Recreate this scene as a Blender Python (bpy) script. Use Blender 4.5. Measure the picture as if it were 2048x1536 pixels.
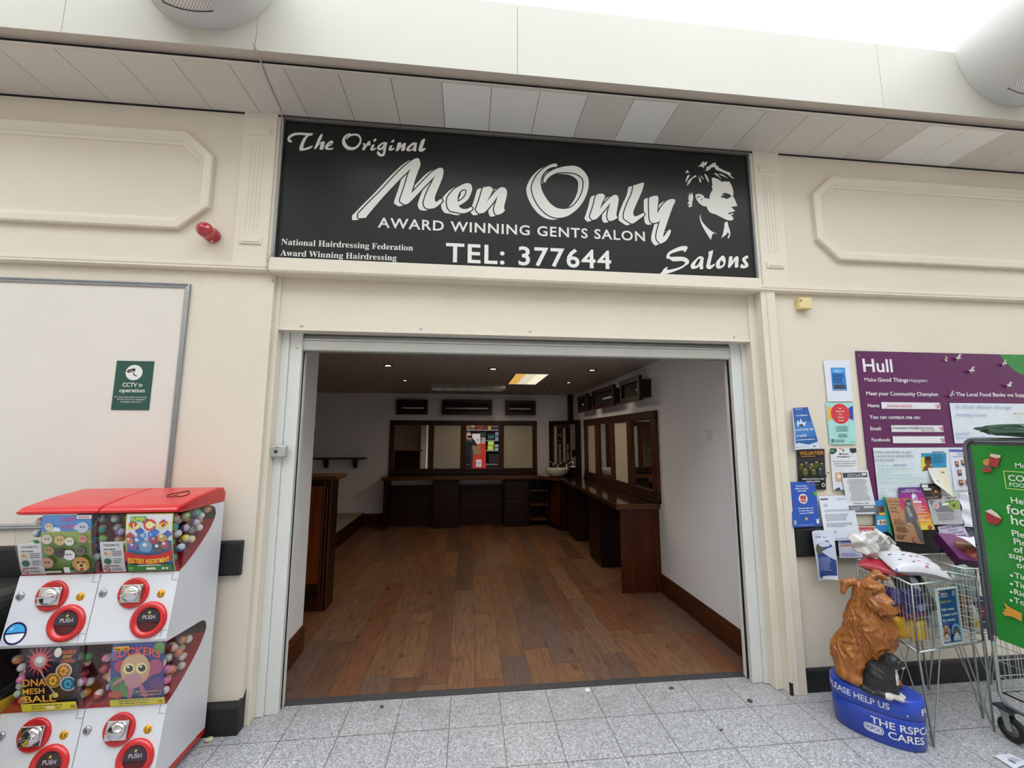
import bpy, bmesh, math, random
import numpy as np
from mathutils import Vector, Matrix
PI = math.pi
scene = bpy.context.scene
for _o in list(bpy.data.objects): bpy.data.objects.remove(_o)
COL = scene.collection

# ---------------------------------------------------------------- camera
FPX, EYE = 822.8, 1.625
RW = np.array([[0.99451942, -0.10455061, 0.00053938], [0.01364515, 0.12467881, -0.99210332], [0.10365775, 0.98667338, 0.1254221]])
_cd = bpy.data.cameras.new('camera'); CAM = bpy.data.objects.new('camera', _cd); COL.objects.link(CAM)
_cd.sensor_fit = 'HORIZONTAL'; _cd.sensor_width = 36.0; _cd.lens = 36.0 * FPX / 2048; _cd.clip_start = 0.02; _cd.clip_end = 200
_m = Matrix((RW[0], -RW[1], -RW[2])).transposed().to_4x4(); _m.translation = (0, 0, EYE); CAM.matrix_world = _m
scene.camera = CAM

# ---------------------------------------------------------------- light and exposure
scene.view_settings.view_transform = 'Standard'; scene.view_settings.look = 'None'
scene.view_settings.exposure = 0.68; scene.view_settings.gamma = 1.0; scene.view_settings.use_curve_mapping = False
scene.cycles.max_bounces = 10; scene.cycles.diffuse_bounces = 6; scene.cycles.glossy_bounces = 5; scene.cycles.transparent_max_bounces = 24
scene.cycles.use_denoising = True; scene.cycles.caustics_reflective = False; scene.cycles.caustics_refractive = False
scene.cycles.sample_clamp_indirect = 4.0
WORLD = bpy.data.worlds.new('overcast_sky'); scene.world = WORLD; WORLD.use_nodes = True
WORLD.node_tree.nodes['Background'].inputs[0].default_value = (0.88, 0.95, 1.03, 1); WORLD.node_tree.nodes['Background'].inputs[1].default_value = 3.3

ROOF_Y, ROOF_Z = -4.6, 9.0

# ---------------------------------------------------------------- helpers
def ray(x, y): return RW.T @ np.array([(x - 1024) / FPX, (y - 768) / FPX, 1.0])
def px(x, y, ax, val):
    """The world point that the photograph's pixel (x, y) shows on the plane: axis ax = val."""
    d = ray(x, y); o = np.array([0, 0, EYE]); t = (val - o[ax]) / d[ax]
    return Vector(o + t * d)
def lin(c):
    if isinstance(c, str): c = tuple(int(c[i:i + 2], 16) / 255 for i in (0, 2, 4))
    return tuple(x / 12.92 if x <= 0.04045 else ((x + 0.055) / 1.055) ** 2.4 for x in c[:3])

class NT:
    def __init__(s, name):
        s.m = bpy.data.materials.new(name); s.m.use_nodes = True; s.t = s.m.node_tree
        s.b = s.t.nodes['Principled BSDF']; s.out = s.t.nodes['Material Output']
    def n(s, typ, props=None, **ins):
        nd = s.t.nodes.new(typ)
        for k, v in (props or {}).items(): setattr(nd, k, v)
        for k, v in ins.items():
            k2 = int(k[1:]) if k[0] == 'i' and k[1:].isdigit() else k.replace('_', ' ')
            s.put(nd.inputs[k2], v)
        return nd
    def put(s, sock, v):
        if isinstance(v, bpy.types.NodeSocket): s.t.links.new(v, sock)
        elif isinstance(v, bpy.types.Node): s.t.links.new(v.outputs[0], sock)
        else:
            if sock.type == 'RGBA' and len(v) == 3: v = (*v, 1)
            sock.default_value = v
    def math(s, op, a, b=0.0, c=None):
        kw = dict(i0=a, i1=b)
        if c is not None: kw['i2'] = c
        return s.n('ShaderNodeMath', {'operation': op}, **kw).outputs[0]
    def mix(s, f, a, b, blend='MIX'):
        nd = s.n('ShaderNodeMix', {'data_type': 'RGBA', 'blend_type': blend})
        s.put(nd.inputs[0], f); s.put(nd.inputs[6], a); s.put(nd.inputs[7], b); return nd.outputs[2]
    def obj(s): return s.n('ShaderNodeTexCoord').outputs['Object']
    def mapping(s, vec, scale=(1, 1, 1), loc=(0, 0, 0), rot=(0, 0, 0)):
        return s.n('ShaderNodeMapping', Vector=vec, Scale=scale, Location=loc, Rotation=rot).outputs[0]
    def noise(s, vec, scale, detail=3, rough=.55): return s.n('ShaderNodeTexNoise', Vector=vec, Scale=scale, Detail=detail, Roughness=rough)
    def ramp(s, f, stops):
        nd = s.n('ShaderNodeValToRGB'); cr = nd.color_ramp
        while len(cr.elements) < len(stops): cr.elements.new(.5)
        for e, (p, c) in zip(cr.elements, stops): e.position = p; e.color = (*c, 1)
        s.put(nd.inputs[0], f); return nd.outputs[0]
    def bump(s, h, strength=.2, dist=.01):
        s.put(s.b.inputs['Normal'], s.n('ShaderNodeBump', Strength=strength, Distance=dist, Height=h).outputs[0])
    def set(s, **k):
        for a, v in k.items(): s.put(s.b.inputs[a.replace('_', ' ')], v)
        return s

MATS = {}
def mat(name, col, rough=.5, metal=0.0, var=.05, scale=6.0, bump=0.0, bscale=60.0, spec=.5, coat=0.0, dirt=None):
    """Painted / plastic / metal surface: colour with a slight mottling, optional bump and scuffs."""
    if name in MATS: return MATS[name]
    s = NT(name); c = lin(col); v = s.obj()
    nz = s.noise(v, scale, 4).outputs[0]
    a = tuple(x * (1 - var) for x in c); b = tuple(min(1, x * (1 + var)) for x in c)
    base = s.ramp(nz, [(.3, a), (.7, b)])
    if dirt:
        d2 = s.noise(s.mapping(v, (1, 1, .45)), 5.0, 8, .7).outputs[0]
        base = s.mix(s.ramp(d2, [(.56, (0, 0, 0)), (.74, (dirt[1],) * 3)]), base, lin(dirt[0]))
    s.set(Base_Color=base, Roughness=rough, Metallic=metal, Specular_IOR_Level=spec, Coat_Weight=coat)
    if bump: s.bump(s.noise(v, bscale, 3).outputs[0], bump)
    MATS[name] = s.m; return s.m
def flat(col, rough=.55):
    """Printed colour on paper or card."""
    key = 'print_' + (col if isinstance(col, str) else '%02x%02x%02x' % tuple(int(x * 255) for x in col)) + ('' if rough == .55 else '_%d' % int(rough * 100))
    return mat(key, col, rough, 0, .03, 30)
def emit(name, col, power):
    if name in MATS: return MATS[name]
    s = NT(name); nz = s.noise(s.obj(), 9.0).outputs[0]
    s.set(Base_Color=lin(col), Emission_Color=s.ramp(nz, [(0, tuple(.95 * x for x in lin(col))), (1, lin(col))]), Emission_Strength=power)
    MATS[name] = s.m; return s.m
def wood(name, dark, light, axis=2, scale=1.0, rough=.42, coat=.0, spec=.3):
    if name in MATS: return MATS[name]
    s = NT(name); st = [14 * scale] * 3; st[axis] = 1.3 * scale
    v = s.mapping(s.obj(), tuple(st)); w = s.noise(v, 1.6, 6, .6); w2 = s.noise(v, 7.0, 3, .6)
    f = s.math('ADD', s.math('MULTIPLY', w.outputs[0], .7), s.math('MULTIPLY', w2.outputs[0], .3))
    s.set(Base_Color=s.ramp(f, [(.32, lin(dark)), (.68, lin(light))]), Roughness=rough, Coat_Weight=coat, Specular_IOR_Level=spec)
    s.bump(f, .08, .004); MATS[name] = s.m; return s.m
def clear(name, tint=(1, 1, 1), alpha=.12, rough=.04):
    """Thin clear plastic: mostly see-through, glossy where it catches the light."""
    if name in MATS: return MATS[name]
    s = NT(name); tr = s.n('ShaderNodeBsdfTransparent', Color=tint); nz = s.noise(s.obj(), 20.0).outputs[0]
    gl = s.n('ShaderNodeBsdfGlossy', Color=(1, 1, 1), Roughness=s.math('MULTIPLY_ADD', nz, .03, rough))
    fc = s.n('ShaderNodeLayerWeight', Blend=.5).outputs['Facing']; f = s.math('MULTIPLY_ADD', s.math('POWER', fc, 5.0), .9, .03 + alpha * .3)
    mx = s.n('ShaderNodeMixShader', i0=f, i1=tr.outputs[0], i2=gl.outputs[0]); s.t.links.new(mx.outputs[0], s.out.inputs[0])
    MATS[name] = s.m; return s.m

class MB:
    """Collects shapes and links them as ONE mesh object."""
    def __init__(s): s.v = []; s.f = []; s.mi = []; s.sm = []; s.mats = []; s.M = None
    def m(s, mt):
        if mt not in s.mats: s.mats.append(mt)
        return s.mats.index(mt)
    def add(s, vs, fs, mt, smooth=False):
        o = len(s.v); k = s.m(mt)
        for p in vs:
            p = Vector(p); s.v.append(s.M @ p if s.M is not None else p)
        for f in fs: s.f.append(tuple(o + i for i in f)); s.mi.append(k); s.sm.append(smooth)
        return s
    def bm(s, b, mt, smooth=False):
        b.verts.ensure_lookup_table(); b.verts.index_update()
        s.add([v.co.copy() for v in b.verts], [[v.index for v in f.verts] for f in b.faces], mt, smooth); b.free(); return s
    def box(s, x0, x1, y0, y1, z0, z1, mt, bev=0.0, seg=2):
        x0, x1 = min(x0, x1), max(x0, x1); y0, y1 = min(y0, y1), max(y0, y1); z0, z1 = min(z0, z1), max(z0, z1)
        P = [(x0, y0, z0), (x1, y0, z0), (x1, y1, z0), (x0, y1, z0), (x0, y0, z1), (x1, y0, z1), (x1, y1, z1), (x0, y1, z1)]
        F = [(0, 3, 2, 1), (4, 5, 6, 7), (0, 1, 5, 4), (1, 2, 6, 5), (2, 3, 7, 6), (3, 0, 4, 7)]
        if bev <= 0: return s.add(P, F, mt)
        b = bmesh.new(); vs = [b.verts.new(p) for p in P]
        for f in F: b.faces.new([vs[i] for i in f])
        bmesh.ops.bevel(b, geom=b.edges[:], offset=min(bev, .45 * min(x1 - x0, y1 - y0, z1 - z0)), segments=seg, affect='EDGES', profile=.5)
        return s.bm(b, mt)
    def hexa(s, P, mt, bev=0.0):
        """Box from eight corners: bottom four then top four, each anticlockwise from above."""
        F = [(0, 3, 2, 1), (4, 5, 6, 7), (0, 1, 5, 4), (1, 2, 6, 5), (2, 3, 7, 6), (3, 0, 4, 7)]
        if bev <= 0: return s.add(P, F, mt)
        b = bmesh.new(); vs = [b.verts.new(p) for p in P]
        for f in F: b.faces.new([vs[i] for i in f])
        bmesh.ops.bevel(b, geom=b.edges[:], offset=bev, segments=2, affect='EDGES', profile=.5)
        return s.bm(b, mt)
    def tube(s, pts, r, mt, n=8, closed=False, caps=True):
        pts = [Vector(p) for p in pts]; N = len(pts); R = r if isinstance(r, (list, tuple)) else [r] * N
        vs = []; up = None
        for i, p in enumerate(pts):
            if closed: t = (pts[(i + 1) % N] - pts[i - 1])
            else: t = (pts[min(i + 1, N - 1)] - pts[max(i - 1, 0)])
            t.normalize()
            if up is None: up = Vector((0, 0, 1)) if abs(t.z) < .9 else Vector((1, 0, 0))
            a = (up - t * up.dot(t))
            if a.length < 1e-6: a = Vector((1, 0, 0)) - t * t.x
            a.normalize(); up = a; b = t.cross(a)
            for k in range(n):
                an = 2 * PI * k / n; vs.append(p + (a * math.cos(an) + b * math.sin(an)) * R[i])
        fs = []
        for i in range(N if closed else N - 1):
            j = (i + 1) % N
            for k in range(n): fs.append((i * n + k, i * n + (k + 1) % n, j * n + (k + 1) % n, j * n + k))
        if caps and not closed: fs += [tuple(range(n - 1, -1, -1)), tuple((N - 1) * n + k for k in range(n))]
        return s.add(vs, fs, mt, n > 5)
    def cyl(s, p0, p1, r0, r1, mt, n=24, smooth=True, caps=True): 
        p0, p1 = Vector(p0), Vector(p1); t = (p1 - p0).normalized(); a = Vector((0, 0, 1)) if abs(t.z) < .9 else Vector((1, 0, 0))
        a = (a - t * a.dot(t)).normalized(); b = t.cross(a); vs = []
        for p, r in ((p0, r0), (p1, r1)):
            for k in range(n): an = 2 * PI * k / n; vs.append(p + (a * math.cos(an) + b * math.sin(an)) * r)
        s.add(vs, [(k, (k + 1) % n, n + (k + 1) % n, n + k) for k in range(n)], mt, smooth)
        if caps: s.add(vs, [tuple(range(n - 1, -1, -1)), tuple(range(n, 2 * n))], mt)
        return s
    def lathe(s, prof, c, mt, axis=(0, 0, 1), n=32, smooth=True, sx=1.0, sy=1.0):
        """Revolve (radius, height) pairs about the axis through c."""
        t = Vector(axis).normalized(); a = Vector((1, 0, 0)) if abs(t.x) < .9 else Vector((0, 1, 0))
        a = (a - t * a.dot(t)).normalized(); b = t.cross(a); c = Vector(c); vs = []
        for r, h in prof:
            for k in range(n): an = 2 * PI * k / n; vs.append(c + t * h + (a * math.cos(an) * sx + b * math.sin(an) * sy) * r)
        fs = [(i * n + k, i * n + (k + 1) % n, (i + 1) * n + (k + 1) % n, (i + 1) * n + k) for i in range(len(prof) - 1) for k in range(n)]
        return s.add(vs, fs, mt, smooth)
    def ball(s, c, r, mt, n=16, sc=(1, 1, 1), M=None):
        b = bmesh.new(); bmesh.ops.create_uvsphere(b, u_segments=n, v_segments=max(6, n // 2), radius=r)
        for v in b.verts:
            q = Vector((v.co.x * sc[0], v.co.y * sc[1], v.co.z * sc[2])); q = M @ q if M is not None else q; v.co = q + Vector(c)
        return s.bm(b, mt, True)
    def prism(s, poly, d0, d1, mt, to3, bev=0.0):
        """Extrude a 2-D outline from depth d0 to d1; to3(u, v, d) gives the 3-D point."""
        N = len(poly); vs = [to3(u, v, d0) for u, v in poly] + [to3(u, v, d1) for u, v in poly]
        F = [tuple(range(N)), tuple(range(2 * N - 1, N - 1, -1))] + [(i, N + i, N + (i + 1) % N, (i + 1) % N) for i in range(N)]
        b = bmesh.new(); V = [b.verts.new(p) for p in vs]
        for f in F: b.faces.new([V[i] for i in f])
        bmesh.ops.recalc_face_normals(b, faces=b.faces[:])
        if bev: bmesh.ops.bevel(b, geom=b.edges[:], offset=bev, segments=2, affect='EDGES', profile=.5)
        return s.bm(b, mt)
    def sweep(s, path, prof, mt, to3, closed=False):
        """Sweep a profile (offset to the left of travel, height) along a 2-D path with mitred corners."""
        N = len(path); rows = []
        for i in range(N):
            p = Vector(path[i]); a = Vector(path[i - 1]) if (closed or i > 0) else None; c = Vector(path[(i + 1) % N]) if (closed or i < N - 1) else None
            d0 = (p - a).normalized() if a is not None else None; d1 = (c - p).normalized() if c is not None else None
            d0 = d0 or d1; d1 = d1 or d0
            n0 = Vector((-d0.y, d0.x)); n1 = Vector((-d1.y, d1.x)); nn = (n0 + n1).normalized(); k = 1 / max(.3, nn.dot(n0))
            rows.append([to3(p.x + nn.x * o * k, p.y + nn.y * o * k, h) for o, h in prof])
        K = len(prof); vs = [q for r in rows for q in r]
        fs = [(i * K + k, i * K + k + 1, ((i + 1) % N) * K + k + 1, ((i + 1) % N) * K + k) for i in range(N if closed else N - 1) for k in range(K - 1)]
        return s.add(vs, fs, mt)
    def build(s, name, parent=None, label=None, kind=None, loc=None):
        me = bpy.data.meshes.new(name)
        if loc is None: loc = Vector((0, 0, 0))
        off = Vector(loc)
        par = Vector((0, 0, 0))
        if parent is not None: par = WLOC.get(parent.name, Vector((0, 0, 0)))
        me.from_pydata([tuple(v - off) for v in s.v], [], s.f)
        me.polygons.foreach_set('material_index', s.mi); me.polygons.foreach_set('use_smooth', s.sm)
        for mt in s.mats: me.materials.append(mt)
        me.update(); o = bpy.data.objects.new(name, me); COL.objects.link(o); o.location = off - par; WLOC[o.name] = off
        if parent is not None: o.parent = parent
        if label: o['label'] = label
        if kind: o['kind'] = kind
        return o
WLOC = {}
def struct(name, mb): return mb.build(name, kind='structure')
def thing(name, label, cat, loc=(0, 0, 0), group=None):
    """An Empty at the thing's base that parents its parts."""
    o = bpy.data.objects.new(name, None); COL.objects.link(o); o.location = loc; o.empty_display_size = .1; WLOC[o.name] = Vector(loc)
    return tag(o, label, cat, group)
def tag(o, label, cat, group=None):
    o['label'] = label; o['category'] = cat
    if group: o['group'] = group
    return o
def XZ(y, s=-1.0): return lambda u, v, d: (u, y + s * d, v)      # wall plane: u = x, v = z, depth towards the camera

# ---- lettering: outlines of letters as flat faces
FD = bpy.utils.system_resource('DATAFILES', path='fonts') or ''
def _font(n):
    try: return bpy.data.fonts.load(FD + '/' + n)
    except Exception: return None
FONTS = {'gill': None, 'open': _font('NotoSansHebrew-Regular.woff2') or _font('NotoSansHebrew-VariableFont_wdth,wght.woff2'), 'math': _font('NotoSansMath-Regular.woff2')}
def serif(t):
    return ''.join(chr(0x1D400 + ord(c) - 65) if 'A' <= c <= 'Z' else chr(0x1D41A + ord(c) - 97) if 'a' <= c <= 'z' else chr(0x1D7CE + ord(c) - 48) if '0' <= c <= '9' else c for c in t) if FONTS['math'] else t
_TC = {}
def letters(body, font='gill', bold=0.0, shear=0.0, spacing=1.0):
    """(vertices, faces) of a line of text whose capital height is about 0.7."""
    k = (body, font, bold, shear, spacing)
    if k in _TC: return _TC[k]
    if font == 'open' and bold: font, bold = 'gill', min(bold, .016)
    c = bpy.data.curves.new('t', 'FONT'); c.body = serif(body) if font == 'math' else body; c.size = 1; c.offset = bold; c.shear = shear; c.space_character = spacing; c.resolution_u = 3
    f = FONTS.get(font)
    if f: c.font = f
    o = bpy.data.objects.new('t', c); me = bpy.data.meshes.new_from_object(o)
    r = (np.array([v.co[:2] for v in me.vertices]) if len(me.vertices) else np.zeros((0, 2)), [tuple(p.vertices) for p in me.polygons])
    bpy.data.objects.remove(o); bpy.data.curves.remove(c); bpy.data.meshes.remove(me); _TC[k] = r; return r
def spline(txt, sc=1.0, ox=0.0, oy=0.0, sub=5):
    """Traced outline: 'x,y x,y* ...' with * for a corner; the rest is rounded."""
    P = []; cn = []
    for t in txt.split():
        cn.append(t.endswith('*')); a, b = t.rstrip('*').split(','); P.append((float(a) / sc + ox, float(b) / sc + oy))
    P = np.array(P); N = len(P); out = []
    for i in range(N):
        p0, p1, p2, p3 = P[i - 1], P[i], P[(i + 1) % N], P[(i + 2) % N]
        m1 = np.zeros(2) if cn[i] else (p2 - p0) / 2; m2 = np.zeros(2) if cn[(i + 1) % N] else (p3 - p1) / 2
        if cn[i]: m1 = (p2 - p1) * .6
        if cn[(i + 1) % N]: m2 = (p2 - p1) * .6
        L = np.linalg.norm(p2 - p1)
        for q in (m1, m2):
            l = np.linalg.norm(q)
            if l > 1.3 * L: q *= 1.3 * L / l
        for k in range(sub):
            t = k / sub; h = (2 * t**3 - 3 * t**2 + 1, t**3 - 2 * t**2 + t, -2 * t**3 + 3 * t**2, t**3 - t**2)
            out.append(h[0] * p1 + h[1] * m1 + h[2] * p2 + h[3] * m2)
    return np.array(out)
def fill(loops, grow=0.0):
    """Faces of a filled outline with holes (even-odd), grown outwards by grow."""
    c = bpy.data.curves.new('t', 'CURVE'); c.dimensions = '2D'; c.fill_mode = 'BOTH'; c.offset = grow
    for L in loops:
        s = c.splines.new('POLY'); s.points.add(len(L) - 1); s.use_cyclic_u = True
        for i, p in enumerate(L): s.points[i].co = (p[0], p[1], 0, 1)
    o = bpy.data.objects.new('t', c); me = bpy.data.meshes.new_from_object(o)
    r = (np.array([v.co[:2] for v in me.vertices]) if len(me.vertices) else np.zeros((0, 2)), [tuple(p.vertices) for p in me.polygons])
    bpy.data.objects.remove(o); bpy.data.curves.remove(c); bpy.data.meshes.remove(me); return r
# ================================================================ materials of the setting
CREAM = mat('cream_paint', 'd6ccbc', .5, 0, .025, 1.6, .03, 90, dirt=('c6baa8', .22))
CREAM2 = mat('cream_trim_paint', 'd9d0c0', .42, 0, .025, 2.5, .02, 90, dirt=('c8bda8', .2))
GUIDEP = mat('off_white_coated_steel', 'd3d3cf', .35, 0, .02, 3, dirt=('b9b8ae', .3))
WHITEP = mat('white_fascia_paint', 'c0bcb1', .5, 0, .02, 2)
SHOPW = mat('grey_white_shop_wall', 'e4e3e7', .6, 0, .02, 2.2, .05, 50, dirt=('b8b2ad', .12))
TAUPE = mat('underside_shade', 'c4b7a8', .6, 0, .04, 3)  # taupe stands for shade on the fascia's downward face
BLACKG = mat('gap_shade', '0c0b0d', .8, 0, .1, 5)  # near-black paints in the shade of gaps and open boxes
RUBBER = mat('black_rubber', '141416', .55, 0, .25, 7, .25, 40, dirt=('2b2a28', .5))
SKIRT = wood('brown_skirting_wood', '2e1405', '5a2d0f', 1, .8)
DARKW = wood('dark_stained_wood', '150703', '30150a', 2, 1.0)
DARKX = wood('dark_stained_wood_rail', '1a0a05', '3a1c0e', 0, 1.0)
MIDX = wood('brown_wood_rail', '38200c', '6a4220', 0, 1.0)  # lightened to carry the highlight along the worktop's front edge
DARKY = wood('dark_stained_wood_side_rail', '1c0b05', '3c1d0e', 1, 1.0)
MIDW = wood('warm_brown_wood', '301304', '59280b', 2, .8)
ALU = mat('brushed_aluminium', 'a9abae', .35, .85, .06, 30)
CHROME = mat('chrome', 'd8dadc', .08, 1, .02, 10)
STEEL = mat('zinc_wire', 'aeb6b4', .35, .8, .1, 30)

def tile_floor():
    s = NT('terrazzo_tiles'); v = s.obj(); sp = s.n('ShaderNodeSeparateXYZ', Vector=v)
    T = .3003
    def grid(c, off):
        f = s.math('FRACT', s.math('MULTIPLY_ADD', c, 1 / T, -off / T)); return s.math('MINIMUM', f, s.math('SUBTRACT', 1.0, f))
    X0, Y0 = .5146, 2.5485
    g = s.math('MINIMUM', grid(sp.outputs[0], X0), grid(sp.outputs[1], Y0))
    joint = s.math('LESS_THAN', g, .0085)
    cx = s.math('FLOOR', s.math('MULTIPLY_ADD', sp.outputs[0], 1 / T, -X0 / T)); cy = s.math('FLOOR', s.math('MULTIPLY_ADD', sp.outputs[1], 1 / T, -Y0 / T))
    wn = s.n('ShaderNodeTexWhiteNoise', {'noise_dimensions': '2D'}, Vector=s.n('ShaderNodeCombineXYZ', X=cx, Y=cy).outputs[0]).outputs['Value']
    ch = s.n('ShaderNodeTexVoronoi', {'feature': 'F1'}, Vector=v, Scale=150.0)
    chip = s.n('ShaderNodeSeparateColor', i0=ch.outputs['Color']).outputs[0]
    base = s.ramp(chip, [(0, lin('7d7d7e')), (.45, lin('a2a2a4')), (.8, lin('b3b3b6')), (1, lin('cbcbce'))])
    base = s.mix(s.math('MULTIPLY_ADD', wn, .16, 0.0), base, lin('9c9ba0'))
    dn = s.noise(v, 1.7, 6, .65).outputs[0]
    base = s.mix(s.ramp(dn, [(.5, (0, 0, 0)), (.72, (.3, .3, .3))]), base, lin('8f8b86'))
    # scuffed dirt kept along the shop threshold where nobody mops
    edge = s.n('ShaderNodeMapRange', {'clamp': True}, i0=sp.outputs[1], i1=2.45, i2=2.86, i3=0.0, i4=.6).outputs[0]
    dirt = s.math('MULTIPLY', edge, s.ramp(s.noise(v, 7.0, 5, .6).outputs[0], [(.35, (0, 0, 0)), (.75, (1, 1, 1))]))
    base = s.mix(dirt, base, lin('7d776d'))
    base = s.mix(s.math('MULTIPLY', joint, .85), base, lin('56534d'))
    s.set(Base_Color=base, Roughness=s.math('MULTIPLY_ADD', dn, .25, .3)); s.bump(s.math('MULTIPLY', joint, -1.0), .3, .002)
    return s.m
def plank_floor():
    s = NT('vinyl_wood_planks'); v = s.obj(); sp = s.n('ShaderNodeSeparateXYZ', Vector=v); W, L = .187, 1.05
    u = s.math('MULTIPLY_ADD', sp.outputs[0], 1 / W, .62); col = s.math('FLOOR', u); fu = s.math('FRACT', u)
    sh = s.n('ShaderNodeTexWhiteNoise', {'noise_dimensions': '1D'}, W=col).outputs['Value']
    w = s.math('ADD', s.math('MULTIPLY', sp.outputs[1], 1 / L), sh); row = s.math('FLOOR', w); fw = s.math('FRACT', w)
    rn = s.n('ShaderNodeTexWhiteNoise', {'noise_dimensions': '2D'}, Vector=s.n('ShaderNodeCombineXYZ', X=col, Y=row).outputs[0])
    tone = s.ramp(rn.outputs['Value'], [(0, lin('563f34')), (.18, lin('6c4f38')), (.42, lin('7a5940')), (.62, lin('73482f')), (.78, lin('5f4b44')), (1, lin('836246'))])
    off = s.n('ShaderNodeCombineXYZ', X=s.math('MULTIPLY', rn.outputs['Value'], 37.0), Y=s.math('MULTIPLY', sh, 11.0))
    vv = s.n('ShaderNodeVectorMath', {'operation': 'ADD'}, i0=v, i1=off.outputs[0]).outputs[0]
    gr = s.noise(s.mapping(vv, (26, 2.2, 1)), 2.0, 7, .65).outputs[0]; bl = s.noise(s.mapping(vv, (4.5, 1.6, 1)), 1.6, 4, .6).outputs[0]
    base = s.mix(s.ramp(gr, [(.36, (.62, .62, .62)), (.56, (0, 0, 0))]), tone, lin('4d3220'))
    base = s.mix(s.ramp(bl, [(.55, (0, 0, 0)), (.75, (.55, .55, .55))]), base, lin('875730'))
    base = s.mix(s.ramp(s.noise(s.mapping(vv, (7, 4, 1)), 1.3, 3, .5).outputs[0], [(.62, (0, 0, 0)), (.76, (.85, .85, .85))]), base, lin('46291b'))
    eu = s.math('MINIMUM', fu, s.math('SUBTRACT', 1.0, fu)); ew = s.math('MINIMUM', fw, s.math('SUBTRACT', 1.0, fw))
    jn = s.math('MAXIMUM', s.math('LESS_THAN', eu, .011), s.math('LESS_THAN', ew, .0025))
    base = s.mix(s.math('MULTIPLY', jn, .6), base, lin('2c1a10'))
    s.set(Base_Color=base, Roughness=s.math('MULTIPLY_ADD', gr, .2, .42), Specular_IOR_Level=.28)
    return s.m
def soffit_mat():
    s = NT('ceiling_plank_metal'); rnd = s.n('ShaderNodeNewGeometry').outputs['Random Per Island']
    s.set(Base_Color=s.ramp(rnd, [(0, lin('cfc8bd')), (.82, lin('d6cfc5')), (.86, lin('e8e4dc')), (1, lin('eae7e0'))]), Roughness=.45); return s.m
def shop_ceiling():
    s = NT('shop_ceiling_tiles'); v = s.obj(); sp = s.n('ShaderNodeSeparateXYZ', Vector=v)
    def g(c, o, T): f = s.math('FRACT', s.math('MULTIPLY_ADD', c, 1 / T, o)); return s.math('MULTIPLY', s.math('MINIMUM', f, s.math('SUBTRACT', 1.0, f)), T)
    j = s.math('LESS_THAN', s.math('MINIMUM', g(sp.outputs[0], .0, .61), g(sp.outputs[1], .33, 1.2)), .004)
    nz = s.noise(v, 3.0, 4).outputs[0]
    base = s.ramp(nz, [(.3, lin('a69a92')), (.7, lin('b0a59c'))]); base = s.mix(s.math('MULTIPLY', j, .45), base, lin('4a3f39'))
    s.set(Base_Color=base, Roughness=.7); return s.m

# ================================================================ the mall side
W0, WU = 2.65, 2.63                    # front wall: lower face and upper face
struct('floor', MB().box(-7, 9, -7, 2.852, -.12, 0, tile_floor()))
struct('floor_shop', MB().box(-3.4, 2.2, 2.852, 8.2, -.12, 0, plank_floor()))
struct('trim_threshold', MB().box(-1.12, 1.93, 2.848, 2.905, 0, .006, mat('charcoal_threshold', '3c3b3e', .5, 0, .12, 20, .2, 200), .002))
struct('wall_front_left', MB().box(-7, -1.238, W0, 2.95, 0, 2.67, CREAM).box(-7, -1.262, WU, 2.95, 2.66, 3.9, CREAM))
struct('wall_front_right', MB().box(2.075, 9, W0, 2.95, 0, 2.67, CREAM).box(2.0535, 9, WU, 2.95, 2.66, 3.9, CREAM))
b = MB().box(-1.262, 2.052, 2.652, 2.95, 2.66, 3.9, CREAM2)
b.box(-1.215, 2.0, 2.70, 2.95, 2.30, 2.67, CREAM).box(-1.215, 2.0, 2.688, 2.78, 2.294, 2.312, CREAM2)
for q, sz in (((603, 651), .012), ((842, 657), .01), ((1060, 662), .01), ((1468, 673), .012)):
    p = px(*q, 1, 2.699)
    b.tube([(p.x + sz * (-.8 + 1.6 * k / 6), 2.6995, p.z + sz * (.5 - 1.5 * abs(math.sin(k * 1.3 + q[0])))) for k in range(7)], .0016, mat('pencil_grey', '77726a', .8), 4)
struct('wall_header', b)
b = MB().box(-1.24, -1.212, 2.686, 2.95, 0, 2.66, CREAM2, .004); struct('trim_jamb_left', b)
b = MB().box(1.998, 2.052, 2.684, 2.95, 0, 2.66, CREAM2, .006)
b.box(2.05, 2.16, 2.618, 2.70, 0, 2.655, CREAM2, .004).box(2.09, 2.094, 2.612, 2.63, 0, 2.65, CREAM2)
b.box(2.046, 2.062, 2.6165, 2.63, .004, .075, mat('chipped_black', '17181a', .8, 0, .2, 30))
struct('trim_jamb_right', b)
# ledge under the sign and the moulding that carries on along both walls
def ledge(name, x0, x1, y, prof):
    struct(name, MB().prism([(yy, zz) for yy, zz in prof], x0, x1, CREAM2, lambda u, v, d: (d, u, v), .0015))
ledge('trim_sign_ledge', -1.258, 2.046, 0, [(2.596, 2.735), (2.596, 2.655), (2.604, 2.642), (2.70, 2.642), (2.70, 2.735)])
LP = [(2.612, 2.70), (2.612, 2.676), (2.618, 2.668), (2.606, 2.664), (2.606, 2.655), (2.622, 2.644), (2.66, 2.644), (2.66, 2.70)]
ledge('trim_moulding_left', -7, -1.26, 0, LP); ledge('trim_moulding_right', 2.048, 9, 0, LP)
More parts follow.
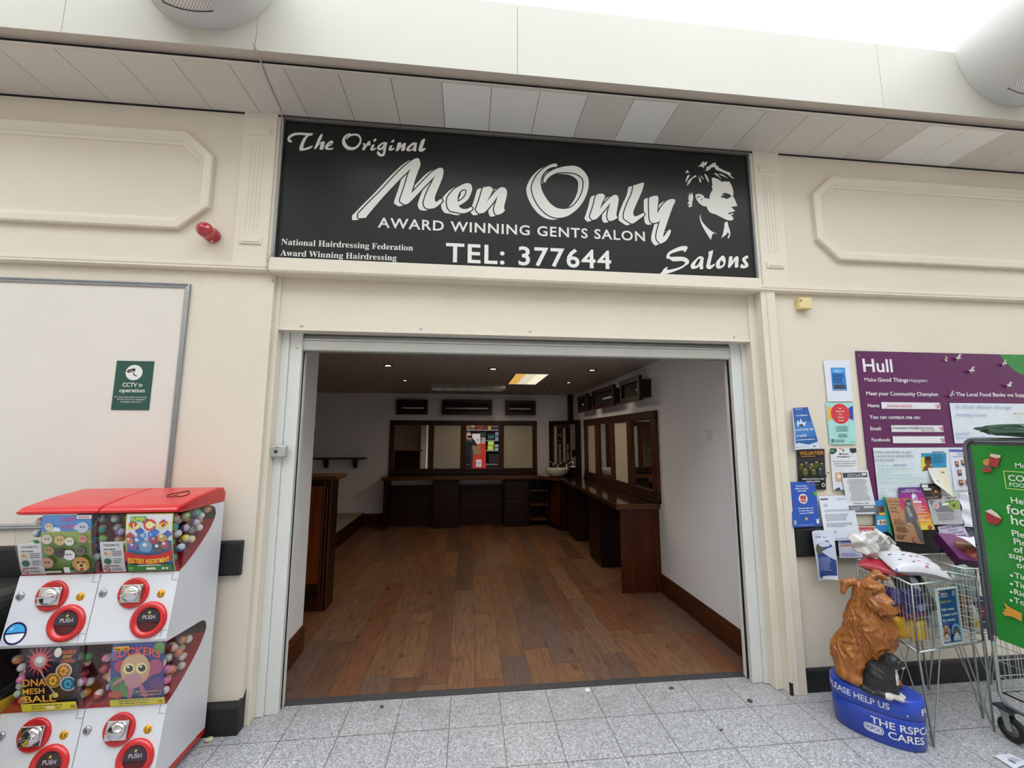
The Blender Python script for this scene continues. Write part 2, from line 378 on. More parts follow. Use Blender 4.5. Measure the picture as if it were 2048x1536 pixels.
# upper pilasters with raised end blocks and fine flutes
def pilaster(name, x0, x1):
    b = MB().box(x0, x1, 2.621, 2.64, 2.70, 3.735, CREAM2, .003); c = (x0 + x1) / 2
    for k in range(4): b.box(c - .042 + .024 * k, c - .038 + .024 * k, 2.6185, 2.63, 2.93, 3.54, CREAM2)
    for z in (2.823, 3.571):
        b.box(c - .066, c + .066, 2.612, 2.63, z, z + .046, CREAM2, .003).box(c - .052, c + .052, 2.6075, 2.62, z + .012, z + .034, CREAM2, .003)
    struct(name, b)
pilaster('trim_pilaster_left', -1.487, -1.28); pilaster('trim_pilaster_right', 2.078, 2.284)
MP = [(0, 0), (0, .030), (.008, .036), (.046, .038), (.062, .022), (.068, .012), (.082, .010), (.086, 0)]
def octagon(name, x0, x1, z0, z1, c):
    path = [(x0 + c, z0), (x1 - c, z0), (x1, z0 + c * .92), (x1, z1 - c * .92), (x1 - c, z1), (x0 + c, z1), (x0, z1 - c * .92), (x0, z0 + c * .92)]
    struct(name, MB().sweep(path, MP, CREAM2, XZ(WU), True))
octagon('trim_panel_left', -4.6, -1.64, 2.895, 3.548, .165); octagon('trim_panel_right', 2.518, 5.6, 2.903, 3.563, .165)
# fascia, shadow gap and the plank soffit
b = MB(); xs = [-7, -2.195, -1.217, .262, 2.689, 5.2, 9]
for a, c in zip(xs[:-1], xs[1:]): b.box(a + .0012, c - .0012, 2.187, 2.252, 3.765, 4.242, WHITEP)
b.box(-7, 9, 2.1885, 2.254, 3.764, 3.772, TAUPE)
struct('trim_fascia', b)
struct('trim_shadow_gap', MB().box(-7, 9, 2.254, 2.30, 3.75, 4.2, BLACKG).box(-7, 9, 2.29, 2.66, 3.752, 3.80, BLACKG).box(-7, 9, 2.628, 2.652, 3.722, 3.745, BLACKG))
b = MB(); SM = soffit_mat()
for k in range(-15, 26):
    x = -1.391 + .3005 * k; b.box(x + .0018, x + .2987, 2.262, 2.640, 3.735, 3.748, SM)
b.box(-7, 9, 2.240, 2.2605, 3.7345, 3.738, mat('soffit_edge_trim', 'd2cbc0', .5)); struct('ceiling_soffit', b)
struct('wall_upper', MB().box(-7, 9, 2.50, 2.95, 3.9, ROOF_Z, mat('white_upper_wall', 'f4f5f2', .6, 0, .01, 2)).box(-7, 9, 2.25, 2.6, 4.20, 4.235, WHITEP))
# unseen store shell behind the photographer, added so daylight enters only by the rooflight
STOREW = mat('store_wall_grey', 'c9c6c2', .7, 0, .05, 2)
struct('wall_store', MB().box(-7.1, 9.1, -6.2, -6.0, 0, ROOF_Z, STOREW))
struct('wall_added_left', MB().box(-7.2, -7, -6, 2.9, 0, ROOF_Z, CREAM)); struct('wall_added_right', MB().box(9, 9.2, -6, 2.9, 0, ROOF_Z, CREAM))  # unseen end walls, added to keep out sky light from the sides
struct('ceiling_store', MB().box(-7.1, 9.1, -6.2, ROOF_Y, 4.6, 4.7, mat('store_ceiling', 'dcdad4', .7, 0, .03, 2)).box(-7.1, 9.1, ROOF_Y - .08, ROOF_Y, 4.6, ROOF_Z, WHITEP))
b = MB()
for k in range(11): b.box(-7 + 1.6 * k - .03, -7 + 1.6 * k + .03, ROOF_Y, 2.6, ROOF_Z - .1, ROOF_Z, WHITEP)
struct('trim_rooflight_bars', b)

t0_ = ((-4.5, 'nearest the left end'), (-.5, 'middle of the row'), (3.5, 'nearest the right end'))
STRIP = emit('store_strip_glow', 'ffffff', 8.0)
for x, wh in t0_:
    t = thing('strip_light', 'long white fluorescent strip light under the store ceiling, ' + wh, 'light', (x, -4.4, 4.55), 'strip lights in the store')
    MB().box(x - 1.7, x + 1.7, -4.52, -4.28, 4.52, 4.598, WHITEP, .005).build('housing', t); MB().tube([(x - 1.66, -4.4, 4.49), (x + 1.66, -4.4, 4.49)], .03, STRIP, 10).build('tube', t)

# ================================================================ the empty shop
RX, BY, CZ = 2.05, 8.05, 2.437
struct('wall_shop_right', MB().box(RX, RX + .1, 2.90, 8.2, 0, 2.6, SHOPW))
struct('wall_shop_back', MB().box(-3.4, 2.15, BY, BY + .1, 0, 2.6, SHOPW))
struct('wall_shop_left', MB().box(-3.4, -3.3, 2.90, 8.2, 0, 2.6, SHOPW))
b = MB().box(-1.40, -1.245, 2.86, 3.516, 0, 2.5, SHOPW)
rnd = random.Random(3); RAW = mat('bare_plaster_edge', '8a5a3a', .9, 0, .25, 40, .3)
for k in range(26):
    z = .18 + rnd.random() * 1.9; h = .02 + .06 * rnd.random(); b.hexa([(-1.249, 3.512, z), (-1.2435, 3.512, z), (-1.2435, 3.5175, z), (-1.249, 3.5175, z), (-1.2475, 3.512, z + h), (-1.2432, 3.513, z + h), (-1.2432, 3.5175, z + h), (-1.2475, 3.5175, z + h)], RAW)
struct('wall_stub_left', b)
struct('ceiling_shop', MB().box(-3.4, 2.15, 2.83, 8.2, CZ, CZ + .08, shop_ceiling()))
def skirt(name, a, c, h, nx, ny):
    """Skirting board with a moulded top from a to c, its face towards (nx, ny)."""
    pr = [(0, 0), (.018, 0), (.018, h - .035), (.013, h - .028), (.015, h - .018), (.008, h - .004), (.0, h)]
    vs = []
    for p in (a, c): vs += [(p[0] + nx * o, p[1] + ny * o, z) for o, z in pr]
    n = len(pr); bm_ = bmesh.new(); V = [bm_.verts.new(p) for p in vs]
    bm_.faces.new(V[:n]); bm_.faces.new(V[n:][::-1])
    for i in range(n): bm_.faces.new((V[i], V[(i + 1) % n], V[n + (i + 1) % n], V[n + i]))
    bmesh.ops.recalc_face_normals(bm_, faces=bm_.faces[:]); struct(name, MB().bm(bm_, SKIRT))
SKH = px(1492.4, 1269.1, 0, RX - .012).z
skirt('baseboard_right', (RX, 2.905), (RX, 4.40), SKH, -1, 0); skirt('baseboard_stub', (-1.245, 2.87), (-1.245, 3.516), SKH, 1, 0)
skirt('baseboard_back', (-1.89, BY), (-1.42, BY), .205, 0, -1)
struct('floor_platform', MB().box(-3.3, -1.90, 5.2, BY, 0, .222, mat('bare_platform_top', 'a59889', .8, 0, .08, 4)).box(-1.90, -1.885, 5.2, BY - .018, 0, .224, DARKY))
struct('trim_corner_boxing', MB().box(1.955, RX, 7.94, BY, 1.9, CZ, DARKW, .004))

# ---------------------------------------------------------------- roller shutter
t = thing('roller_shutter', 'raised white roller shutter with guide rails framing the empty shop opening', 'shutter', (.4, 2.79, 0))
for nm, sg in (('guide_rail', -1), ('guide_rail', 1)):
    b = MB(); X = lambda v: v if sg < 0 else .4025 * 2 - v
    def bx(x0, x1, y0, y1, z0, z1, m, bv=.002): b.box(X(x0), X(x1), y0, y1, z0, z1, m, bv)
    bx(-1.213, -1.167, 2.751, 2.86, .002, 2.30, GUIDEP, .004); bx(-1.166, -1.09, 2.768, 2.80, .002, 2.30, GUIDEP)
    bx(-1.166, -1.112, 2.80, 2.86, .002, 2.30, GUIDEP); bx(-1.112, -1.094, 2.80, 2.845, .01, 2.2, RUBBER); bx(-1.166, -1.09, 2.83, 2.86, .004, 2.30, GUIDEP)
    g = b.build(nm, t)
    if sg < 0:
        k = MB().lathe([(0, 0), (.011, 0), (.011, .002), (.0, .003)], px(595, 695, 1, 2.768), mat('yellowed_plug', 'd8cfa6', .6), (0, -1, 0), 14); k.build('rubber_stop', g)
b = MB(); CUR = mat('shutter_lath_grey', '9b9d99', .45, .2, .05, 10)
for k in range(3): b.lathe([(0, 0)], (0, 0, 0), CUR) if 0 else b.tube([(-1.1, 2.80, 2.27 + .04 * k), (1.9, 2.80, 2.27 + .04 * k)], .021, CUR, 12)
b.build('curtain', t)
MB().box(-1.098, 1.902, 2.785, 2.815, 2.187, 2.250, GUIDEP, .003).box(-1.098, 1.902, 2.779, 2.82, 2.252, 2.262, GUIDEP, .002).box(-1.098, 1.902, 2.782, 2.835, 2.180, 2.188, mat('shutter_seal', '8b8d86', .6)).build('bottom_bar', t)

# ---------------------------------------------------------------- worktop, cabinets
WT = .908
gl = NT('polished_dark_worktop'); gv = gl.obj(); gl.set(Base_Color=gl.ramp(gl.noise(gl.mapping(gv, (9, 2, 9)), 1.5, 5).outputs[0], [(.3, lin('241408')), (.7, lin('3c2412'))]), Roughness=.12, Coat_Weight=.6, Coat_Roughness=.06)
t = thing('worktop', 'L-shaped polished brown worktop running along the back and right shop walls', 'worktop', (1.6, 7.4, .85))
outl = [(-1.50, 7.56), (1.28, 7.56), (1.583, 7.16), (1.583, 4.35), (RX, 4.35), (RX, BY), (-1.50, BY)]
MB().prism(outl, WT - .012, WT, gl.m, lambda u, v, d: (u, v, d)).build('top_sheet', t)
b = MB(); b.prism([(x if x < RX else x, y) for x, y in outl], WT - .058, WT - .012, MIDX, lambda u, v, d: (u, v, d))
b.box(-1.51, 1.28, 7.548, 7.566, WT - .06, WT - .004, MIDX, .006); b.box(1.571, 1.589, 4.35, 7.16, WT - .06, WT - .004, DARKY, .006); b.box(1.571, RX, 4.336, 4.356, WT - .06, WT - .002, wood('light_worn_wood_edge', '3c1e0a', '6e4420', 0), .006)
b.build('edge_band', t)
def panel_front(b, x0, x1, y, z0, z1, m, rec=.012, w=.035):
    b.box(x0, x1, y, y + .02, z0, z1, m); b.box(x0 + w, x1 - w, y - .004, y + .006, z0 + w, z1 - w, m, .006)
def drawer_unit(name, label, x0, x1, y0, y1, face):
    """A base unit with two drawers; face is 'y' (towards the door) or 'x' (towards the room)."""
    t = thing(name, label, 'cabinet', ((x0 + x1) / 2, (y0 + y1) / 2, 0), 'drawer units under the worktop')
    MB().box(x0, x1, y0, y1, .0, WT - .06, DARKW, .003).build('carcass', t)
    for z0, z1 in ((.10, .48), (.50, .82)):
        b = MB()
        if face == 'y':
            b.box(x0 + .012, x1 - .012, y0 - .014, y0, z0, z1, DARKW, .004).box(x0 + .03, x1 - .03, y0 - .02, y0 - .01, z1 - .05, z1 - .03, DARKX, .004)
        else: b.box(x0 - .014, x0, y0 + .012, y1 - .012, z0, z1, DARKW, .004).box(x0 - .02, x0 - .01, y0 + .03, y1 - .03, z1 - .05, z1 - .03, DARKX, .004)
        b.build('drawer', t)
    return t
DX = [px(560 + v / 5.12, 1052, 1, 7.64).x for v in (1560, 1825)] + [px(600 + v / 3.746, 1052, 1, 7.64).x for v in (1530, 1715)]
drawer_unit('drawer_unit', 'dark wooden drawer unit under the back worktop, nearest the shelf', DX[0], DX[1], 7.64, 8.03, 'y')
drawer_unit('drawer_unit', 'dark wooden drawer unit under the back worktop, beside the open shelves', DX[2], DX[3], 7.64, 8.03, 'y')
drawer_unit('drawer_unit', 'dark wooden drawer unit under the right worktop, nearer the end panel', 1.67, 2.03, 5.22, 5.70, 'x')
drawer_unit('drawer_unit', 'dark wooden drawer unit under the right worktop, nearer the corner', 1.69, 2.03, 6.50, 7.00, 'x')
t = thing('modesty_panel', 'low brown panel closing the knee space at the back counter, below the first mirror', 'panel', (-1, 7.95, 0), 'knee space panels')
def modesty(x0, x1, t):
    b = MB().box(x0, x1, 7.90, 7.925, .10, .69, DARKW, .003); b.box(x0 + .04, x1 - .04, 7.893, 7.905, .26, .65, DARKW, .005).build('panel_board', t)
    MB().box(x0, x1, 7.885, 7.93, .69, .72, DARKX, .004).build('cap_rail', t); MB().box(x0, x1, 7.88, 7.93, 0, .13, DARKX, .004).build('kickboard', t)
modesty(-1.41, DX[0] - .005, t)
t = thing('modesty_panel', 'low brown panel closing the knee space at the back counter, between the two drawer units', 'panel', (.2, 7.95, 0), 'knee space panels')
modesty(DX[1] + .005, DX[2] - .005, t)
b = MB().box(-1.47, -1.415, 7.60, 8.03, 0, WT - .06, DARKW, .004); tag(b.build('counter_leg_panel', None), 'narrow dark upright panel carrying the free end of the back worktop', 'panel')
t = thing('open_shelf_unit', 'open dark shelf unit under the back worktop beside the corner cabinet', 'shelf unit', (1.1, 7.8, 0))
x0, x1 = DX[3] + .01, DX[3] + .36
MB().box(x0, x0 + .02, 7.66, 8.03, 0, WT - .06, DARKW).box(x1 - .02, x1, 7.66, 8.03, 0, WT - .06, DARKW).box(x0, x1, 8.0, 8.03, 0, WT - .06, DARKW).build('carcass', t)
for z in (.10, .36, .62): MB().box(x0 + .02, x1 - .02, 7.66, 8.0, z, z + .022, MIDX).build('shelf', t)
t = thing('corner_cabinet', 'diagonal dark corner cabinet beneath the basin', 'cabinet', (1.6, 7.6, 0))
MB().prism([(x1 + .005, 7.62), (1.62, 7.22), (2.03, 7.22), (2.03, 8.03), (x1 + .005, 8.03)], 0, WT - .06, DARKW, lambda u, v, d: (u, v, d), .003).build('carcass', t)
d0, d1 = Vector((x1 + .03, 7.60, 0)), Vector((1.60, 7.215, 0)); dn = Vector((d1.y - d0.y, d0.x - d1.x, 0)).normalized() * .014
dn = -dn if dn.y > 0 else dn
MB().hexa([d0, d1, d1 + dn, d0 + dn] if 0 else [d0 + dn + Vector((0, 0, .08)), d1 + dn + Vector((0, 0, .08)), d1 + Vector((0, 0, .08)), d0 + Vector((0, 0, .08)), d0 + dn + Vector((0, 0, .80)), d1 + dn + Vector((0, 0, .80)), d1 + Vector((0, 0, .80)), d0 + Vector((0, 0, .80))], MIDW).build('door', t)
t = thing('counter_end_panel', 'brown wooden end panel under the near end of the right worktop', 'panel', (1.83, 4.39, 0))
MB().box(1.62, 2.028, 4.378, 4.402, 0, WT - .06, MIDW, .003).build('board', t); MB().box(1.99, RX - .002, 4.368, 4.404, .0, WT - .06, MIDW, .003).build('post', t)

# ---------------------------------------------------------------- mirrors
MIR = NT('mirror_glass'); mz = MIR.noise(MIR.obj(), 3.0).outputs[0]; MIR.set(Base_Color=(.82, .83, .82), Metallic=1.0, Roughness=MIR.math('MULTIPLY', mz, .015)); MIR = MIR.m
BOARD = mat('pale_backing_board', 'c2bba8', .55, 0, .04, 3)
def mirror_wall(name, label, to3, u0, u1, v0, v1, holes, hv0, hv1, kinds, mfr, mst):
    """Framed run of mirrors and boards; to3(u, v, d): along the wall, up, out of it."""
    def bx(b, a0, a1, c0, c1, e0, e1, m, bev=.004):
        P = [to3(u, v, d) for v, u, d in ()]; c = [to3(a0, c0, e0), to3(a1, c1, e1)]
        b.box(c[0][0], c[1][0], c[0][1], c[1][1], c[0][2], c[1][2], m, bev)
    t = thing(name, label, 'mirror', to3((u0 + u1) / 2, v0, 0))
    b = MB(); bx(b, u0, u1, hv1, v1, .002, .04, mfr); b.build('top_rail', t)
    b = MB(); bx(b, u0, u1, v0, hv0, .002, .045, mfr); bx(b, u0, u1, v0, v0 + .03, .002, .06, mfr); b.build('bottom_rail', t)
    xs = [u0] + [x for h in holes for x in h] + [u1]
    for k in range(0, len(xs), 2):
        b = MB(); bx(b, xs[k], xs[k + 1], hv0, hv1, .002, .038, mst, .008); b.build('stile', t)
    for (h0, h1), kd in zip(holes, kinds):
        b = MB(); bx(b, h0 - .002, h1 + .002, hv0 - .002, hv1 + .002, .003, .016, MIR if kd == 'm' else BOARD, 0); o = b.build('mirror_pane' if kd == 'm' else 'blank_board', t)
        if kd != 'm': o['label'] = 'pale blank board instead of mirror'
m3 = lambda x, y: (600 + x / 3.746, 690 + y / 3.746)
m5 = lambda x, y: (1000 + x / 3.746, 690 + y / 3.746)
HX = [px(*q, 1, 8.03).x for q in (m3(710, 700), m3(962, 700), m3(1004, 700), m3(1205, 700), m3(1246, 700), m3(1487, 700), m3(1527, 700), m5(242, 700))]
UX = (px(780.2, 860, 1, 8.03).x, px(1073.6, 860, 1, 8.03).x); ZT, ZB = px(900, 841.2, 1, 8.03).z, WT + .002; HZ = (px(900, 937.0, 1, 8.03).z, px(900, 850.7, 1, 8.03).z)
mirror_wall('mirror_wall_unit', 'wide wood-framed mirror unit on the back wall with two boarded bays', lambda u, v, d: (u, BY - d, v), UX[0], UX[1], ZB, ZT, [(HX[0], HX[1]), (HX[2], HX[3]), (HX[4], HX[5]), (HX[6], HX[7])], HZ[0], HZ[1], 'mbmb', DARKX, MIDW)
mirror_wall('mirror_wall_unit', 'wood-framed mirror unit on the right wall above the long worktop', lambda u, v, d: (RX - d, u, v), 4.30, 7.10, ZB, 1.905, [(4.43, 4.975), (5.13, 5.615), (5.765, 6.275), (6.48, 6.915)], 1.03, 1.807, 'mbmb', DARKY, MIDW)
# diagonal mirror across the corner behind the basin
A_, B_ = Vector((1.60, BY - .02, 0)), Vector((RX - .02, 7.40, 0)); ud = (B_ - A_).normalized(); nd = Vector((-abs(ud.y), -abs(ud.x), 0)).normalized(); LEN = (B_ - A_).length
def diag(b, u0, u1, z0, z1, d0, d1, m): b.hexa([A_ + ud * u + nd * d + Vector((0, 0, z)) for z in (z0, z1) for u, d in ((u0, d1), (u1, d1), (u1, d0), (u0, d0))], m)
t = thing('corner_mirror', 'tall dark-framed mirror set across the corner behind the basin', 'mirror', (A_ + B_) / 2 + Vector((0, 0, WT)))
for a in ((0, LEN, 1.84, 1.915), (0, LEN, WT + .002, .985), (0, .10, .985, 1.84), (LEN - .09, LEN, .985, 1.84)):
    b = MB(); diag(b, *a, 0, .035, DARKW); b.build('frame_rail', t)
b = MB(); diag(b, .1, LEN - .09, .985, 1.84, .003, .012, MIR); b.build('mirror_pane', t)

# ---------------------------------------------------------------- lamp boxes over the mirrors
TUBE = mat('unlit_tube_white', 'd4d2cc', .4, 0, .03, 20)
def lamp_box(label, to3, u0, u1, t0, t1):
    def bx(b, a0, a1, c0, c1, e0, e1, m, bev=.003):
        c = [to3(a0, c0, e0), to3(a1, c1, e1)]; b.box(c[0][0], c[1][0], c[0][1], c[1][1], c[0][2], c[1][2], m, bev)
    t = thing('lamp_box', label, 'light', to3((u0 + u1) / 2, 2.02, 0), 'wooden lamp boxes over the mirrors')
    z0, z1 = 2.025, 2.305
    b = MB(); bx(b, u0 + .05, u1 - .05, z0 + .04, z1 - .04, .0, .125, DARKW)
    b.build('back_box', t); b = MB()
    for a in ((u0, u1, z1 - .06, z1), (u0, u1, z0, z0 + .06), (u0, u0 + .06, z0 + .06, z1 - .06), (u1 - .06, u1, z0 + .06, z1 - .06)): bx(b, *a, .125, .165, DARKW)
    b.build('front_frame', t)
    b = MB(); bx(b, u0 + .06, u1 - .06, z0 + .06, z1 - .06, .126, .13, BLACKG, 0); b.build('dark_inside', t)  # black sheet stands for the shade inside the open box
    b = MB(); c0, c1 = to3(u0 + t0, 2.148, .143), to3(u1 - t1, 2.148, .143); b.tube([c0, c1], .016, TUBE, 10); b.build('fluorescent_tube', t)
bt = lambda u, v, d: (u, BY - d, v); rt = lambda u, v, d: (RX - d, u, v)
LX = [px(*q, 1, 7.885).x for q in (m3(720, 460), m3(957, 460), m3(1062, 460), m3(1440, 460), m5(42, 460), m5(267, 460))]
lamp_box('dark wooden lamp box high on the back wall, above the first mirror', bt, LX[0], LX[1], .1, .075)
lamp_box('widest dark wooden lamp box, middle of the back wall', bt, LX[2], LX[3], .075, .075)
lamp_box('dark wooden lamp box on the back wall, nearest the sink corner', bt, LX[4], LX[5], .075, .1)
lamp_box('lamp box on the right wall closest to the shop entrance', rt, 4.38, 4.98, .05, .48)
lamp_box('middle lamp box on the right shop wall, showing part of its tube', rt, 5.21, 6.18, .10, .50)
lamp_box('lamp box on the right wall closest to the sink corner', rt, 6.39, 7.01, .3, .25)

# ---------------------------------------------------------------- basin, taps, shelf, desk, small fittings
POR = mat('white_porcelain', 'e6e4dc', .12, 0, .02, 6, coat=.5)
t = thing('wash_basin', 'white round porcelain basin sitting on the corner worktop', 'basin', (1.60, 7.45, WT + .001))
pr = [(.125, 0), (.150, .01), (.185, .05), (.212, .10), (.220, .128), (.222, .136), (.216, .138), (.205, .125), (.175, .06), (.10, .022), (.0, .018)]
MB().lathe([(0, 0)] + pr, (1.60, 7.45, WT + .001), POR, n=40).build('bowl', t)
t = thing('mixer_tap', 'chrome mixer tap with lever arms behind the white basin', 'tap', (1.74, 7.62, WT + .001))
q = Vector((1.668, 7.705, WT + .001))
MB().lathe([(0, 0), (.028, 0), (.028, .012), (.02, .02), (.018, .17), (.0, .175)], q, CHROME, n=20).build('body', t)
MB().tube([q + Vector((0, 0, .15)), q + Vector((-.05, -.06, .21)), q + Vector((-.10, -.12, .215)), q + Vector((-.115, -.14, .18))], .011, CHROME, 10).build('spout', t)
MB().tube([q + Vector((0, 0, .17)), q + Vector((.05, .0, .20)), q + Vector((.11, -.02, .26))], .008, CHROME, 8).ball(q + Vector((.115, -.02, .265)), .014, CHROME, 10).build('lever', t)
MB().tube([q + Vector((0, 0, .17)), q + Vector((-.11, .02, .23)), q + Vector((-.16, .02, .26))], .007, CHROME, 8).build('hose', t)
t = thing('wall_shelf', 'dark wooden wall shelf on two brackets over the platform', 'shelf', (-2.4, 7.95, 1.2))
S0, S1 = -3.05, px(730.8, 918, 1, 7.9).x
MB().box(S0, S1, 7.86, BY - .001, 1.202, 1.226, DARKX, .004).build('board', t)
for v in ((180, 205), (400, 425)):
    xa, xb = px(600 + v[0] / 3.746, 925, 1, 7.97).x, px(600 + v[1] / 3.746, 925, 1, 7.97).x
    MB().prism([(7.90, 1.202), (BY - .001, 1.202), (BY - .001, 1.04), (8.0, 1.04), (7.93, 1.12)], xa, xb, DARKW, lambda u, v_, d: (d, u, v_)).build('bracket', t)
t = thing('reception_desk', 'tall brown wooden reception desk behind the chipped wall end', 'desk', (-1.8, 4.36, 0))
DKW = wood('desk_orange_brown_wood', '4a1f06', '84400f', 2, .6)
MB().box(-2.6, -1.31, 4.262, 4.455, 0, 1.205, DARKW, .004).build('body', t)
MB().box(-2.55, -1.385, 4.25, 4.262, .24, 1.14, DKW, .003).build('front_panel', t)
for a in ((-1.386, -1.368), (-1.358, -1.340), (-1.328, -1.308)): MB().box(a[0], a[1], 4.238, 4.265, 0, 1.205, MIDW, .007).build('moulded_upright', t)
MB().box(-2.6, -1.386, 4.24, 4.265, .0, .12, DARKX, .004).box(-2.6, -1.386, 4.244, 4.265, .17, .235, DARKX, .01).build('plinth', t)
MB().box(-2.64, -1.245, 4.185, 4.52, 1.207, 1.243, MIDX, .012).build('top', t)
p = px(1414.3, 860.8, 0, RX); q = px(1427.9, 880.9, 0, RX)
t = thing('light_switch', 'white plastic light switch on the right shop wall', 'switch', (RX, (p.y + q.y) / 2, q.z))
MB().box(RX - .009, RX - .0005, q.y, p.y, q.z, p.z, mat('white_switch_plastic', 'd9d6d2', .35), .004).build('plate', t)
MB().box(RX - .013, RX - .008, (p.y + q.y) / 2 - .01, (p.y + q.y) / 2 + .01, (p.z + q.z) / 2 - .018, (p.z + q.z) / 2 + .018, mat('white_switch_plastic', 'd9d6d2'), .002).build('rocker', t)
# ceiling lights
def lamp(parent, kind, loc, watts, col, size):
    d = bpy.data.lights.new('lamp_light', kind); d.energy = watts; d.color = lin(col); o = bpy.data.objects.new('lamp_light', d); COL.objects.link(o)
    o.location = loc - WLOC[parent.name]; o.parent = parent
    if kind == 'SPOT': d.spot_size = size; d.spot_blend = .8; d.shadow_soft_size = .04
    elif kind == 'AREA': d.shape = 'RECTANGLE'; d.size, d.size_y = size
RIM = mat('brass_dark_rim', '2a231c', .35, .6)
for k, (q, on, wh) in enumerate((((776.2, 730.8), 30, 'nearest spotlight in the ceiling, warm and lit, on the desk side'), ((986.3, 737.3), 26, 'lit round ceiling spotlight between the desk side and the light panel'), ((810.4, 760.5), 5, 'dimly lit round ceiling spotlight further back on the desk side'), ((967.9, 780.8), 14, 'small lit spotlight in the ceiling behind the white batten'), ((1184.2, 739.7), 7, 'round spotlight in the ceiling to the right of the light panel'), ((1137.5, 764.7), 6, 'small spotlight in the ceiling behind the light panel'), ((1101.4, 782.1), 1.5, 'unlit far spotlight in the ceiling near the sink corner'))):
    p = px(*q, 2, CZ); t = thing('ceiling_spotlight', wh, 'light', p, 'round ceiling spotlights')
    MB().lathe([(.062, 0), (.062, -.006), (.044, -.010), (.040, 0)], p, RIM, n=24).build('rim', t)
    MB().lathe([(0, -.002), (.040, -.002)], p, emit('spot_glow_%d' % on, 'ffe2ae', on), n=20).build('bulb', t)
    if on > 4: lamp(t, 'SPOT', p - Vector((0, 0, .02)), on * .42, 'ffe6c4', 2.4)
P4 = [px(1016, 767.9, 2, CZ), px(1032, 746.9, 2, CZ), px(1098.8, 747.4, 2, CZ), px(1070.7, 767.9, 2, CZ)]
a0, a1, c0, c1 = .608, 1.04, 5.27, 6.37
t = thing('ceiling_light_panel', 'recessed lit ceiling light panel with one amber strip', 'light', ((a0 + a1) / 2, (c0 + c1) / 2, CZ))
MB().box(a0 - .02, a0, c0, c1, CZ - .008, CZ, ALU).box(a1, a1 + .02, c0, c1, CZ - .008, CZ, ALU).box(a0 - .02, a1 + .02, c0 - .02, c0, CZ - .008, CZ, ALU).box(a0 - .02, a1 + .02, c1, c1 + .02, CZ - .008, CZ, ALU).build('frame', t)
MB().box(a0, a0 + .135, c0, c1, CZ - .004, CZ - .001, emit('amber_lamp', 'f0b85c', .5)).build('amber_diffuser', t)
MB().box(a0 + .137, a0 + .285, c0, c1, CZ - .004, CZ - .001, emit('white_lamp_dim', 'efe6cc', .5)).box(a0 + .29, a1, c0, c1, CZ - .004, CZ - .001, emit('white_lamp', 'fff2d6', .58)).build('white_diffuser', t)
lamp(t, 'AREA', Vector(((a0 + a1) / 2, (c0 + c1) / 2, CZ - .012)), 6.5, 'ffeed2', (a1 - a0, c1 - c0))
t = thing('ceiling_batten_light', 'white louvred fluorescent batten light under the shop ceiling', 'light', (-.02, 6.6, CZ))
MB().box(-.60, .57, 6.42, 6.84, CZ - .03, CZ - .001, mat('white_batten', '8f8c86', .5), .004).build('housing', t)
for yy in (6.47, 6.62, 6.77): MB().tube([(-.58, yy, CZ - .045), (.55, yy, CZ - .045)], .014, emit('faint_tube', 'fff6e2', .42), 10).build('tube', t)
b = MB()
for k in range(7): b.box(-.59 + .19 * k, -.585 + .19 * k, 6.42, 6.84, CZ - .07, CZ - .03, mat('white_batten', 'cdcac3'))
for yy in (6.42, 6.545, 6.695, 6.835): b.box(-.6, .57, yy, yy + .005, CZ - .07, CZ - .03, mat('white_batten', 'cdcac3'))
b.build('louvre', t)
# ================================================================ the shop sign
VINYL = mat('white_vinyl', 'd9d8d2', .45, 0, .02, 12)
SIGNK = mat('charcoal_sign_board', '151516', .32, 0, .05, 2.2, spec=.3)
SY = 2.640
def on_sign(p): q = px(p[0], p[1], 1, SY); return (q.x, q.z)
def put2(b, vf, m, y, fn=None):
    """Lay flat faces given in wall coordinates (x, z) at depth y."""
    v, f = vf
    if len(v): b.add([(p[0], y, p[1]) for p in v], [t[::-1] for t in f], m)
def fit_text(b, body, font, bold, x0, x1, z0, cap, y, m, spacing=1.0, shear=0.0):
    """One line of text stretched to run from x0 to x1 on the baseline z0 with capital height cap."""
    v, f = letters(body, font, bold, shear, spacing)
    if not len(v): return
    hh = letters('H', font, bold)[0][:, 1]; s = cap / (hh.max() - hh.min()); w = v[:, 0].max() - v[:, 0].min()
    q = np.stack([(v[:, 0] - v[:, 0].min()) * (x1 - x0) / w + x0, (v[:, 1] - hh.min()) * s + z0], 1); put2(b, (q, f), m, y)
t = thing('shop_sign', 'wide black fascia sign with white script lettering over the empty shop', 'sign', (.4, SY, 2.74))
MB().box(-1.236, 2.034, SY, 2.652, 2.737, 3.712, SIGNK, .002).build('board', t)
for x0, x1 in ((-1.258, -1.238), (2.036, 2.052)): MB().box(x0, x1, 2.622, 2.652, 2.737, 3.72, ALU, .002).box(x0 + .006, x1 - .006, 2.618, 2.63, 2.737, 3.72, mat('grey_channel', '8d8c88', .5)).build('side_channel', t)
MB().box(-1.258, 2.052, 2.622, 2.652, 3.705, 3.724, mat('dark_top_channel', '6d6862', .5, .3), .002).build('top_channel', t)
def sheet(b, loops, sc, ox, oy, m, y, grow=0.0, shift=(0, 0)):
    L = [np.array([on_sign(p) for p in spline(s, sc, ox, oy)]) + np.array(shift) for s in loops]
    put2(b, fill(L, grow), m, y); return L
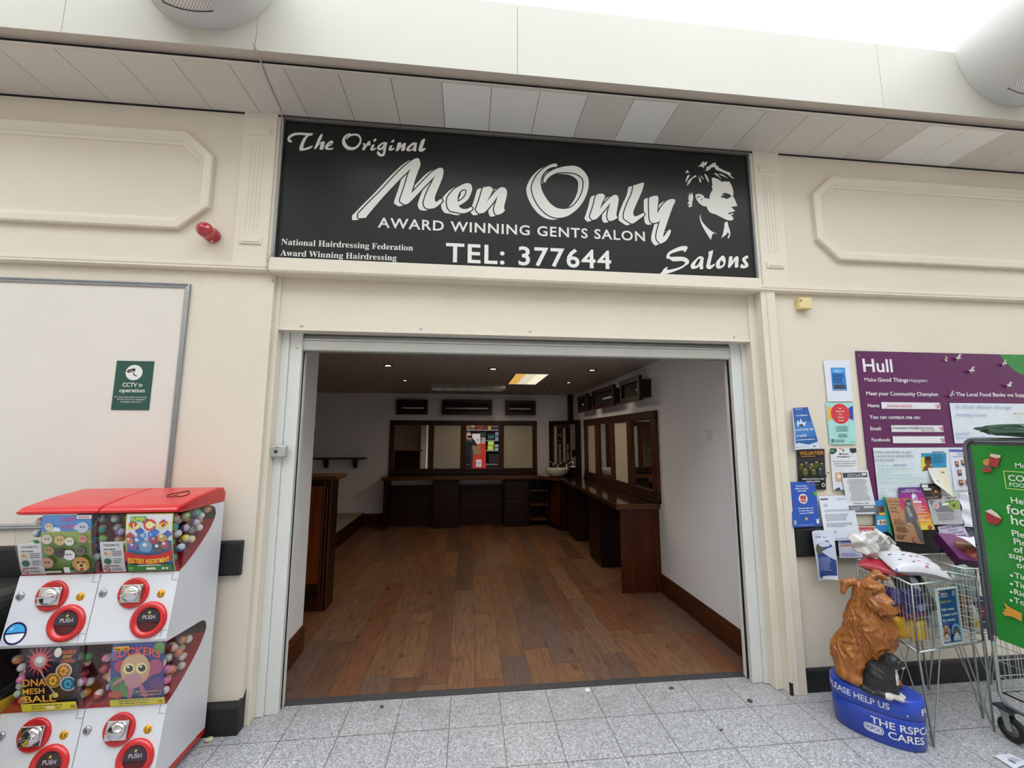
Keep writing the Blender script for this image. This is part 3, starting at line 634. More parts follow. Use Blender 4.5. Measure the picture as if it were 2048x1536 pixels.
MEN = (6.4, 700, 310, [
 ["105,790 110,808 135,811 205,803* 228,770 420,545 650,300 780,178* 745,250 700,400 640,580 650,605 690,630 720,633 760,610 830,540 960,400 1090,268* 1050,350 985,480 945,600 950,650 980,683 1045,688 1100,670 1160,620 1183,585 1170,567 1150,570 1115,600 1093,595 1085,560 1100,500 1150,380 1185,290 1197,220 1190,180 1165,165 1130,172 1050,220 950,320 850,425 783,492* 810,400 850,270 905,130* 893,75 880,48 855,43 820,55 740,110 600,240 400,455 230,625 150,710 110,750"],
 ["1245,560 1240,620 1255,680 1290,718 1350,730 1440,748 1500,735 1550,710 1570,685 1560,668 1540,672 1500,690 1450,692 1410,675 1390,650* 1440,625 1510,570 1545,500 1563,440 1555,390 1525,365 1480,365 1420,390 1350,430 1280,500", "1380,605* 1378,550 1395,490 1430,450 1465,440 1490,455 1485,500 1450,555"],
 ["1700,425 1740,410 1790,405 1825,430 1828,455* 1800,510 1742,615* 1800,540 1870,460 1920,420 1960,415 1995,435 2010,480 2000,550 1975,650 1972,685 1985,712* 1940,750 1885,768 1860,755 1845,715 1848,670 1875,580 1895,518* 1860,570 1800,650 1720,735 1650,750* 1612,705 1620,670 1660,560"]])
ONLY = (6.4, 1040, 320, [
 ["478,70 465,50 440,48 390,62 310,105 230,180 180,260 152,340 155,400 175,470 220,560 290,650 370,710 450,738 530,740 620,712 720,640 800,545 855,430 878,320 870,230 830,160 770,105 700,78 620,78 520,95 420,130 340,185 305,235 300,275 315,290 332,278 350,245 400,200 480,165 580,158 690,170 760,200 805,250 812,310 800,400 755,500 690,580 620,620 540,628 460,610 380,550 310,450 275,370 263,290 280,210 320,150 370,110 420,92 465,88"],
 ["975,455 1045,432 1075,445 1090,470* 1055,540 1018,635* 1080,555 1160,475 1215,447 1250,465 1262,510 1250,590 1235,680 1232,705 1248,740* 1200,770 1150,782 1125,760 1115,715 1135,620 1160,545* 1100,620 1040,690 985,750 930,770* 895,730 905,690 940,580"],
 ["1450,328* 1575,290 1587,305* 1560,400 1490,560 1450,660 1455,710 1480,722 1520,708 1580,680 1592,690 1585,712 1530,755 1470,800 1430,815 1385,790 1335,755 1325,720* 1335,660 1380,540 1430,430"],
 ["1660,480 1740,457 1768,475 1770,510 1760,600 1757,690* 1800,610 1870,530 1930,503 1975,505 1985,530 1950,610 1890,780 1840,930 1830,990* 1870,940 1900,900 1925,895 1928,920 1905,980 1860,1040 1795,1075* 1750,1020 1745,960 1770,850 1805,730* 1775,790 1700,808 1665,780 1655,720 1650,600 1650,510"]])
b = MB(); SHX = np.array([-.0385, -.0150])
for sc, ox, oy, glyphs in (MEN, ONLY):
    for loops in glyphs:                       # shaded drop, dark keyline, white face: three layers of vinyl
        for k in range(1, 9): sheet(b, loops, sc, ox, oy, VINYL, SY - .0006 - k * .00001, 0, tuple(SHX * k / 8))
    for loops in glyphs: [sheet(b, loops, sc, ox, oy, SIGNK, SY - .0012 - .00001 * k, 0, (.0085 * math.cos(k * PI / 6), .0085 * math.sin(k * PI / 6))) for k in range(12)]
    for loops in glyphs: sheet(b, loops, sc, ox, oy, VINYL, SY - .0018)
b.build('main_lettering', t)
b = MB()
for loops in (["95,185 95,200 70,205 40,185 35,150 60,110 120,78 200,70 300,76 382,78* 370,110 325,115* 290,160 260,230 248,285* 300,275 378,245* 375,265 320,300 215,322* 197,300 205,250 245,160 290,112* 240,103 160,105 100,125 72,150 75,170"],
 ["490,95 518,95* 500,150 460,225* 500,195 530,190 545,200 535,240 525,290* 515,305 470,300* 480,255 490,220* 460,245 425,290 395,295* 420,235 455,150"],
 ["590,205 630,180 655,190 655,215 630,245 590,265 590,280 620,285 662,275* 650,300 600,308 560,300 545,280 550,250", "600,243 620,212 632,212 620,232"],
 ["898,88 880,80 840,95 800,130 780,180 785,230 820,280 870,308 930,308 990,280 1035,220 1043,160 1020,105 970,85 910,90 860,115 832,150 840,165 855,150 900,120 960,112 1005,130 1022,170 1005,220 960,262 910,270 860,250 830,210 820,165 840,120 890,97"],
 ["1055,225 1085,215* 1100,225 1098,250* 1130,200 1160,185 1165,235 1150,255* 1140,245 1110,270 1085,308 1050,308* 1065,270 1075,240"],
 ["1190,240 1225,230* 1215,260 1195,295* 1250,275* 1235,300 1190,318 1165,308 1170,280"], ["1215,165 1240,150 1248,165 1235,190 1212,195 1205,185"],
 ["1300,225 1350,200 1400,208* 1385,260 1370,340 1355,385 1310,397 1270,380 1255,345 1270,320* 1290,340 1315,365 1335,350 1345,290* 1310,310 1270,305 1258,280 1270,250", "1290,280 1310,245 1345,225 1335,255 1305,285"],
 ["1435,250 1470,240* 1460,270 1445,295* 1500,275* 1480,305 1440,318 1415,308 1420,280"], ["1455,185 1480,165 1492,175 1485,200 1460,208 1448,198"],
 ["1540,215 1575,205 1590,215* 1580,250* 1620,215 1645,212 1650,235 1640,280 1645,295* 1615,322 1590,322* 1590,290 1605,255* 1570,290 1540,322 1510,320* 1525,270"],
 ["1700,240 1750,205 1805,212* 1795,270 1790,328* 1755,325 1755,300* 1710,325 1670,322 1655,300 1670,270", "1695,300 1720,265 1760,240 1750,275 1715,302"],
 ["1870,170 1915,155* 1905,200 1875,285* 1900,285 1920,280 1915,300 1870,332 1830,325* 1822,300 1840,240"]): sheet(b, loops, 6.8267, 570, 255, VINYL, SY - .001)
for loops in (["645,150 640,190 600,255 575,258 560,225* 480,235 360,270 270,310 262,345 290,365 440,360 560,368 640,400 680,460 665,510 610,550 540,600 420,655 280,705 150,740 65,745 60,720 100,685 130,630 205,578 215,595 190,640* 290,635 430,600 540,555 590,510 585,475 520,455 340,460 290,435 250,405 205,405 190,370 205,310 260,250 380,185 500,140 600,130"],
 ["810,430 880,365 940,352 995,380* 985,480 978,570 990,605* 960,632 920,628 905,590 905,560* 850,605 760,625 725,605 712,560 740,500", "805,550 830,480 880,415 930,398* 905,470 860,540 820,562"],
 ["1100,262 1185,222 1198,240* 1170,370 1130,540* 1160,545 1220,515 1232,535 1200,580 1120,632 1055,598 1048,560* 1070,460 1100,330"],
 ["1370,355 1405,335 1440,360 1465,410 1465,480 1440,555 1380,605 1310,620 1265,590 1255,530 1270,470 1310,420", "1350,560 1345,500 1370,430* 1400,465 1425,490* 1400,540"],
 ["1545,365 1590,350 1620,365* 1610,420 1600,470* 1650,395 1700,350 1740,365 1748,420 1740,500 1740,545 1755,560* 1700,602 1670,590 1662,550 1672,440* 1640,490 1590,560 1545,605 1515,580* 1525,500"],
 ["1880,355 1930,335 1955,365 1940,405* 1905,400* 1900,430 1930,480 1958,530 1950,575 1900,605 1840,612 1790,600 1780,580 1800,530 1830,520* 1850,545 1880,555* 1875,520 1840,470 1820,430 1835,390"]): sheet(b, loops, 10.779, 1315, 480, VINYL, SY - .001)
b.build('script_lettering', t)
b = MB()
for body, font, bold, a, c, top, sp in (('AWARD WINNING GENTS SALON', 'open', .022, (755.5, 454.2), (1290, 483.6), (767.5, 434.5), 1.12), ('TEL: 377644', 'gill', .018, (891.4, 524), (1222.8, 538.4), (888.6, 485.7), 1.12),
        ('National Hairdressing Federation', 'math', 0, (562.4, 488.6), (825.7, 502), (564, 477.0), 1.0), ('Award Winning Hairdressing', 'math', 0, (560.5, 511.6), (793, 521), (562, 500.0), 1.0)):
    A, C_, T_ = on_sign(a), on_sign(c), on_sign(top)
    fit_text(b, body, font, bold, A[0], C_[0], (A[1] + C_[1]) / 2, T_[1] - A[1], SY - .001, VINYL, sp)
b.build('plain_lettering', t)
FACE = [["640,425* 690,430 740,452 790,485* 803,505* 812,478* 830,495* 838,478* 860,490* 905,482* 945,545 968,620 972,690 958,710* 985,740 1010,800 1035,862* 985,868 930,880* 960,893 975,915 1000,928* 990,942* 950,955 905,965 878,978* 920,985 975,968* 965,990 925,1012* 950,1020 968,1035 970,1060 950,1082 900,1080 850,1065 780,1030 700,990 640,972 600,945 575,905 562,865* 530,868 490,850 450,820 415,775 390,720 395,690 425,675 470,680 515,705 525,735* 570,745 605,755* 610,700 635,640 655,605* 640,570 650,540*",
  "770,720* 800,700 830,695 820,688 785,690* 830,662 880,668 930,690* 935,715 900,740 860,752 840,740* 800,730", "405,748* 420,720 445,708 480,718 490,722* 455,718 425,735", "470,770 495,745 490,770"],
 ["430,258* 465,225 500,185 515,175* 520,200* 570,172* 558,225 520,255 530,285* 500,265 470,255"], ["530,320* 560,300 555,270 600,245 660,205 700,190* 705,235 745,250 730,262* 790,295 850,325 930,355 920,380* 985,445* 940,425 880,375 800,340 700,300 690,265* 640,270 590,315"],
 ["670,360* 720,365 790,455* 740,410"], ["740,368* 800,375 895,442* 830,410"], ["240,340* 270,310 295,360* 265,345 250,370*"], ["310,380* 265,400 245,450 235,500* 260,470"], ["395,385* 400,410 345,440 300,510 255,552* 280,480 330,430"],
 ["428,400* 470,450 475,490 455,500* 445,440"], ["455,385* 500,420 520,455* 490,430"], ["520,365* 560,390 598,480 590,500* 560,450"],
 ["330,650* 350,690 355,740 340,800 335,860 300,880 275,860* 300,840 265,825* 290,780 275,740* 290,720 265,690* 295,700 290,650* 315,690"],
 ["475,990* 470,1040 500,1110 560,1180 640,1250 735,1298* 690,1285 655,1290 625,1382* 560,1280 490,1160 455,1050 460,1010"], ["880,1100* 900,1180 925,1270 915,1330 890,1365* 885,1340 905,1295 885,1260* 860,1300 785,1355* 810,1290 830,1200 840,1120"]]
b = MB()
for loops in FACE: sheet(b, loops, 7.678, 1340, 300, VINYL, SY - .001)
b.build('head_emblem', t)
# the same head on a framed picture on the far wall, seen only in the corner mirror
t = thing('head_picture', 'black picture of a white head, seen in the corner mirror', 'picture', (-3.29, 7.55, 1.55))
MB().box(-3.299, -3.285, 7.20, 7.86, 1.38, 1.98, SIGNK, .003).build('board', t)
b = MB(); F0 = np.array(on_sign((1340 + 240 / 7.678, 300 + 1380 / 7.678))); F1 = np.array(on_sign((1340 + 1035 / 7.678, 300 + 175 / 7.678))); fs_ = .54 / (F1[1] - F0[1])
for loops in FACE:
    L = [(np.array([on_sign(p) for p in spline(s, 7.678, 1340, 300)]) - F0) * fs_ for s in loops]; v, f = fill(L)
    b.add([(-3.284, 7.33 + p[0], 1.41 + p[1]) for p in v], f, VINYL)
b.build('head_print', t)

# ================================================================ small things on the front wall
t = thing('alarm_sounder', 'red domed alarm sounder on the left upper wall', 'alarm', px(417, 466, 1, WU))
RED = mat('red_sounder_plastic', 'a3101c', .25, 0, .06, 20, coat=.4); c = px(427, 473, 1, WU); c.y = WU
MB().lathe([(.0, 0), (.044, 0), (.046, .006), (.046, .05), (.043, .056)], c, RED, (0, -1, 0), 28).build('base', t)
MB().lathe([(.043, .056), (.046, .062), (.0455, .095), (.036, .112), (.018, .118), (.017, .128), (.0, .13)], c, mat('red_clear_lens', 'b3202b', .12, 0, .12, 50, coat=.8), (0, -1, 0), 28).build('lens', t)
MB().lathe([(0, 0), (.008, 0), (.008, .002), (0, .003)], c + Vector((.012, -.03, -.044)), mat('white_dot', 'e5dcd8'), (0, -.3, -1), 12).build('badge', t)
t = thing('sensor_box', 'small yellowed square sensor box under the moulding, right of the sign', 'sensor', (2.42, 2.62, 2.59))
SB = mat('yellowed_plastic', 'd9c68f', .5, 0, .05, 20); p, q = px(1600.1, 594.5, 1, 2.60), px(1625.9, 617.4, 1, 2.60)
MB().hexa([(p.x, 2.606, q.z), (q.x, 2.600, q.z), (q.x, 2.649, q.z), (p.x, 2.649, q.z), (p.x, 2.606, p.z), (q.x, 2.600, p.z), (q.x, 2.649, p.z), (p.x, 2.649, p.z)], SB, .006).build('case', t)
MB().box(p.x + .004, p.x + .016, 2.600, 2.607, p.z - .028, p.z - .012, mat('grey_lens', '8b8377', .4), .002).build('lens', t)
t = thing('key_switch', 'grey metal shutter key switch box on the left guide rail', 'switch', (-1.145, 2.73, 1.53))
p, q = px(541, 891, 1, 2.715), px(570.7, 914.5, 1, 2.715)
GM = mat('grey_cast_box', 'b1b2ae', .4, .3, .05, 20)
MB().box(p.x, q.x, 2.715, 2.7505, q.z, p.z, GM, .008).build('case', t)
MB().lathe([(0, 0), (.011, 0), (.011, .004), (0, .005)], ((p.x + q.x) / 2 - .012, 2.715, (p.z + q.z) / 2), mat('dark_lock', '4a4a48', .4, .5), (0, -1, 0), 16).box((p.x + q.x) / 2 - .018, (p.x + q.x) / 2 + .004, 2.7135, 2.716, p.z - .014, p.z - .009, mat('red_mark', 'a8433c'), 0).build('lock', t)
MB().box(p.x - .004, p.x + .006, 2.72, 2.749, q.z + .006, p.z - .006, mat('grey_cast_lip', '7d7e7b', .5, .3), .002).build('lip', t)
# empty snap frame, warning sign, bumper rails, floor blocks
t = thing('poster_frame', 'large empty aluminium poster frame on the left wall above the capsule machines', 'frame', (-2.7, W0, 1.1))
fx0, fx1, fz0, fz1 = -3.6, -1.722, 1.112, 2.556
MB().box(fx0 + .01, fx1 - .01, 2.643, 2.6495, fz0 + .01, fz1 - .01, mat('cream_frame_backing', 'd6cfc6', .45, 0, .02, 2)).build('backing_sheet', t)
FP = [(0, 0), (0, .016), (.006, .02), (.012, .013), (.018, .017), (.026, .014), (.028, .006)]
path = [(fx0, fz0), (fx1, fz0), (fx1, fz1), (fx0, fz1)]
for i in range(4):
    a, c = path[i], path[(i + 1) % 4]; full = [path[i - 1], a, c, path[(i + 2) % 4]]
    b = MB(); N_ = []
    for k in (1, 2):
        pp = Vector(full[k]); d0 = (pp - Vector(full[k - 1])).normalized(); d1 = (Vector(full[k + 1]) - pp).normalized(); n0 = Vector((-d0.y, d0.x)); n1 = Vector((-d1.y, d1.x)); nn = (n0 + n1).normalized(); kk = 1 / nn.dot(n0)
        N_.append([(pp.x + nn.x * o * kk, W0 - h, pp.y + nn.y * o * kk) for o, h in FP])
    K = len(FP); b.add(N_[0] + N_[1], [(k, k + 1, K + k + 1, K + k) for k in range(K - 1)], ALU).build('frame_bar', t)
t = thing('warning_sign', 'dark green sign with a white camera symbol reading CCTV in operation', 'sign', (-1.98, 2.64, 1.78))
GR = mat('dark_green_card', '1e4a40', .45, 0, .03, 5); cx0, cx1, cz0, cz1 = -2.083, -1.879, 1.776, 2.068
MB().box(cx0, cx1, 2.639, 2.6425, cz0, cz1, GR, .001).build('card', t)
b = MB(); b.lathe([(0, 0), (.046, 0)], ((cx0 + cx1) / 2, 2.6384, 1.998), VINYL, (0, -1, 0), 40)
L = [[(-2.016, 2.014), (-1.978, 2.024), (-1.975, 2.007), (-2.013, 1.995)]]; put2(b, fill(L), SIGNK, 2.6380)
L = [[(-1.988, 1.999), (-1.983, 2.000), (-1.977, 1.985), (-1.963, 1.979), (-1.964, 1.974), (-1.981, 1.981)]]; put2(b, fill(L), SIGNK, 2.6380)
L = [[(-2.022, 2.008), (-2.015, 2.010), (-2.013, 2.000), (-2.020, 1.999)]]; put2(b, fill(L), SIGNK, 2.6380)
fit_text(b, 'CCTV', 'open', .02, -2.009, -1.984, 2.003, .008, 2.6376, VINYL, 1, .2)
fit_text(b, 'CCTV in', 'open', .035, -2.036, -1.928, 1.913, .0235, 2.6384, VINYL); fit_text(b, 'operation', 'open', .035, -2.050, -1.912, 1.880, .0235, 2.6384, VINYL)
for z, s_, x0, x1 in ((1.848, "For everyone's safety and security,", -2.070, -1.895), (1.834, '24 hour CCTV is in operation', -2.056, -1.905), (1.820, 'throughout the store', -2.036, -1.924)): fit_text(b, s_, 'open', .01, x0, x1, z, .0078, 2.6384, VINYL)
b.build('print', t)
def bumper(name, label, x0, x1):
    pr = [(2.649, .830), (2.622, .832), (2.616, .845), (2.616, 1.006), (2.622, 1.020), (2.649, 1.022)]
    o = MB().prism(pr, x0, x1, RUBBER, lambda u, v, d: (d, u, v), .003).build(name); tag(o, label, 'bumper rail')
bumper('bumper_rail', 'black rubber bumper rail on the left wall behind the capsule machines', -7, -1.292); bumper('bumper_rail', 'black rubber bumper rail on the right wall below the notice board', 2.168, 8.9)
pr = [(2.649, 0), (2.612, 0), (2.612, .135), (2.618, .150), (2.630, .160), (2.642, .175), (2.649, .20)]
b = MB().prism([(2.649, 0), (2.612, 0), (2.612, .138), (2.620, .152), (2.649, .160)], -7, -1.25, RUBBER, lambda u, v, d: (d, u, v), .003)
b.prism([(2.612, 0), (2.684, 0), (2.684, .20), (2.664, .175), (2.630, .158), (2.612, .146)], -1.252, -1.236, RUBBER, lambda u, v, d: (d, u, v), .002)
struct('baseboard_front_left', b)
RB = px(1614, 1337, 1, 2.64).z
struct('baseboard_front_right', MB().prism([(2.649, 0), (2.634, 0), (2.634, RB - .02), (2.640, RB - .008), (2.649, RB)], 2.162, 8.9, RUBBER, lambda u, v, d: (d, u, v), .002))
# loose cable over the soffit and down beside the sign
cb = MB(); GREYC = mat('grey_cable', 'aaa59a', .6)
pts = [px(508, 86, 1, 2.184), px(513, 100, 1, 2.183), px(515, 104, 2, 3.759), px(522, 124, 2, 3.732), px(531, 150, 2, 3.731), px(548, 190, 2, 3.731), px(561, 218, 2, 3.730), px(566, 245, 1, 2.612), px(561, 320, 1, 2.612), px(553, 420, 1, 2.612), px(545, 500, 1, 2.606), px(535, 525, 1, 2.592), px(534, 538, 1, 2.592), px(545, 552, 1, 2.62), px(546, 575, 1, 2.676), px(540, 650, 1, 2.682)]
cb.tube(pts, .0035, GREYC, 6); tag(cb.build('cable'), 'thin grey cable draped over the soffit and down beside the sign', 'cable')
# wall-mounted drum uplighters
DRUM = mat('white_drum_paint', 'c9c8c4', .45, 0, .02, 4)
def drum(label, x):
    z = 4.235; r = .368; t = thing('drum_uplighter', label, 'light', (x, 2.187, z), 'drum uplighters on the fascia')
    L = .62; b = MB(); n = 72; ys = [2.1865, 2.092, 1.98, 1.87, 1.76, 2.1865 - L]; G0, G1 = math.radians(245), math.radians(283)
    vs = [(x + r * math.cos(2 * PI * k / n), y, z + r * math.sin(2 * PI * k / n)) for y in ys for k in range(n)]; fs = []; gf = []
    for j in range(5):
        for k in range(n):
            a = 2 * PI * (k + .5) / n; q = (j * n + k, j * n + (k + 1) % n, (j + 1) * n + (k + 1) % n, (j + 1) * n + k)
            (gf if (G0 < a < G1 and 1 <= j <= 3) else fs).append(q)
    b.add(vs, fs, DRUM, True); b.lathe([(0, L), (r * .9, L), (r, L - .02)], (x, 2.1865, z), DRUM, (0, -1, 0), 72); b.lathe([(0, .001), (r, .001)], (x, 2.1865, z), DRUM, (0, -1, 0), 72); b.build('drum_shell', t)
    s = NT('perforated_grille') if 'perforated_grille' not in MATS else None
    if s:
        v = s.n('ShaderNodeTexCoord').outputs['Object']; sp = s.n('ShaderNodeSeparateXYZ', Vector=v); k = 2 * PI / .016
        h = s.math('GREATER_THAN', s.math('MULTIPLY', s.math('SINE', s.math('MULTIPLY', sp.outputs[0], k)), s.math('SINE', s.math('MULTIPLY', sp.outputs[1], k))), .12)
        s.set(Base_Color=s.mix(h, lin('efecec'), lin('9b9391')), Roughness=.4, Metallic=.3); MATS['perforated_grille'] = s.m
    MB().add([((p[0] - x) * .985 + x, p[1], (p[2] - z) * .985 + z) for p in vs], gf, MATS['perforated_grille'], True).build('grille', t)
drum('white drum uplighter on the fascia above the alarm sounder', -1.483); drum('white drum uplighter on the fascia at the far right, above the notice board', 3.655)
# ================================================================ printed sheets: paper, cards, posters
class Sheet:
    """A printed sheet on four corners (top-left, top-right, bottom-right, bottom-left); n points at the reader."""
    def __init__(s, b, TL, TR, BR, BL, n, col, bend=None, step=.0003, th=.0008, grid=16, gloss=.55):
        s.b, s.c, s.n, s.bend, s.step = b, [Vector(p) for p in (TL, TR, BR, BL)], Vector(n).normalized(), bend, step
        s.W = ((s.c[1] - s.c[0]).length + (s.c[2] - s.c[3]).length) / 2; s.H = ((s.c[3] - s.c[0]).length + (s.c[2] - s.c[1]).length) / 2
        s.lift = 0.0; s.grid = grid if bend else 1; s.gloss = gloss
        s.rect(0, 0, 1, 1, col, rim=th); 
    def P(s, u, v, l=None):
        a = s.c[3] + (s.c[2] - s.c[3]) * u; c = s.c[0] + (s.c[1] - s.c[0]) * u; p = a + (c - a) * v
        return p + s.n * ((s.lift if l is None else l) + (s.bend(u, v) if s.bend else 0))
    def m(s, col): return flat(col, s.gloss) if isinstance(col, (str, tuple)) else col
    def up(s): s.lift += s.step
    def rect(s, u0, v0, u1, v1, col, rim=0):
        s.up(); g = s.grid; q = [(u0 + (u1 - u0) * i / g, v0 + (v1 - v0) * j / g) for j in range(g + 1) for i in range(g + 1)]
        F = [(j * (g + 1) + i, j * (g + 1) + i + 1, (j + 1) * (g + 1) + i + 1, (j + 1) * (g + 1) + i) for j in range(g) for i in range(g)]
        s.b.add([s.P(*p) for p in q], F, s.m(col))
        if rim:
            e = [(i / g, 0) for i in range(g)] + [(1, i / g) for i in range(g)] + [(1 - i / g, 1) for i in range(g)] + [(0, 1 - i / g) for i in range(g)]; N = len(e)
            s.b.add([s.P(*p) for p in e] + [s.P(*p, s.lift - rim) for p in e], [(i, N + i, N + (i + 1) % N, (i + 1) % N) for i in range(N)], s.m(col))
            s.b.add([s.P(*p, s.lift - rim) for p in q], [f[::-1] for f in F], s.m(col))
        return s
    def poly(s, pts, col):
        s.up()
        if not s.bend: s.b.add([s.P(*p) for p in pts], [tuple(range(len(pts)))], s.m(col)); return s
        def clip(P, ax_, lo, hi):
            for lim, sg in ((lo, 1), (hi, -1)):
                Q = []
                for i, p in enumerate(P):
                    q = P[i - 1]; dp, dq = sg * (p[ax_] - lim), sg * (q[ax_] - lim)
                    if (dp >= 0) != (dq >= 0): k = dq / (dq - dp); Q.append(tuple(q[j] + (p[j] - q[j]) * k for j in (0, 1)))
                    if dp >= 0: Q.append(p)
                P = Q
                if len(P) < 3: return []
            return P
        g = s.grid; us = [p[0] for p in pts]
        for i in range(max(0, int(min(us) * g)), min(g, int(max(us) * g) + 1)):
            A = clip(list(pts), 0, i / g, (i + 1) / g); vv = [p[1] for p in A] or [0]
            for j in range(max(0, int(min(vv) * g)), min(g, int(max(vv) * g) + 1)):
                Q = clip(A, 1, j / g, (j + 1) / g) if A else []
                if len(Q) >= 3: s.b.add([s.P(*p) for p in Q], [tuple(range(len(Q)))], s.m(col))
        return s
    def faces(s, vf, col): s.up(); s.b.add([s.P(*p) for p in vf[0]], vf[1], s.m(col)); return s
    def disc(s, u, v, r, col, n=24, a0=0, a1=2 * PI, ry=None):
        k = s.H / s.W; ry = ry or r
        return s.poly([(u + r * k * math.cos(a0 + (a1 - a0) * i / n), v + ry * math.sin(a0 + (a1 - a0) * i / n)) for i in range(n)], col)
    def text(s, body, u, v, h, col, font='open', bold=.02, al='l', w=None, shear=0, arc=0):
        """h: capital height and v: baseline, as shares of the sheet's height; w: width to fit."""
        vs, f = letters(body, font, min(bold, .026), shear)
        if not len(vs): return s
        k = h / .7; x = vs[:, 0] - vs[:, 0].min(); wid = x.max() * k * s.H / s.W; sx = k * s.H / s.W if w is None else w / x.max(); wid = w or wid
        u0 = u - (wid / 2 if al == 'c' else wid if al == 'r' else 0)
        uu = u0 + x * sx; vv = v + vs[:, 1] * k
        if arc: vv = vv + arc * (1 - ((uu - u0 - wid / 2) / (wid / 2)) ** 2)
        return s.faces((np.stack([uu, vv], 1), f), col)
    def lines(s, u0, u1, v0, v1, n, col, seed=1, th=.5, centre=False):
        """Small print too fine to read: broken dashes."""
        r = random.Random(seed); s.up(); d = (v0 - v1) / max(1, n)
        for i in range(n):
            v = v0 - d * (i + .5); e = u1 - (u1 - u0) * r.random() * .35; a = u0 + ((u1 - e) / 2 if centre else 0); e = a + (e - u0) if not centre else u1 - (u1 - e) / 2
            while a < e - .01:
                w = min((u1 - u0) * (.06 + .12 * r.random()), e - a); s.b.add([s.P(a, v - d * th / 2), s.P(a + w, v - d * th / 2), s.P(a + w, v + d * th / 2), s.P(a, v + d * th / 2)], [(0, 1, 2, 3)], s.m(col)); a += w + (u1 - u0) * .02
        return s

# ================================================================ capsule vending machines
VWHITE = mat('white_machine_plastic', 'd2d3d8', .28, 0, .015, 5, coat=.25)
VRED = mat('red_machine_plastic', 'bf1f22', .3, 0, .05, 9, coat=.3)
VRED2 = mat('dark_red_tray', '8f1420', .4, 0, .08, 9)
CAVK = mat('cavity_shade', '2a2423', .6, 0, .1, 10)  # near-black rear faces paint in the shade between capsules
ACRYL = clear('clear_acrylic', (.97, .97, .97), .10, .03)
GRAYL = mat('panel_seam_grey', '8d8f96', .6)
LID = [(2.196, 1.262), (2.196, 1.275), (2.225, 1.292), (2.36, 1.318), (2.525, 1.338), (2.575, 1.334), (2.600, 1.305), (2.600, 1.248), (2.24, 1.252)]
CUR1 = [(2.259, .974), (2.30, .992), (2.36, 1.030), (2.42, 1.075), (2.475, 1.125), (2.51, 1.172), (2.518, 1.20), (2.508, 1.228), (2.488, 1.243), (2.462, 1.249)]
CUR2 = [(y + .004, z - .592 + (.0 if k < 2 else .0)) for k, (y, z) in enumerate(CUR1)]
OUT = [(2.215, .085), (2.262, .378)] + CUR2 + [(2.217, .672), (2.211, .686)] + [(2.259, .971)] + CUR1 + [(2.462, 1.253), (2.59, 1.252), (2.59, .068), (2.30, .068)]
def yfront(z):
    """Front face of the machine at height z (panels lean out, windows lean in)."""
    for (za, ya), (zb, yb) in (((.085, 2.215), (.378, 2.262)), ((.378, 2.262), (.672, 2.217)), ((.686, 2.211), (.971, 2.259)), ((.974, 2.259), (1.256, 2.202))):
        if za <= z <= zb: return ya + (yb - ya) * (z - za) / (zb - za)
    return 2.22
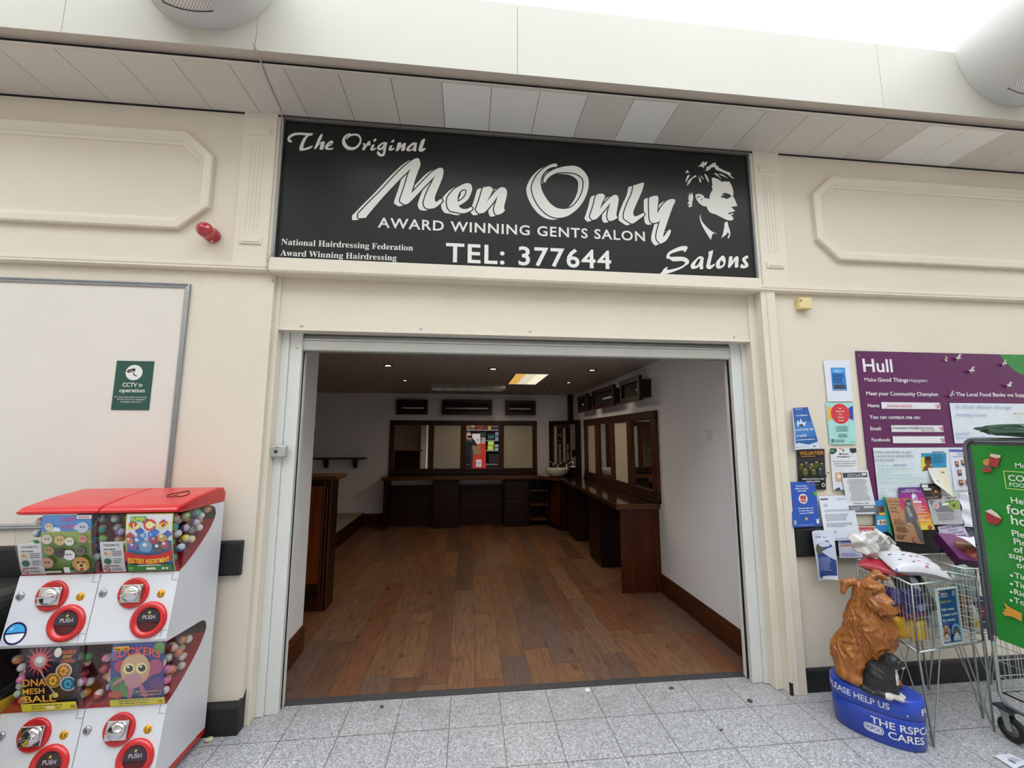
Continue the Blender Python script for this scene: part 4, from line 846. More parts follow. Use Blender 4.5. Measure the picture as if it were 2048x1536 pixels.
def machine(label, x0, side_window):
    x1 = x0 + .345; t = thing('capsule_machine', label, 'vending machine', ((x0 + x1) / 2, 2.4, 0), 'capsule vending machines')
    N = len(OUT); n2 = len(CUR2); b = MB()
    # side walls: upright strips left white round the windows
    for xs, flip in ((x0, 1), (x1, 0)):
        b.add([(xs, p[0], p[1]) for p in OUT], [tuple(range(N)) if flip else tuple(range(N - 1, -1, -1))], VWHITE)
    for i in range(N):
        p, q = OUT[i], OUT[(i + 1) % N]; k1 = 2 <= i < 2 + n2 - 1 or i == 1; k2 = 5 + n2 - 1 <= i < 5 + 2 * n2 - 2
        m = (VRED2 if p[1] < (.56 if p[1] < .7 else 1.16) else CAVK) if (k1 or k2) else VWHITE
        b.add([(x0, *p), (x1, *p), (x1, *q), (x0, *q)], [(0, 1, 2, 3)], m)
    b.build('body', t)
    MB().prism([(y, z) for y, z in LID], x0 - .002, x1 + .002, VRED, lambda u, v, d: (d, u, v), .011).build('lid', t)
    MB().prism([(2.24, .03), (2.60, .03), (2.603, .07), (2.30, .071)], x0 + .01, x1 - .004, VRED, lambda u, v, d: (d, u, v), .006).build('base_skirt', t)
    for xx in (x0 + .05, x1 - .05): MB().cyl((xx, 2.56, 0), (xx, 2.56, .035), .02, .02, RUBBER, 16).build('foot', t)
    for k, (za, zb) in enumerate(((.974, 1.256), (.381, .672))):
        ya, yb = 2.258 + .002, 2.201 if k == 0 else 2.216; nb = 10; b = MB(); rows = []
        for i in range(nb + 1):
            s_ = i / nb; bul = .020 * max(0.0, math.sin(PI * min(1, s_ * 1.05))) ** .6 if s_ > 0 else 0
            rows.append((ya + (yb - ya) * s_ - bul - .003, za + (zb - za) * s_))
        cr = .016; xs = [x0 + .003] + [x0 + .003 + cr * (1 - math.cos(a * PI / 8)) for a in range(1, 5)] + [x1 - .003 - cr * (1 - math.cos(a * PI / 8)) for a in range(4, 0, -1)] + [x1 - .001]
        dy = [cr * .8] + [cr * .8 * (1 - math.sin(a * PI / 8)) for a in range(1, 5)] + [cr * .8 * (1 - math.sin(a * PI / 8)) for a in range(4, 0, -1)] + [cr * .8]
        vs = [(x, y + d, z) for y, z in rows for x, d in zip(xs, dy)]; w = len(xs)
        fs = [(j * w + i, j * w + i + 1, (j + 1) * w + i + 1, (j + 1) * w + i) for j in range(nb) for i in range(w - 1)]
        b.add(vs, fs, ACRYL, True)
        if side_window:
            pts = [(y + cr * .8, z) for y, z in rows] + (CUR1 if k == 0 else CUR2)[::-1]; b.add([(x1 - .001, y, z) for y, z in pts], [tuple(range(len(pts)))], ACRYL)
        b.build('window', t)
    # panels: knob, coin label, lock, chute
    for dz in (0, -.593):
        def at(u, z, d=0): z += dz; return Vector((x0 + u, yfront(z) - d, z))
        sl = (2.259 - 2.211) / .285; nrm = Vector((0, -1, -sl)).normalized() * -1; ax = Vector((0, -1, sl)).normalized()
        if 1:
            b = MB()
            for (u0, z0), (u1, z1) in (((.318, .97), (.318, .935)), ((.318, .935), (.343, .935)), ((.318, .69), (.318, .722)), ((.318, .722), (.343, .722))): b.tube([at(u0, z0, .0008), at(u1, z1, .0008)], .0012, GRAYL, 4)
            b.build('door_seam', t)
        c = at(.163, .884); g = MB().lathe([(.066, 0), (.066, .008), (.060, .012), (.052, .008), (0, .007)], c, VRED, ax, 36).build('coin_dial', t)
        R_ = Matrix.Translation(c) @ ax.to_track_quat('Z', 'Y').to_matrix().to_4x4()
        b = MB(); b.M = R_; b.box(-.05, .043, -.040, .038, .007, .016, CHROME, .003); b.M = None; b.build('chrome_plate', g)
        b = MB(); b.M = R_; b.lathe([(.0, 0), (.036, .0), (.036, .010), (.028, .016), (0, .018)], (0, 0, .016), CHROME, n=28); b.hexa([(-.034, -.012, .03), (.034, -.004, .03), (.034, .012, .03), (-.034, .004, .03), (-.030, -.006, .05), (.030, .0, .05), (.030, .006, .05), (-.030, .0, .05)], CHROME, .004); b.M = None; b.build('turn_knob', g)
        c = at(.254, .768); h = MB().lathe([(.050, .004), (.056, .014), (.066, .016), (.076, .010), (.078, 0)], c, VRED, ax, 40).lathe([(.0, .0012), (.051, .0012)], c, mat('dark_chute', '4f1014', .6, 0, .2, 30), ax, 32).build('chute', t)
        R2 = Matrix.Translation(c) @ ax.to_track_quat('Z', 'Y').to_matrix().to_4x4()
        b = MB(); b.M = R2; FL = mat('purple_black_flap', '2b1f2c', .25, 0, .1, 20, coat=.5); arc = [(.049 * math.cos(a), .049 * math.sin(a)) for a in [PI * (-.04 + 1.08 * i / 16) for i in range(17)]] + [(-.03, -.010), (0, -.006), (.03, -.010)]
        vsf = fill([arc]); sx = 1
        # local X of the track matrix may point either way: keep the lettering reading left to right
        X3 = (R2.to_3x3() @ Vector((1, 0, 0))).x; Y3 = (R2.to_3x3() @ Vector((0, 1, 0))).z
        def loc2(p, l): return (p[0] * (1 if X3 > 0 else -1), p[1] * (1 if Y3 > 0 else -1), l)
        b.add([loc2(p, .006) for p in vsf[0]], vsf[1], FL)
        v, f = letters('PUSH', 'open', .05); k_ = .0165 / .7; v = (v - [v[:, 0].max() / 2, 0]) * k_; b.add([loc2((p[0], p[1] + .004), .0068) for p in v], f, mat('push_grey_print', 'b3aeb0', .5))
        b.add([loc2((.009 * (1 if i % 2 == 0 else .45) * math.sin(i * PI / 5), .031 + .009 * (1 if i % 2 == 0 else .45) * math.cos(i * PI / 5)), .0068) for i in range(10)], [tuple(range(10))], mat('push_gold_print', 'b9a34a', .5))
        b.M = None; b.build('flap', h)
        c = at(.028, .888); b = MB().lathe([(.016, 0), (.016, .006), (.012, .009), (.0, .009)], c, ALU, ax, 20); b.box(c.x - .0015, c.x + .0015, c.y - .0105, c.y - .009, c.z - .008, c.z + .006, RUBBER); b.build('lock', t)
        c = at(.283, .876); q = MB().lathe([(0, .0008), (.0185, .0008), (.0185, 0)], c, mat('coin_label_yellow', 'd1a02c', .4, 0, .03, 30), ax, 28)
        v, f = letters('1 \u00a3', 'gill', .04); k_ = .013 / .7; v = (v - [v[:, 0].max() / 2, .3]) * k_; q.add([(c.x + p[0], c.y - .0016 + p[1] * sl, c.z + p[1]) for p in v], f, mat('coin_label_print', '6b3a12', .5)); q.build('price_label', t)
    return t
MR = machine('white capsule machine with a red lid, nearer the shop entrance', -1.735, True)
ML = machine('white capsule machine with a red lid and a blue ball emblem, further from the shop', -2.0845, False)
c = Vector((-2.0845 + .052, yfront(.735) - .001, .735)); sl = .168; ax = Vector((0, -1, sl)).normalized()
b = MB(); put = lambda pts, l, m: b.add([(c.x + p[0], c.y - l + p[1] * sl, c.z + p[1]) for p in pts], [tuple(range(len(pts)))], m)
cir = lambda r, a0, a1, n=28: [(r * math.cos(a0 + (a1 - a0) * i / n), r * math.sin(a0 + (a1 - a0) * i / n)) for i in range(n + 1)]
put(cir(.046, 0, 2 * PI)[:-1], .0004, flat('1d2250', .3)); put(cir(.038, .15, PI - .05), .0008, flat('45a5dc', .3)); put(cir(.038, PI + .12, 2 * PI), .0008, flat('e8e8ee', .3)); put([(-.026, .014), (-.016, .026), (-.011, .023), (-.021, .011)], .0012, flat('b5dcf2', .3))
b.build('ball_emblem', ML)
b = MB(); hx = [(px(285 + 0, 1000, 2, 1.31))]; ctr = px(357, 1001, 2, 1.318); HT = [(math.sin(a) ** 3 * .041, (13 * math.cos(a) - 5 * math.cos(2 * a) - 2 * math.cos(3 * a) - math.cos(4 * a)) * .0027) for a in [2 * PI * i / 40 for i in range(40)]]
def lidz(y):
    for (ya, za), (yb, zb) in zip(LID[2:5], LID[3:6]):
        if ya <= y <= yb: return za + (zb - za) * (y - ya) / (yb - ya)
    return 1.318
b.tube([(-1.50 + p[0] * 1.1, 2.385 - p[1] * 1.5, lidz(2.385 - p[1] * 1.5) + .001) for p in HT], .0028, mat('black_marker', '1b1012', .5), 5, True); b.build('heart_doodle', MR)
# inserts behind the windows
def insert(t, name, x0, u0, u1, k, v0, v1, col, off=.006):
    za, zb, ya, yb = ((.974, 1.256, 2.259, 2.202), (.381, .672, 2.261, 2.217))[k]
    q = lambda u, v: Vector((x0 + .345 * u, ya + (yb - ya) * v + off, za + (zb - za) * v))
    b = MB(); s = Sheet(b, q(u0, v1), q(u1, v1), q(u1, v0), q(u0, v0), (0, -1, -.19), col, bend=lambda u, v: .018 * max(0.0, math.sin(PI * (v0 + (v1 - v0) * v))) ** .7 * .85, gloss=.3, grid=14)
    return s, (lambda: b.build(name, t))
XL_, XR_ = -2.0845, -1.735
for t_, x0 in ((MR, XR_), (ML, XL_)):
    s, done = insert(t_, 'notice_card', x0, .02, .31, 0, .01, .55, 'd9d9dc', .0055)
    s.text('VENDIMATIC', .5, .86, .07, '3d3d44', al='c', w=.72).lines(.15, .9, .80, .72, 1, '55555c', 2).disc(.24, .63, .06, 'd98f5f').disc(.34, .60, .05, 'd9c54f').lines(.5, .95, .72, .54, 3, '77777d', 3)
    s.disc(.28, .38, .105, '3f6b52').lines(.55, .95, .48, .30, 3, '77777d', 4).lines(.1, .95, .25, .19, 1, '8a3540', 5).disc(.2, .10, .075, 'b03f4a').disc(.2, .10, .055, 'd9d9dc').poly([(.06, .15), (.10, .17), (.34, .05), (.30, .03)], 'b03f4a').lines(.42, .95, .16, .05, 3, '8a8a90', 6); done()
s, done = insert(MR, 'display_card', XR_, .35, .95, 0, .01, 1.0, 'd9c64a', .003)
s.rect(.02, .015, .98, .985, '3c7ac0').rect(.02, .55, .98, .985, 'e4e2ec')
for i, (u, v) in enumerate(((.15, .83), (.3, .72), (.45, .86), (.62, .70), (.8, .84), (.9, .66), (.1, .64))): s.poly([(u, v + .07), (u + .11, v), (u, v - .07), (u - .11, v)], ('c23a4a', '4a62c0', 'b9443f', '5577cf')[i % 4])
s.rect(.10, .875, .43, .96, '3c9f5a').text('SUPER', .265, .893, .05, 'f0e24a', al='c', w=.3).text('LU', .05, .755, .10, 'f2e533', bold=.06, w=.26).text('KY', .70, .755, .10, 'f2e533', bold=.06, w=.26)
s.disc(.52, .82, .095, 'cf3a2f').disc(.52, .82, .06, 'efe7a0').rect(.55, .80, .64, .84, 'efe7a0')
for i, (u, v, r, cc) in enumerate(((.28, .55, .09, '4a83c4'), (.62, .57, .08, 'a6323c'), (.80, .60, .07, 'c99b3a'), (.17, .47, .07, '7b4ea0'), (.45, .46, .10, '6fa3cf'), (.70, .44, .08, '4b4646'), (.86, .48, .07, 'a93f52'), (.12, .57, .05, 'd07a3a'))): s.disc(u, v, r, cc); s.disc(u - .02, v + .03, r * .35, 'e6e6ee')
s.text('DIP', .5, .60, .11, '3f7fd0', bold=.07, al='c', w=.44)
s.poly([(.0, .40), (.25, .33), (.5, .31), (.75, .33), (1, .40), (1, .22), (.75, .16), (.5, .145), (.25, .16), (0, .22)], 'c62a2a').text('MYSTERY ASSORTMENT', .5, .20, .085, 'f2dd3c', bold=.05, al='c', w=.88, arc=-.04)
s.rect(.02, .015, .98, .145, '3d7a3a').lines(.25, .8, .15, .115, 1, 'ece4da', 7).rect(.42, .05, .62, .09, 'e0e0e0').disc(.78, .07, .022, 'e0e0e0').disc(.86, .07, .022, 'e0e0e0').disc(.10, .08, .04, '6aa34a').disc(.14, .22, .05, 'e08a2a'); done()
s, done = insert(ML, 'display_card', XL_, .32, .93, 0, .01, 1.0, '6a8a3e', .003)
s.rect(0, .72, 1, 1, '4f86c4').disc(.25, .76, .10, 'd8e4ee', ry=.05).disc(.8, .80, .12, 'd8e4ee', ry=.05).rect(0, .55, 1, .74, '8fa04a').rect(0, 0, 1, .1, '3b5a2a').text('PUPPY', .55, .90, .065, 'c43f8c', bold=.05, al='c', w=.28).text('CLUB', .55, .79, .06, 'd9488f', bold=.05, al='c', w=.28).rect(.7, .94, 1, .99, 'e4e2e2').lines(.74, .97, .985, .945, 1, 'b03a3a', 8)
for i, (u, v, r, cc) in enumerate(((.16, .82, .06, 'd9c3a3'), (.84, .80, .09, 'b9c4d8'), (.14, .62, .08, 'd4c6b4'), (.40, .60, .08, 'd2b273'), (.60, .58, .07, 'e2dcd0'), (.88, .62, .06, 'c9857f'), (.20, .44, .07, 'a3865a'), (.82, .42, .08, '6d655c'), (.60, .36, .09, 'dcd6d8'), (.42, .40, .08, '49413c'), (.16, .24, .09, 'b98c80'))): s.disc(u, v, r, cc); s.disc(u - .03, v + .01, r * .16, '2b211c', 10); s.disc(u + .03, v + .01, r * .16, '2b211c', 10); s.poly([(u - r * 1.0, v + r * .3), (u - r * .5, v + r * .95), (u - r * .35, v + r * .5)], cc).poly([(u + r * 1.0, v + r * .3), (u + r * .5, v + r * .95), (u + r * .35, v + r * .5)], cc)
s.disc(.84, .20, .13, 'c08a4e').disc(.84, .15, .075, 'd8b283').disc(.84, .18, .025, '2b211c').disc(.79, .24, .018, '2b211c', 10).disc(.89, .24, .018, '2b211c', 10).disc(.84, .11, .03, 'a33d3d').lines(.1, .5, .11, .05, 1, 'd9d9c9', 9).rect(.48, .06, .6, .16, 'd9d9d9'); done()
s, done = insert(ML, 'display_card', XL_, .33, .94, 1, .05, 1.0, '221a2e', .003)
for i in range(16): a = 2 * PI * i / 16; s.poly([(.26 + .3 * math.cos(a), .80 + .26 * math.sin(a)), (.26 + .12 * math.cos(a + .2), .80 + .1 * math.sin(a + .2)), (.26 + .12 * math.cos(a - .2), .80 + .1 * math.sin(a - .2))], 'c4434f')
s.disc(.26, .80, .13, 'c9525e').disc(.28, .80, .09, 'b3a9a0').disc(.27, .82, .05, 'dedad4').poly([(.26, .7), (.30, .68), (.60, .26), (.57, .24)], 'b5a98d').disc(.58, .24, .05, 'dcd07a').disc(.62, .92, .055, 'd6d0c4', ry=.07)
s.text('SQUEEZE', .70, .90, .05, 'e36a2a', bold=.04, w=.28, shear=.2).text('AWAY', .72, .83, .05, 'e8a02f', bold=.04, w=.2, shear=.2).text('STRESS!', .70, .765, .05, 'e36a2a', bold=.04, w=.28, shear=.2)
for u, v, c1_, c2_ in ((.77, .64, 'd9c8b8', 'a86a20'), (.58, .50, 'c9a06a', '96702a'), (.88, .44, 'b0b0b8', '2a5a74')):
    s.disc(u, v, .12, c1_).disc(u, v, .10, c2_)
    for k in range(7): s.disc(u + .05 * math.cos(k * .9), v + .055 * math.sin(k * .9), .022, ('e0a53a' if c2_ != '2a5a74' else '49a0b8'), 10)
s.disc(.80, .24, .11, '9a6fb0').disc(.90, .20, .08, 'b889c4').rect(.45, .44, .9, .50, '221a2e') if 0 else None
s.text('DNA', .02, .44, .115, 'd9912c', bold=.05, w=.44).text('MESH', .01, .31, .095, 'dda034', bold=.05, w=.42).text('BALL', .04, .165, .115, 'e0a838', bold=.035, w=.6)
s.rect(-.04, .0, 1.02, .14, 'dccb3c').lines(.15, .85, .12, .02, 2, '8a8440', 11).rect(.42, .03, .6, .085, 'e8e2a0').text('CE', .9, .03, .05, '4a4420', w=.09); done()
s, done = insert(MR, 'display_card', XR_, .33, .98, 1, .03, 1.0, '3a3f86', .003)
for i, (u, v, r, cc) in enumerate(((.1, .85, .10, '4a6ab8'), (.9, .9, .09, '5f8a4a'), (.15, .35, .14, '4f7f4a'), (.3, .25, .12, '5a8a52'), (.88, .32, .12, '6a3a7a'), (.1, .18, .08, 'c0583a'), (.2, .66, .10, 'a83a52'), (.85, .62, .12, 'a8486a'), (.7, .2, .1, '5c3a80'))): s.disc(u, v, r, cc)
s.poly([(.35, .40), (.30, .10), (.38, .10), (.46, .38)], 'b86a8a').poly([(.50, .40), (.62, .10), (.70, .14), (.58, .42)], 'b86a8a').poly([(.3, .46), (.04, .34), (.06, .40), (.34, .54)], 'c4808e').poly([(.62, .46), (.96, .70), (.98, .60), (.64, .38)], 'a84a78').disc(.48, .60, .22, 'c8a07a', ry=.26).disc(.44, .42, .13, 'c08a94')
for u in (.36, .60): s.disc(u, .62, .085, 'e2d9a0').disc(u + .01, .62, .055, '26221c', 16).disc(u - .01, .645, .018, 'f0f0e6', 10)
s.rect(.05, .90, .34, .965, 'd9a030').text('Sea-Life', .195, .91, .045, '4a2210', bold=.02, al='c', w=.26).text('SUCKERS', .5, .76, .11, 'd4493a', bold=.07, al='c', w=.9, arc=.08).text('Stick anywhere', .98, .22, .035, 'dd9a4a', bold=.02, al='r', w=.5, shear=.2).text('sea creatures!', .98, .16, .035, 'dd9a4a', bold=.02, al='r', w=.42, shear=.2)
s.rect(-.02, -.01, 1.02, .115, 'd4c83c').lines(.15, .85, .11, .01, 2, '8a8440', 12).text('CE', .9, .02, .04, '4a4420', w=.08); done()

# ---------------------------------------------------------------- toy capsules heaped in the windows
def capsule_mesh(name, c1_, c2_, tr):
    bm_ = bmesh.new(); bmesh.ops.create_uvsphere(bm_, u_segments=16, v_segments=10, radius=.0185)
    for v in bm_.verts: v.co.z *= 1.12
    me = bpy.data.meshes.new(name); bm_.to_mesh(me); bm_.free()
    me.materials.append(mat('capsule_' + c1_, c1_, .22, 0, .1, 40, coat=.3)); me.materials.append(mat('capsule_' + c2_, c2_, .2, 0, .18, 60, coat=.4))
    for p in me.polygons: p.material_index = 0 if p.center.z > 0 else 1; p.use_smooth = True
    return me
CAPS = [('blue', '2f6fb5', 'b9c6cf'), ('green', '4f9a58', 'c3ccbf'), ('pink', 'd57aa8', 'd9cdd2'), ('red', 'b53a46', 'c9b3ac'), ('orange', 'c9713a', 'b9a38c'), ('yellow', 'd8c23a', 'cfc9a6'), ('teal', '3a958f', 'b4c8c4'), ('white', 'd2d2d2', 'b7a9a2'), ('purple', '6a4f96', 'b5aac0'), ('lime', '86c24a', 'b5c79a')]
CM = [(n, capsule_mesh('toy_capsule', a, c_, 0)) for n, a, c_ in CAPS]
rnd = random.Random(11)
def heap(t0, x0, k, wh, top, pal, side):
    cur = CUR1 if k == 0 else CUR2; za, zb, ya, yb = ((.974, 1.256, 2.259, 2.202), (.381, .672, 2.261, 2.217))[k]; pts = []
    def floor_z(y):
        for (a, z0_), (c_, z1_) in zip(cur[:-1], cur[1:]):
            if a <= y <= c_: return z0_ + (z1_ - z0_) * (y - a) / (c_ - a)
        return 9
    R_ = .0208; tries = 0
    while tries < 26000 and len(pts) < 130:
        tries += 1; z = za + .03 + (top - za - .03) * rnd.random(); x = x0 + .024 + .298 * rnd.random(); yf = ya + (yb - ya) * (z - za) / (zb - za); y = yf + .028 + rnd.random() * .29
        nrmal = .7
        if y > 2.49 or z - floor_z(y) < R_ * 1.3: continue
        vis = (y < yf + .07) or (side and x > x0 + .275)
        if not vis: continue
        if any((x - a) ** 2 + (y - b_) ** 2 + (z - c_) ** 2 < (2 * R_) ** 2 for a, b_, c_ in pts): continue
        pts.append((x, y, z))
    for p in pts:
        n, me = pal[int(rnd.random() * len(pal))]
        o = bpy.data.objects.new('toy_capsule', me); COL.objects.link(o); o.location = p; o.rotation_euler = (rnd.random() * 6, rnd.random() * 6, rnd.random() * 6)
        tag(o, '%s toy capsule heaped in the %s' % (n, wh), 'toy capsule', '%s capsules in the %s' % (n, wh))
heap(MR, XR_, 0, 'upper window of the machine nearer the entrance', 1.225, CM, True)
heap(MR, XR_, 1, 'lower window of the machine nearer the entrance', .60, [CM[i] for i in (2, 3, 7, 3, 2, 5, 6, 4, 8)], True)
heap(ML, XL_, 0, 'upper window of the machine with the ball emblem', 1.225, [CM[i] for i in (0, 8, 1, 0, 6, 2, 9)], False)
heap(ML, XL_, 1, 'lower window of the machine with the ball emblem', .60, [CM[i] for i in (3, 4, 7, 1, 2, 0)], False)
# black seat at the edge of the picture
t = thing('massage_chair', 'black upholstered chair just behind the left capsule machine', 'chair', (-2.42, 2.3, 0))
BL = mat('black_leatherette', '151517', .35, 0, .2, 6, .12, 60, coat=.2)
MB().box(-2.75, -2.13, 2.02, 2.58, .40, .895, BL, .09, 5).build('backrest', t)
MB().box(-2.75, -2.12, 1.75, 2.58, .14, .44, BL, .05, 4).build('seat', t)
MB().box(-2.70, -2.105, 1.82, 2.55, .0, .16, mat('yellow_base', 'c9a02c', .4), .02).box(-2.12, -2.098, 2.2, 2.56, .05, .42, mat('yellow_base', 'c9a02c'), .006).build('base', t)
# ================================================================ modelled figures: smooth solids from blended volumes
def surface(fn, lo, hi, h):
    """Closed mesh of the zero level of fn(X, Y, Z) on a grid of step h (one vertex per crossed cell)."""
    lo, hi = np.array(lo, float), np.array(hi, float); n = np.maximum(4, np.ceil((hi - lo) / h).astype(int)) + 1
    ax = [lo[i] + h * np.arange(n[i]) for i in range(3)]; X, Y, Z = np.meshgrid(*ax, indexing='ij'); D = fn(X, Y, Z).astype(np.float32); S = D < 0
    nx, ny, nz = D.shape; cs = np.zeros((nx - 1, ny - 1, nz - 1, 3), np.float32); ct = np.zeros((nx - 1, ny - 1, nz - 1), np.int32)
    off = [(i, j, k) for i in (0, 1) for j in (0, 1) for k in (0, 1)]
    def sub(A, o): return A[o[0]:nx - 1 + o[0], o[1]:ny - 1 + o[1], o[2]:nz - 1 + o[2]]
    for a in off:
        for d in range(3):
            if a[d] == 0:
                c = list(a); c[d] = 1; Da, Dc = sub(D, a), sub(D, c); x = sub(S, a) != sub(S, c); t = np.where(x, Da / np.where(x, Da - Dc, 1), 0)
                for q in range(3): cs[..., q] += np.where(x, a[q] + (t if q == d else 0), 0)
                ct += x
    on = ct > 0; idx = -np.ones(ct.shape, int); idx[on] = np.arange(on.sum()); cell = np.argwhere(on)
    V = lo + h * (cell + cs[on] / ct[on][:, None]); F = []
    for d in range(3):
        e, g = [q for q in range(3) if q != d]; sl0 = [slice(None)] * 3; sl1 = [slice(None)] * 3; sl0[d] = slice(0, -1); sl1[d] = slice(1, None)
        cr = np.argwhere(S[tuple(sl0)] != S[tuple(sl1)])
        cr = cr[(cr[:, e] > 0) & (cr[:, g] > 0) & (cr[:, e] < ct.shape[e]) & (cr[:, g] < ct.shape[g])]
        for p in cr:
            q = [p.copy() for _ in range(4)]; q[1][e] -= 1; q[2][e] -= 1; q[2][g] -= 1; q[3][g] -= 1
            f = [idx[tuple(w)] for w in q]
            if min(f) < 0: continue
            inside = S[tuple(p)]; F.append(f if (inside ^ (d == 1)) else f[::-1])
    return V, F
def smin(a, b, k): h = np.clip(.5 + .5 * (b - a) / k, 0, 1); return b + (a - b) * h - k * h * (1 - h)
def cap(X, Y, Z, a, b, ra, rb):
    a, b = np.array(a, float), np.array(b, float); d = b - a; t = np.clip(((X - a[0]) * d[0] + (Y - a[1]) * d[1] + (Z - a[2]) * d[2]) / max(1e-9, d @ d), 0, 1)
    return np.sqrt((X - a[0] - t * d[0]) ** 2 + (Y - a[1] - t * d[1]) ** 2 + (Z - a[2] - t * d[2]) ** 2) - (ra + (rb - ra) * t)
def ell(X, Y, Z, c, r): q = np.sqrt(((X - c[0]) / r[0]) ** 2 + ((Y - c[1]) / r[1]) ** 2 + ((Z - c[2]) / r[2]) ** 2); return (q - 1) * min(r)
def blend(X, Y, Z, parts):
    d = None
    for p in parts:
        q = cap(X, Y, Z, *p[1:5]) if p[0] == 'c' else ell(X, Y, Z, p[1], p[2]); k = p[-1]; d = q if d is None else smin(d, q, k)
    return d
def frame3(c, f): f = Vector(f).normalized(); l = Vector((-f.y, f.x, 0)); c = Vector(c); return lambda a, b_, z: Vector((c.x + f.x * a + l.x * b_, c.y + f.y * a + l.y * b_, z))

# ---------------------------------------------------------------- charity collecting box with dog and cat
PC, PF = (2.27, 2.28, 0), (.62, -.785, 0); PL = frame3(PC, PF)
t = thing('charity_collection_box', 'blue oval charity collecting box topped by a brown dog and a black cat', 'collection box', (2.276, 2.272, 0))
BLUE = mat('royal_blue_plastic', '1f3fa8', .32, 0, .06, 7, coat=.2, dirt=('3c4a7c', .4)); BLUE2 = mat('royal_blue_lid', '2446b4', .32, 0, .05, 7, coat=.2)
EA, EB, EF0, EL0 = .195, .118, .010, .016
def oval(th, gr=0.0):
    c_, s_ = math.cos(th), math.sin(th); e = .9
    return (EF0 + (EA + gr) * math.copysign(abs(c_) ** e, c_), EL0 + (EB + gr) * math.copysign(abs(s_) ** e, s_))
def oval_wall(b, prof, m, n=72, cap_=None):
    vs = [PL(*oval(2 * PI * k / n, g), z) for g, z in prof for k in range(n)]
    b.add(vs, [(j * n + k, j * n + (k + 1) % n, (j + 1) * n + (k + 1) % n, (j + 1) * n + k) for j in range(len(prof) - 1) for k in range(n)], m, True)
    for j in (cap_ or []): b.add([PL(*oval(2 * PI * k / n, prof[j][0]), prof[j][1]) for k in range(n)], [tuple(range(n))], m)
b = MB(); oval_wall(b, [(-.010, 0), (-.003, .008), (.002, .10), (.004, .150), (-.002, .154)], BLUE, cap_=[0]); b.build('lower_body', t)
b = MB(); oval_wall(b, [(.0, .154), (.007, .157), (.008, .20), (.006, .238), (.0, .247), (-.006, .249)], BLUE2, cap_=[-1]); b.build('upper_body', t)
TS = np.linspace(-PI, PI / 2, 600); PT = np.array([oval(a) for a in TS]); SS = np.concatenate([[0], np.cumsum(np.hypot(*np.diff(PT, axis=0).T))])
def wrap(s, z, gr):
    a = np.interp(s, SS, TS); p = oval(a, gr); return PL(p[0], p[1], z)
def s_of(x, y):
    """Arc position of the picture point (x, y) on the near side of the oval."""
    best = None
    for i in range(20, 420, 2):
        p = PL(*PT[i], 0); d = ray(x, y); e = abs(p.x * d[1] - p.y * d[0]) / math.hypot(d[0], d[1])
        if best is None or e < best[0]: best = (e, SS[i])
    return best[1]
def wrapped_text(b, body, s0, s1, z, h, gr, m, bold=.026):
    v, f = letters(body, 'open', bold); k = h / .7; x = (v[:, 0] - v[:, 0].min()) / (v[:, 0].max() - v[:, 0].min())
    b.add([wrap(s0 + (s1 - s0) * a, z + q * k, gr) for a, q in zip(x, v[:, 1])], f, m)
b = MB(); WPR = mat('white_print', 'd5d7dc', .4, 0, .03, 20)
a0, a1 = s_of(1674, 1380), s_of(1778, 1424); wpl = (a1 - a0) / .86
wrapped_text(b, 'PLEASE HELP US', a1 - wpl * 1.0, a1, .188, .031, .0095, WPR); a2 = s_of(1838, 1420)
wrapped_text(b, 'PLEASE', a2, a2 + .20, .185, .031, .0095, WPR)
t0_, t1_ = s_of(1741, 1445), s_of(1846, 1465)
wrapped_text(b, 'THE RSPCA', t0_, t0_ + (t1_ - t0_) * 1.22, .092, .034, .0042, WPR, .026); u0_ = s_of(1776, 1478)
wrapped_text(b, 'CARES', u0_, u0_ + (s_of(1846, 1480) - u0_), .046, .034, .0036, WPR, .026); l0_, l1_ = s_of(1730, 1462), s_of(1769, 1475)
lc, lw = (l0_ + l1_) / 2, (l1_ - l0_) / 2
for k, (sc_, m_) in enumerate(((1.0, WPR), (.90, BLUE), (.82, WPR))):
    b.add([wrap(lc + lw * sc_ * (abs(math.cos(a)) ** .5 * math.copysign(1, math.cos(a))), .066 + .022 * sc_ * (abs(math.sin(a)) ** .7 * math.copysign(1, math.sin(a))), .0042 + .0003 * k) for a in [2 * PI * i / 40 for i in range(40)]], [tuple(range(40))], m_)
wrapped_text(b, 'RSPCA', lc - lw * .66, lc + lw * .66, .0575, .018, .0058, BLUE, .02); b.build('lettering', t)
k_ = wrap(s_of(1812, 1434), .178, .009); MB().ball(k_, .006, ALU, 10).build('lock', t)
FUR = NT('brown_resin_fur'); fv = FUR.obj(); fn_ = FUR.noise(FUR.mapping(fv, (1, 1, .35)), 38.0, 5, .65).outputs[0]; fb_ = FUR.noise(fv, 8.0, 3).outputs[0]
FUR.set(Base_Color=FUR.mix(FUR.ramp(fb_, [(.35, (0, 0, 0)), (.7, (.6, .6, .6))]), FUR.ramp(fn_, [(.3, lin('784413')), (.52, lin('9a5c20')), (.72, lin('b87a38'))]), lin('8a4d18')), Roughness=.42, Coat_Weight=.15); FUR.bump(fn_, .55, .008); FUR = FUR.m
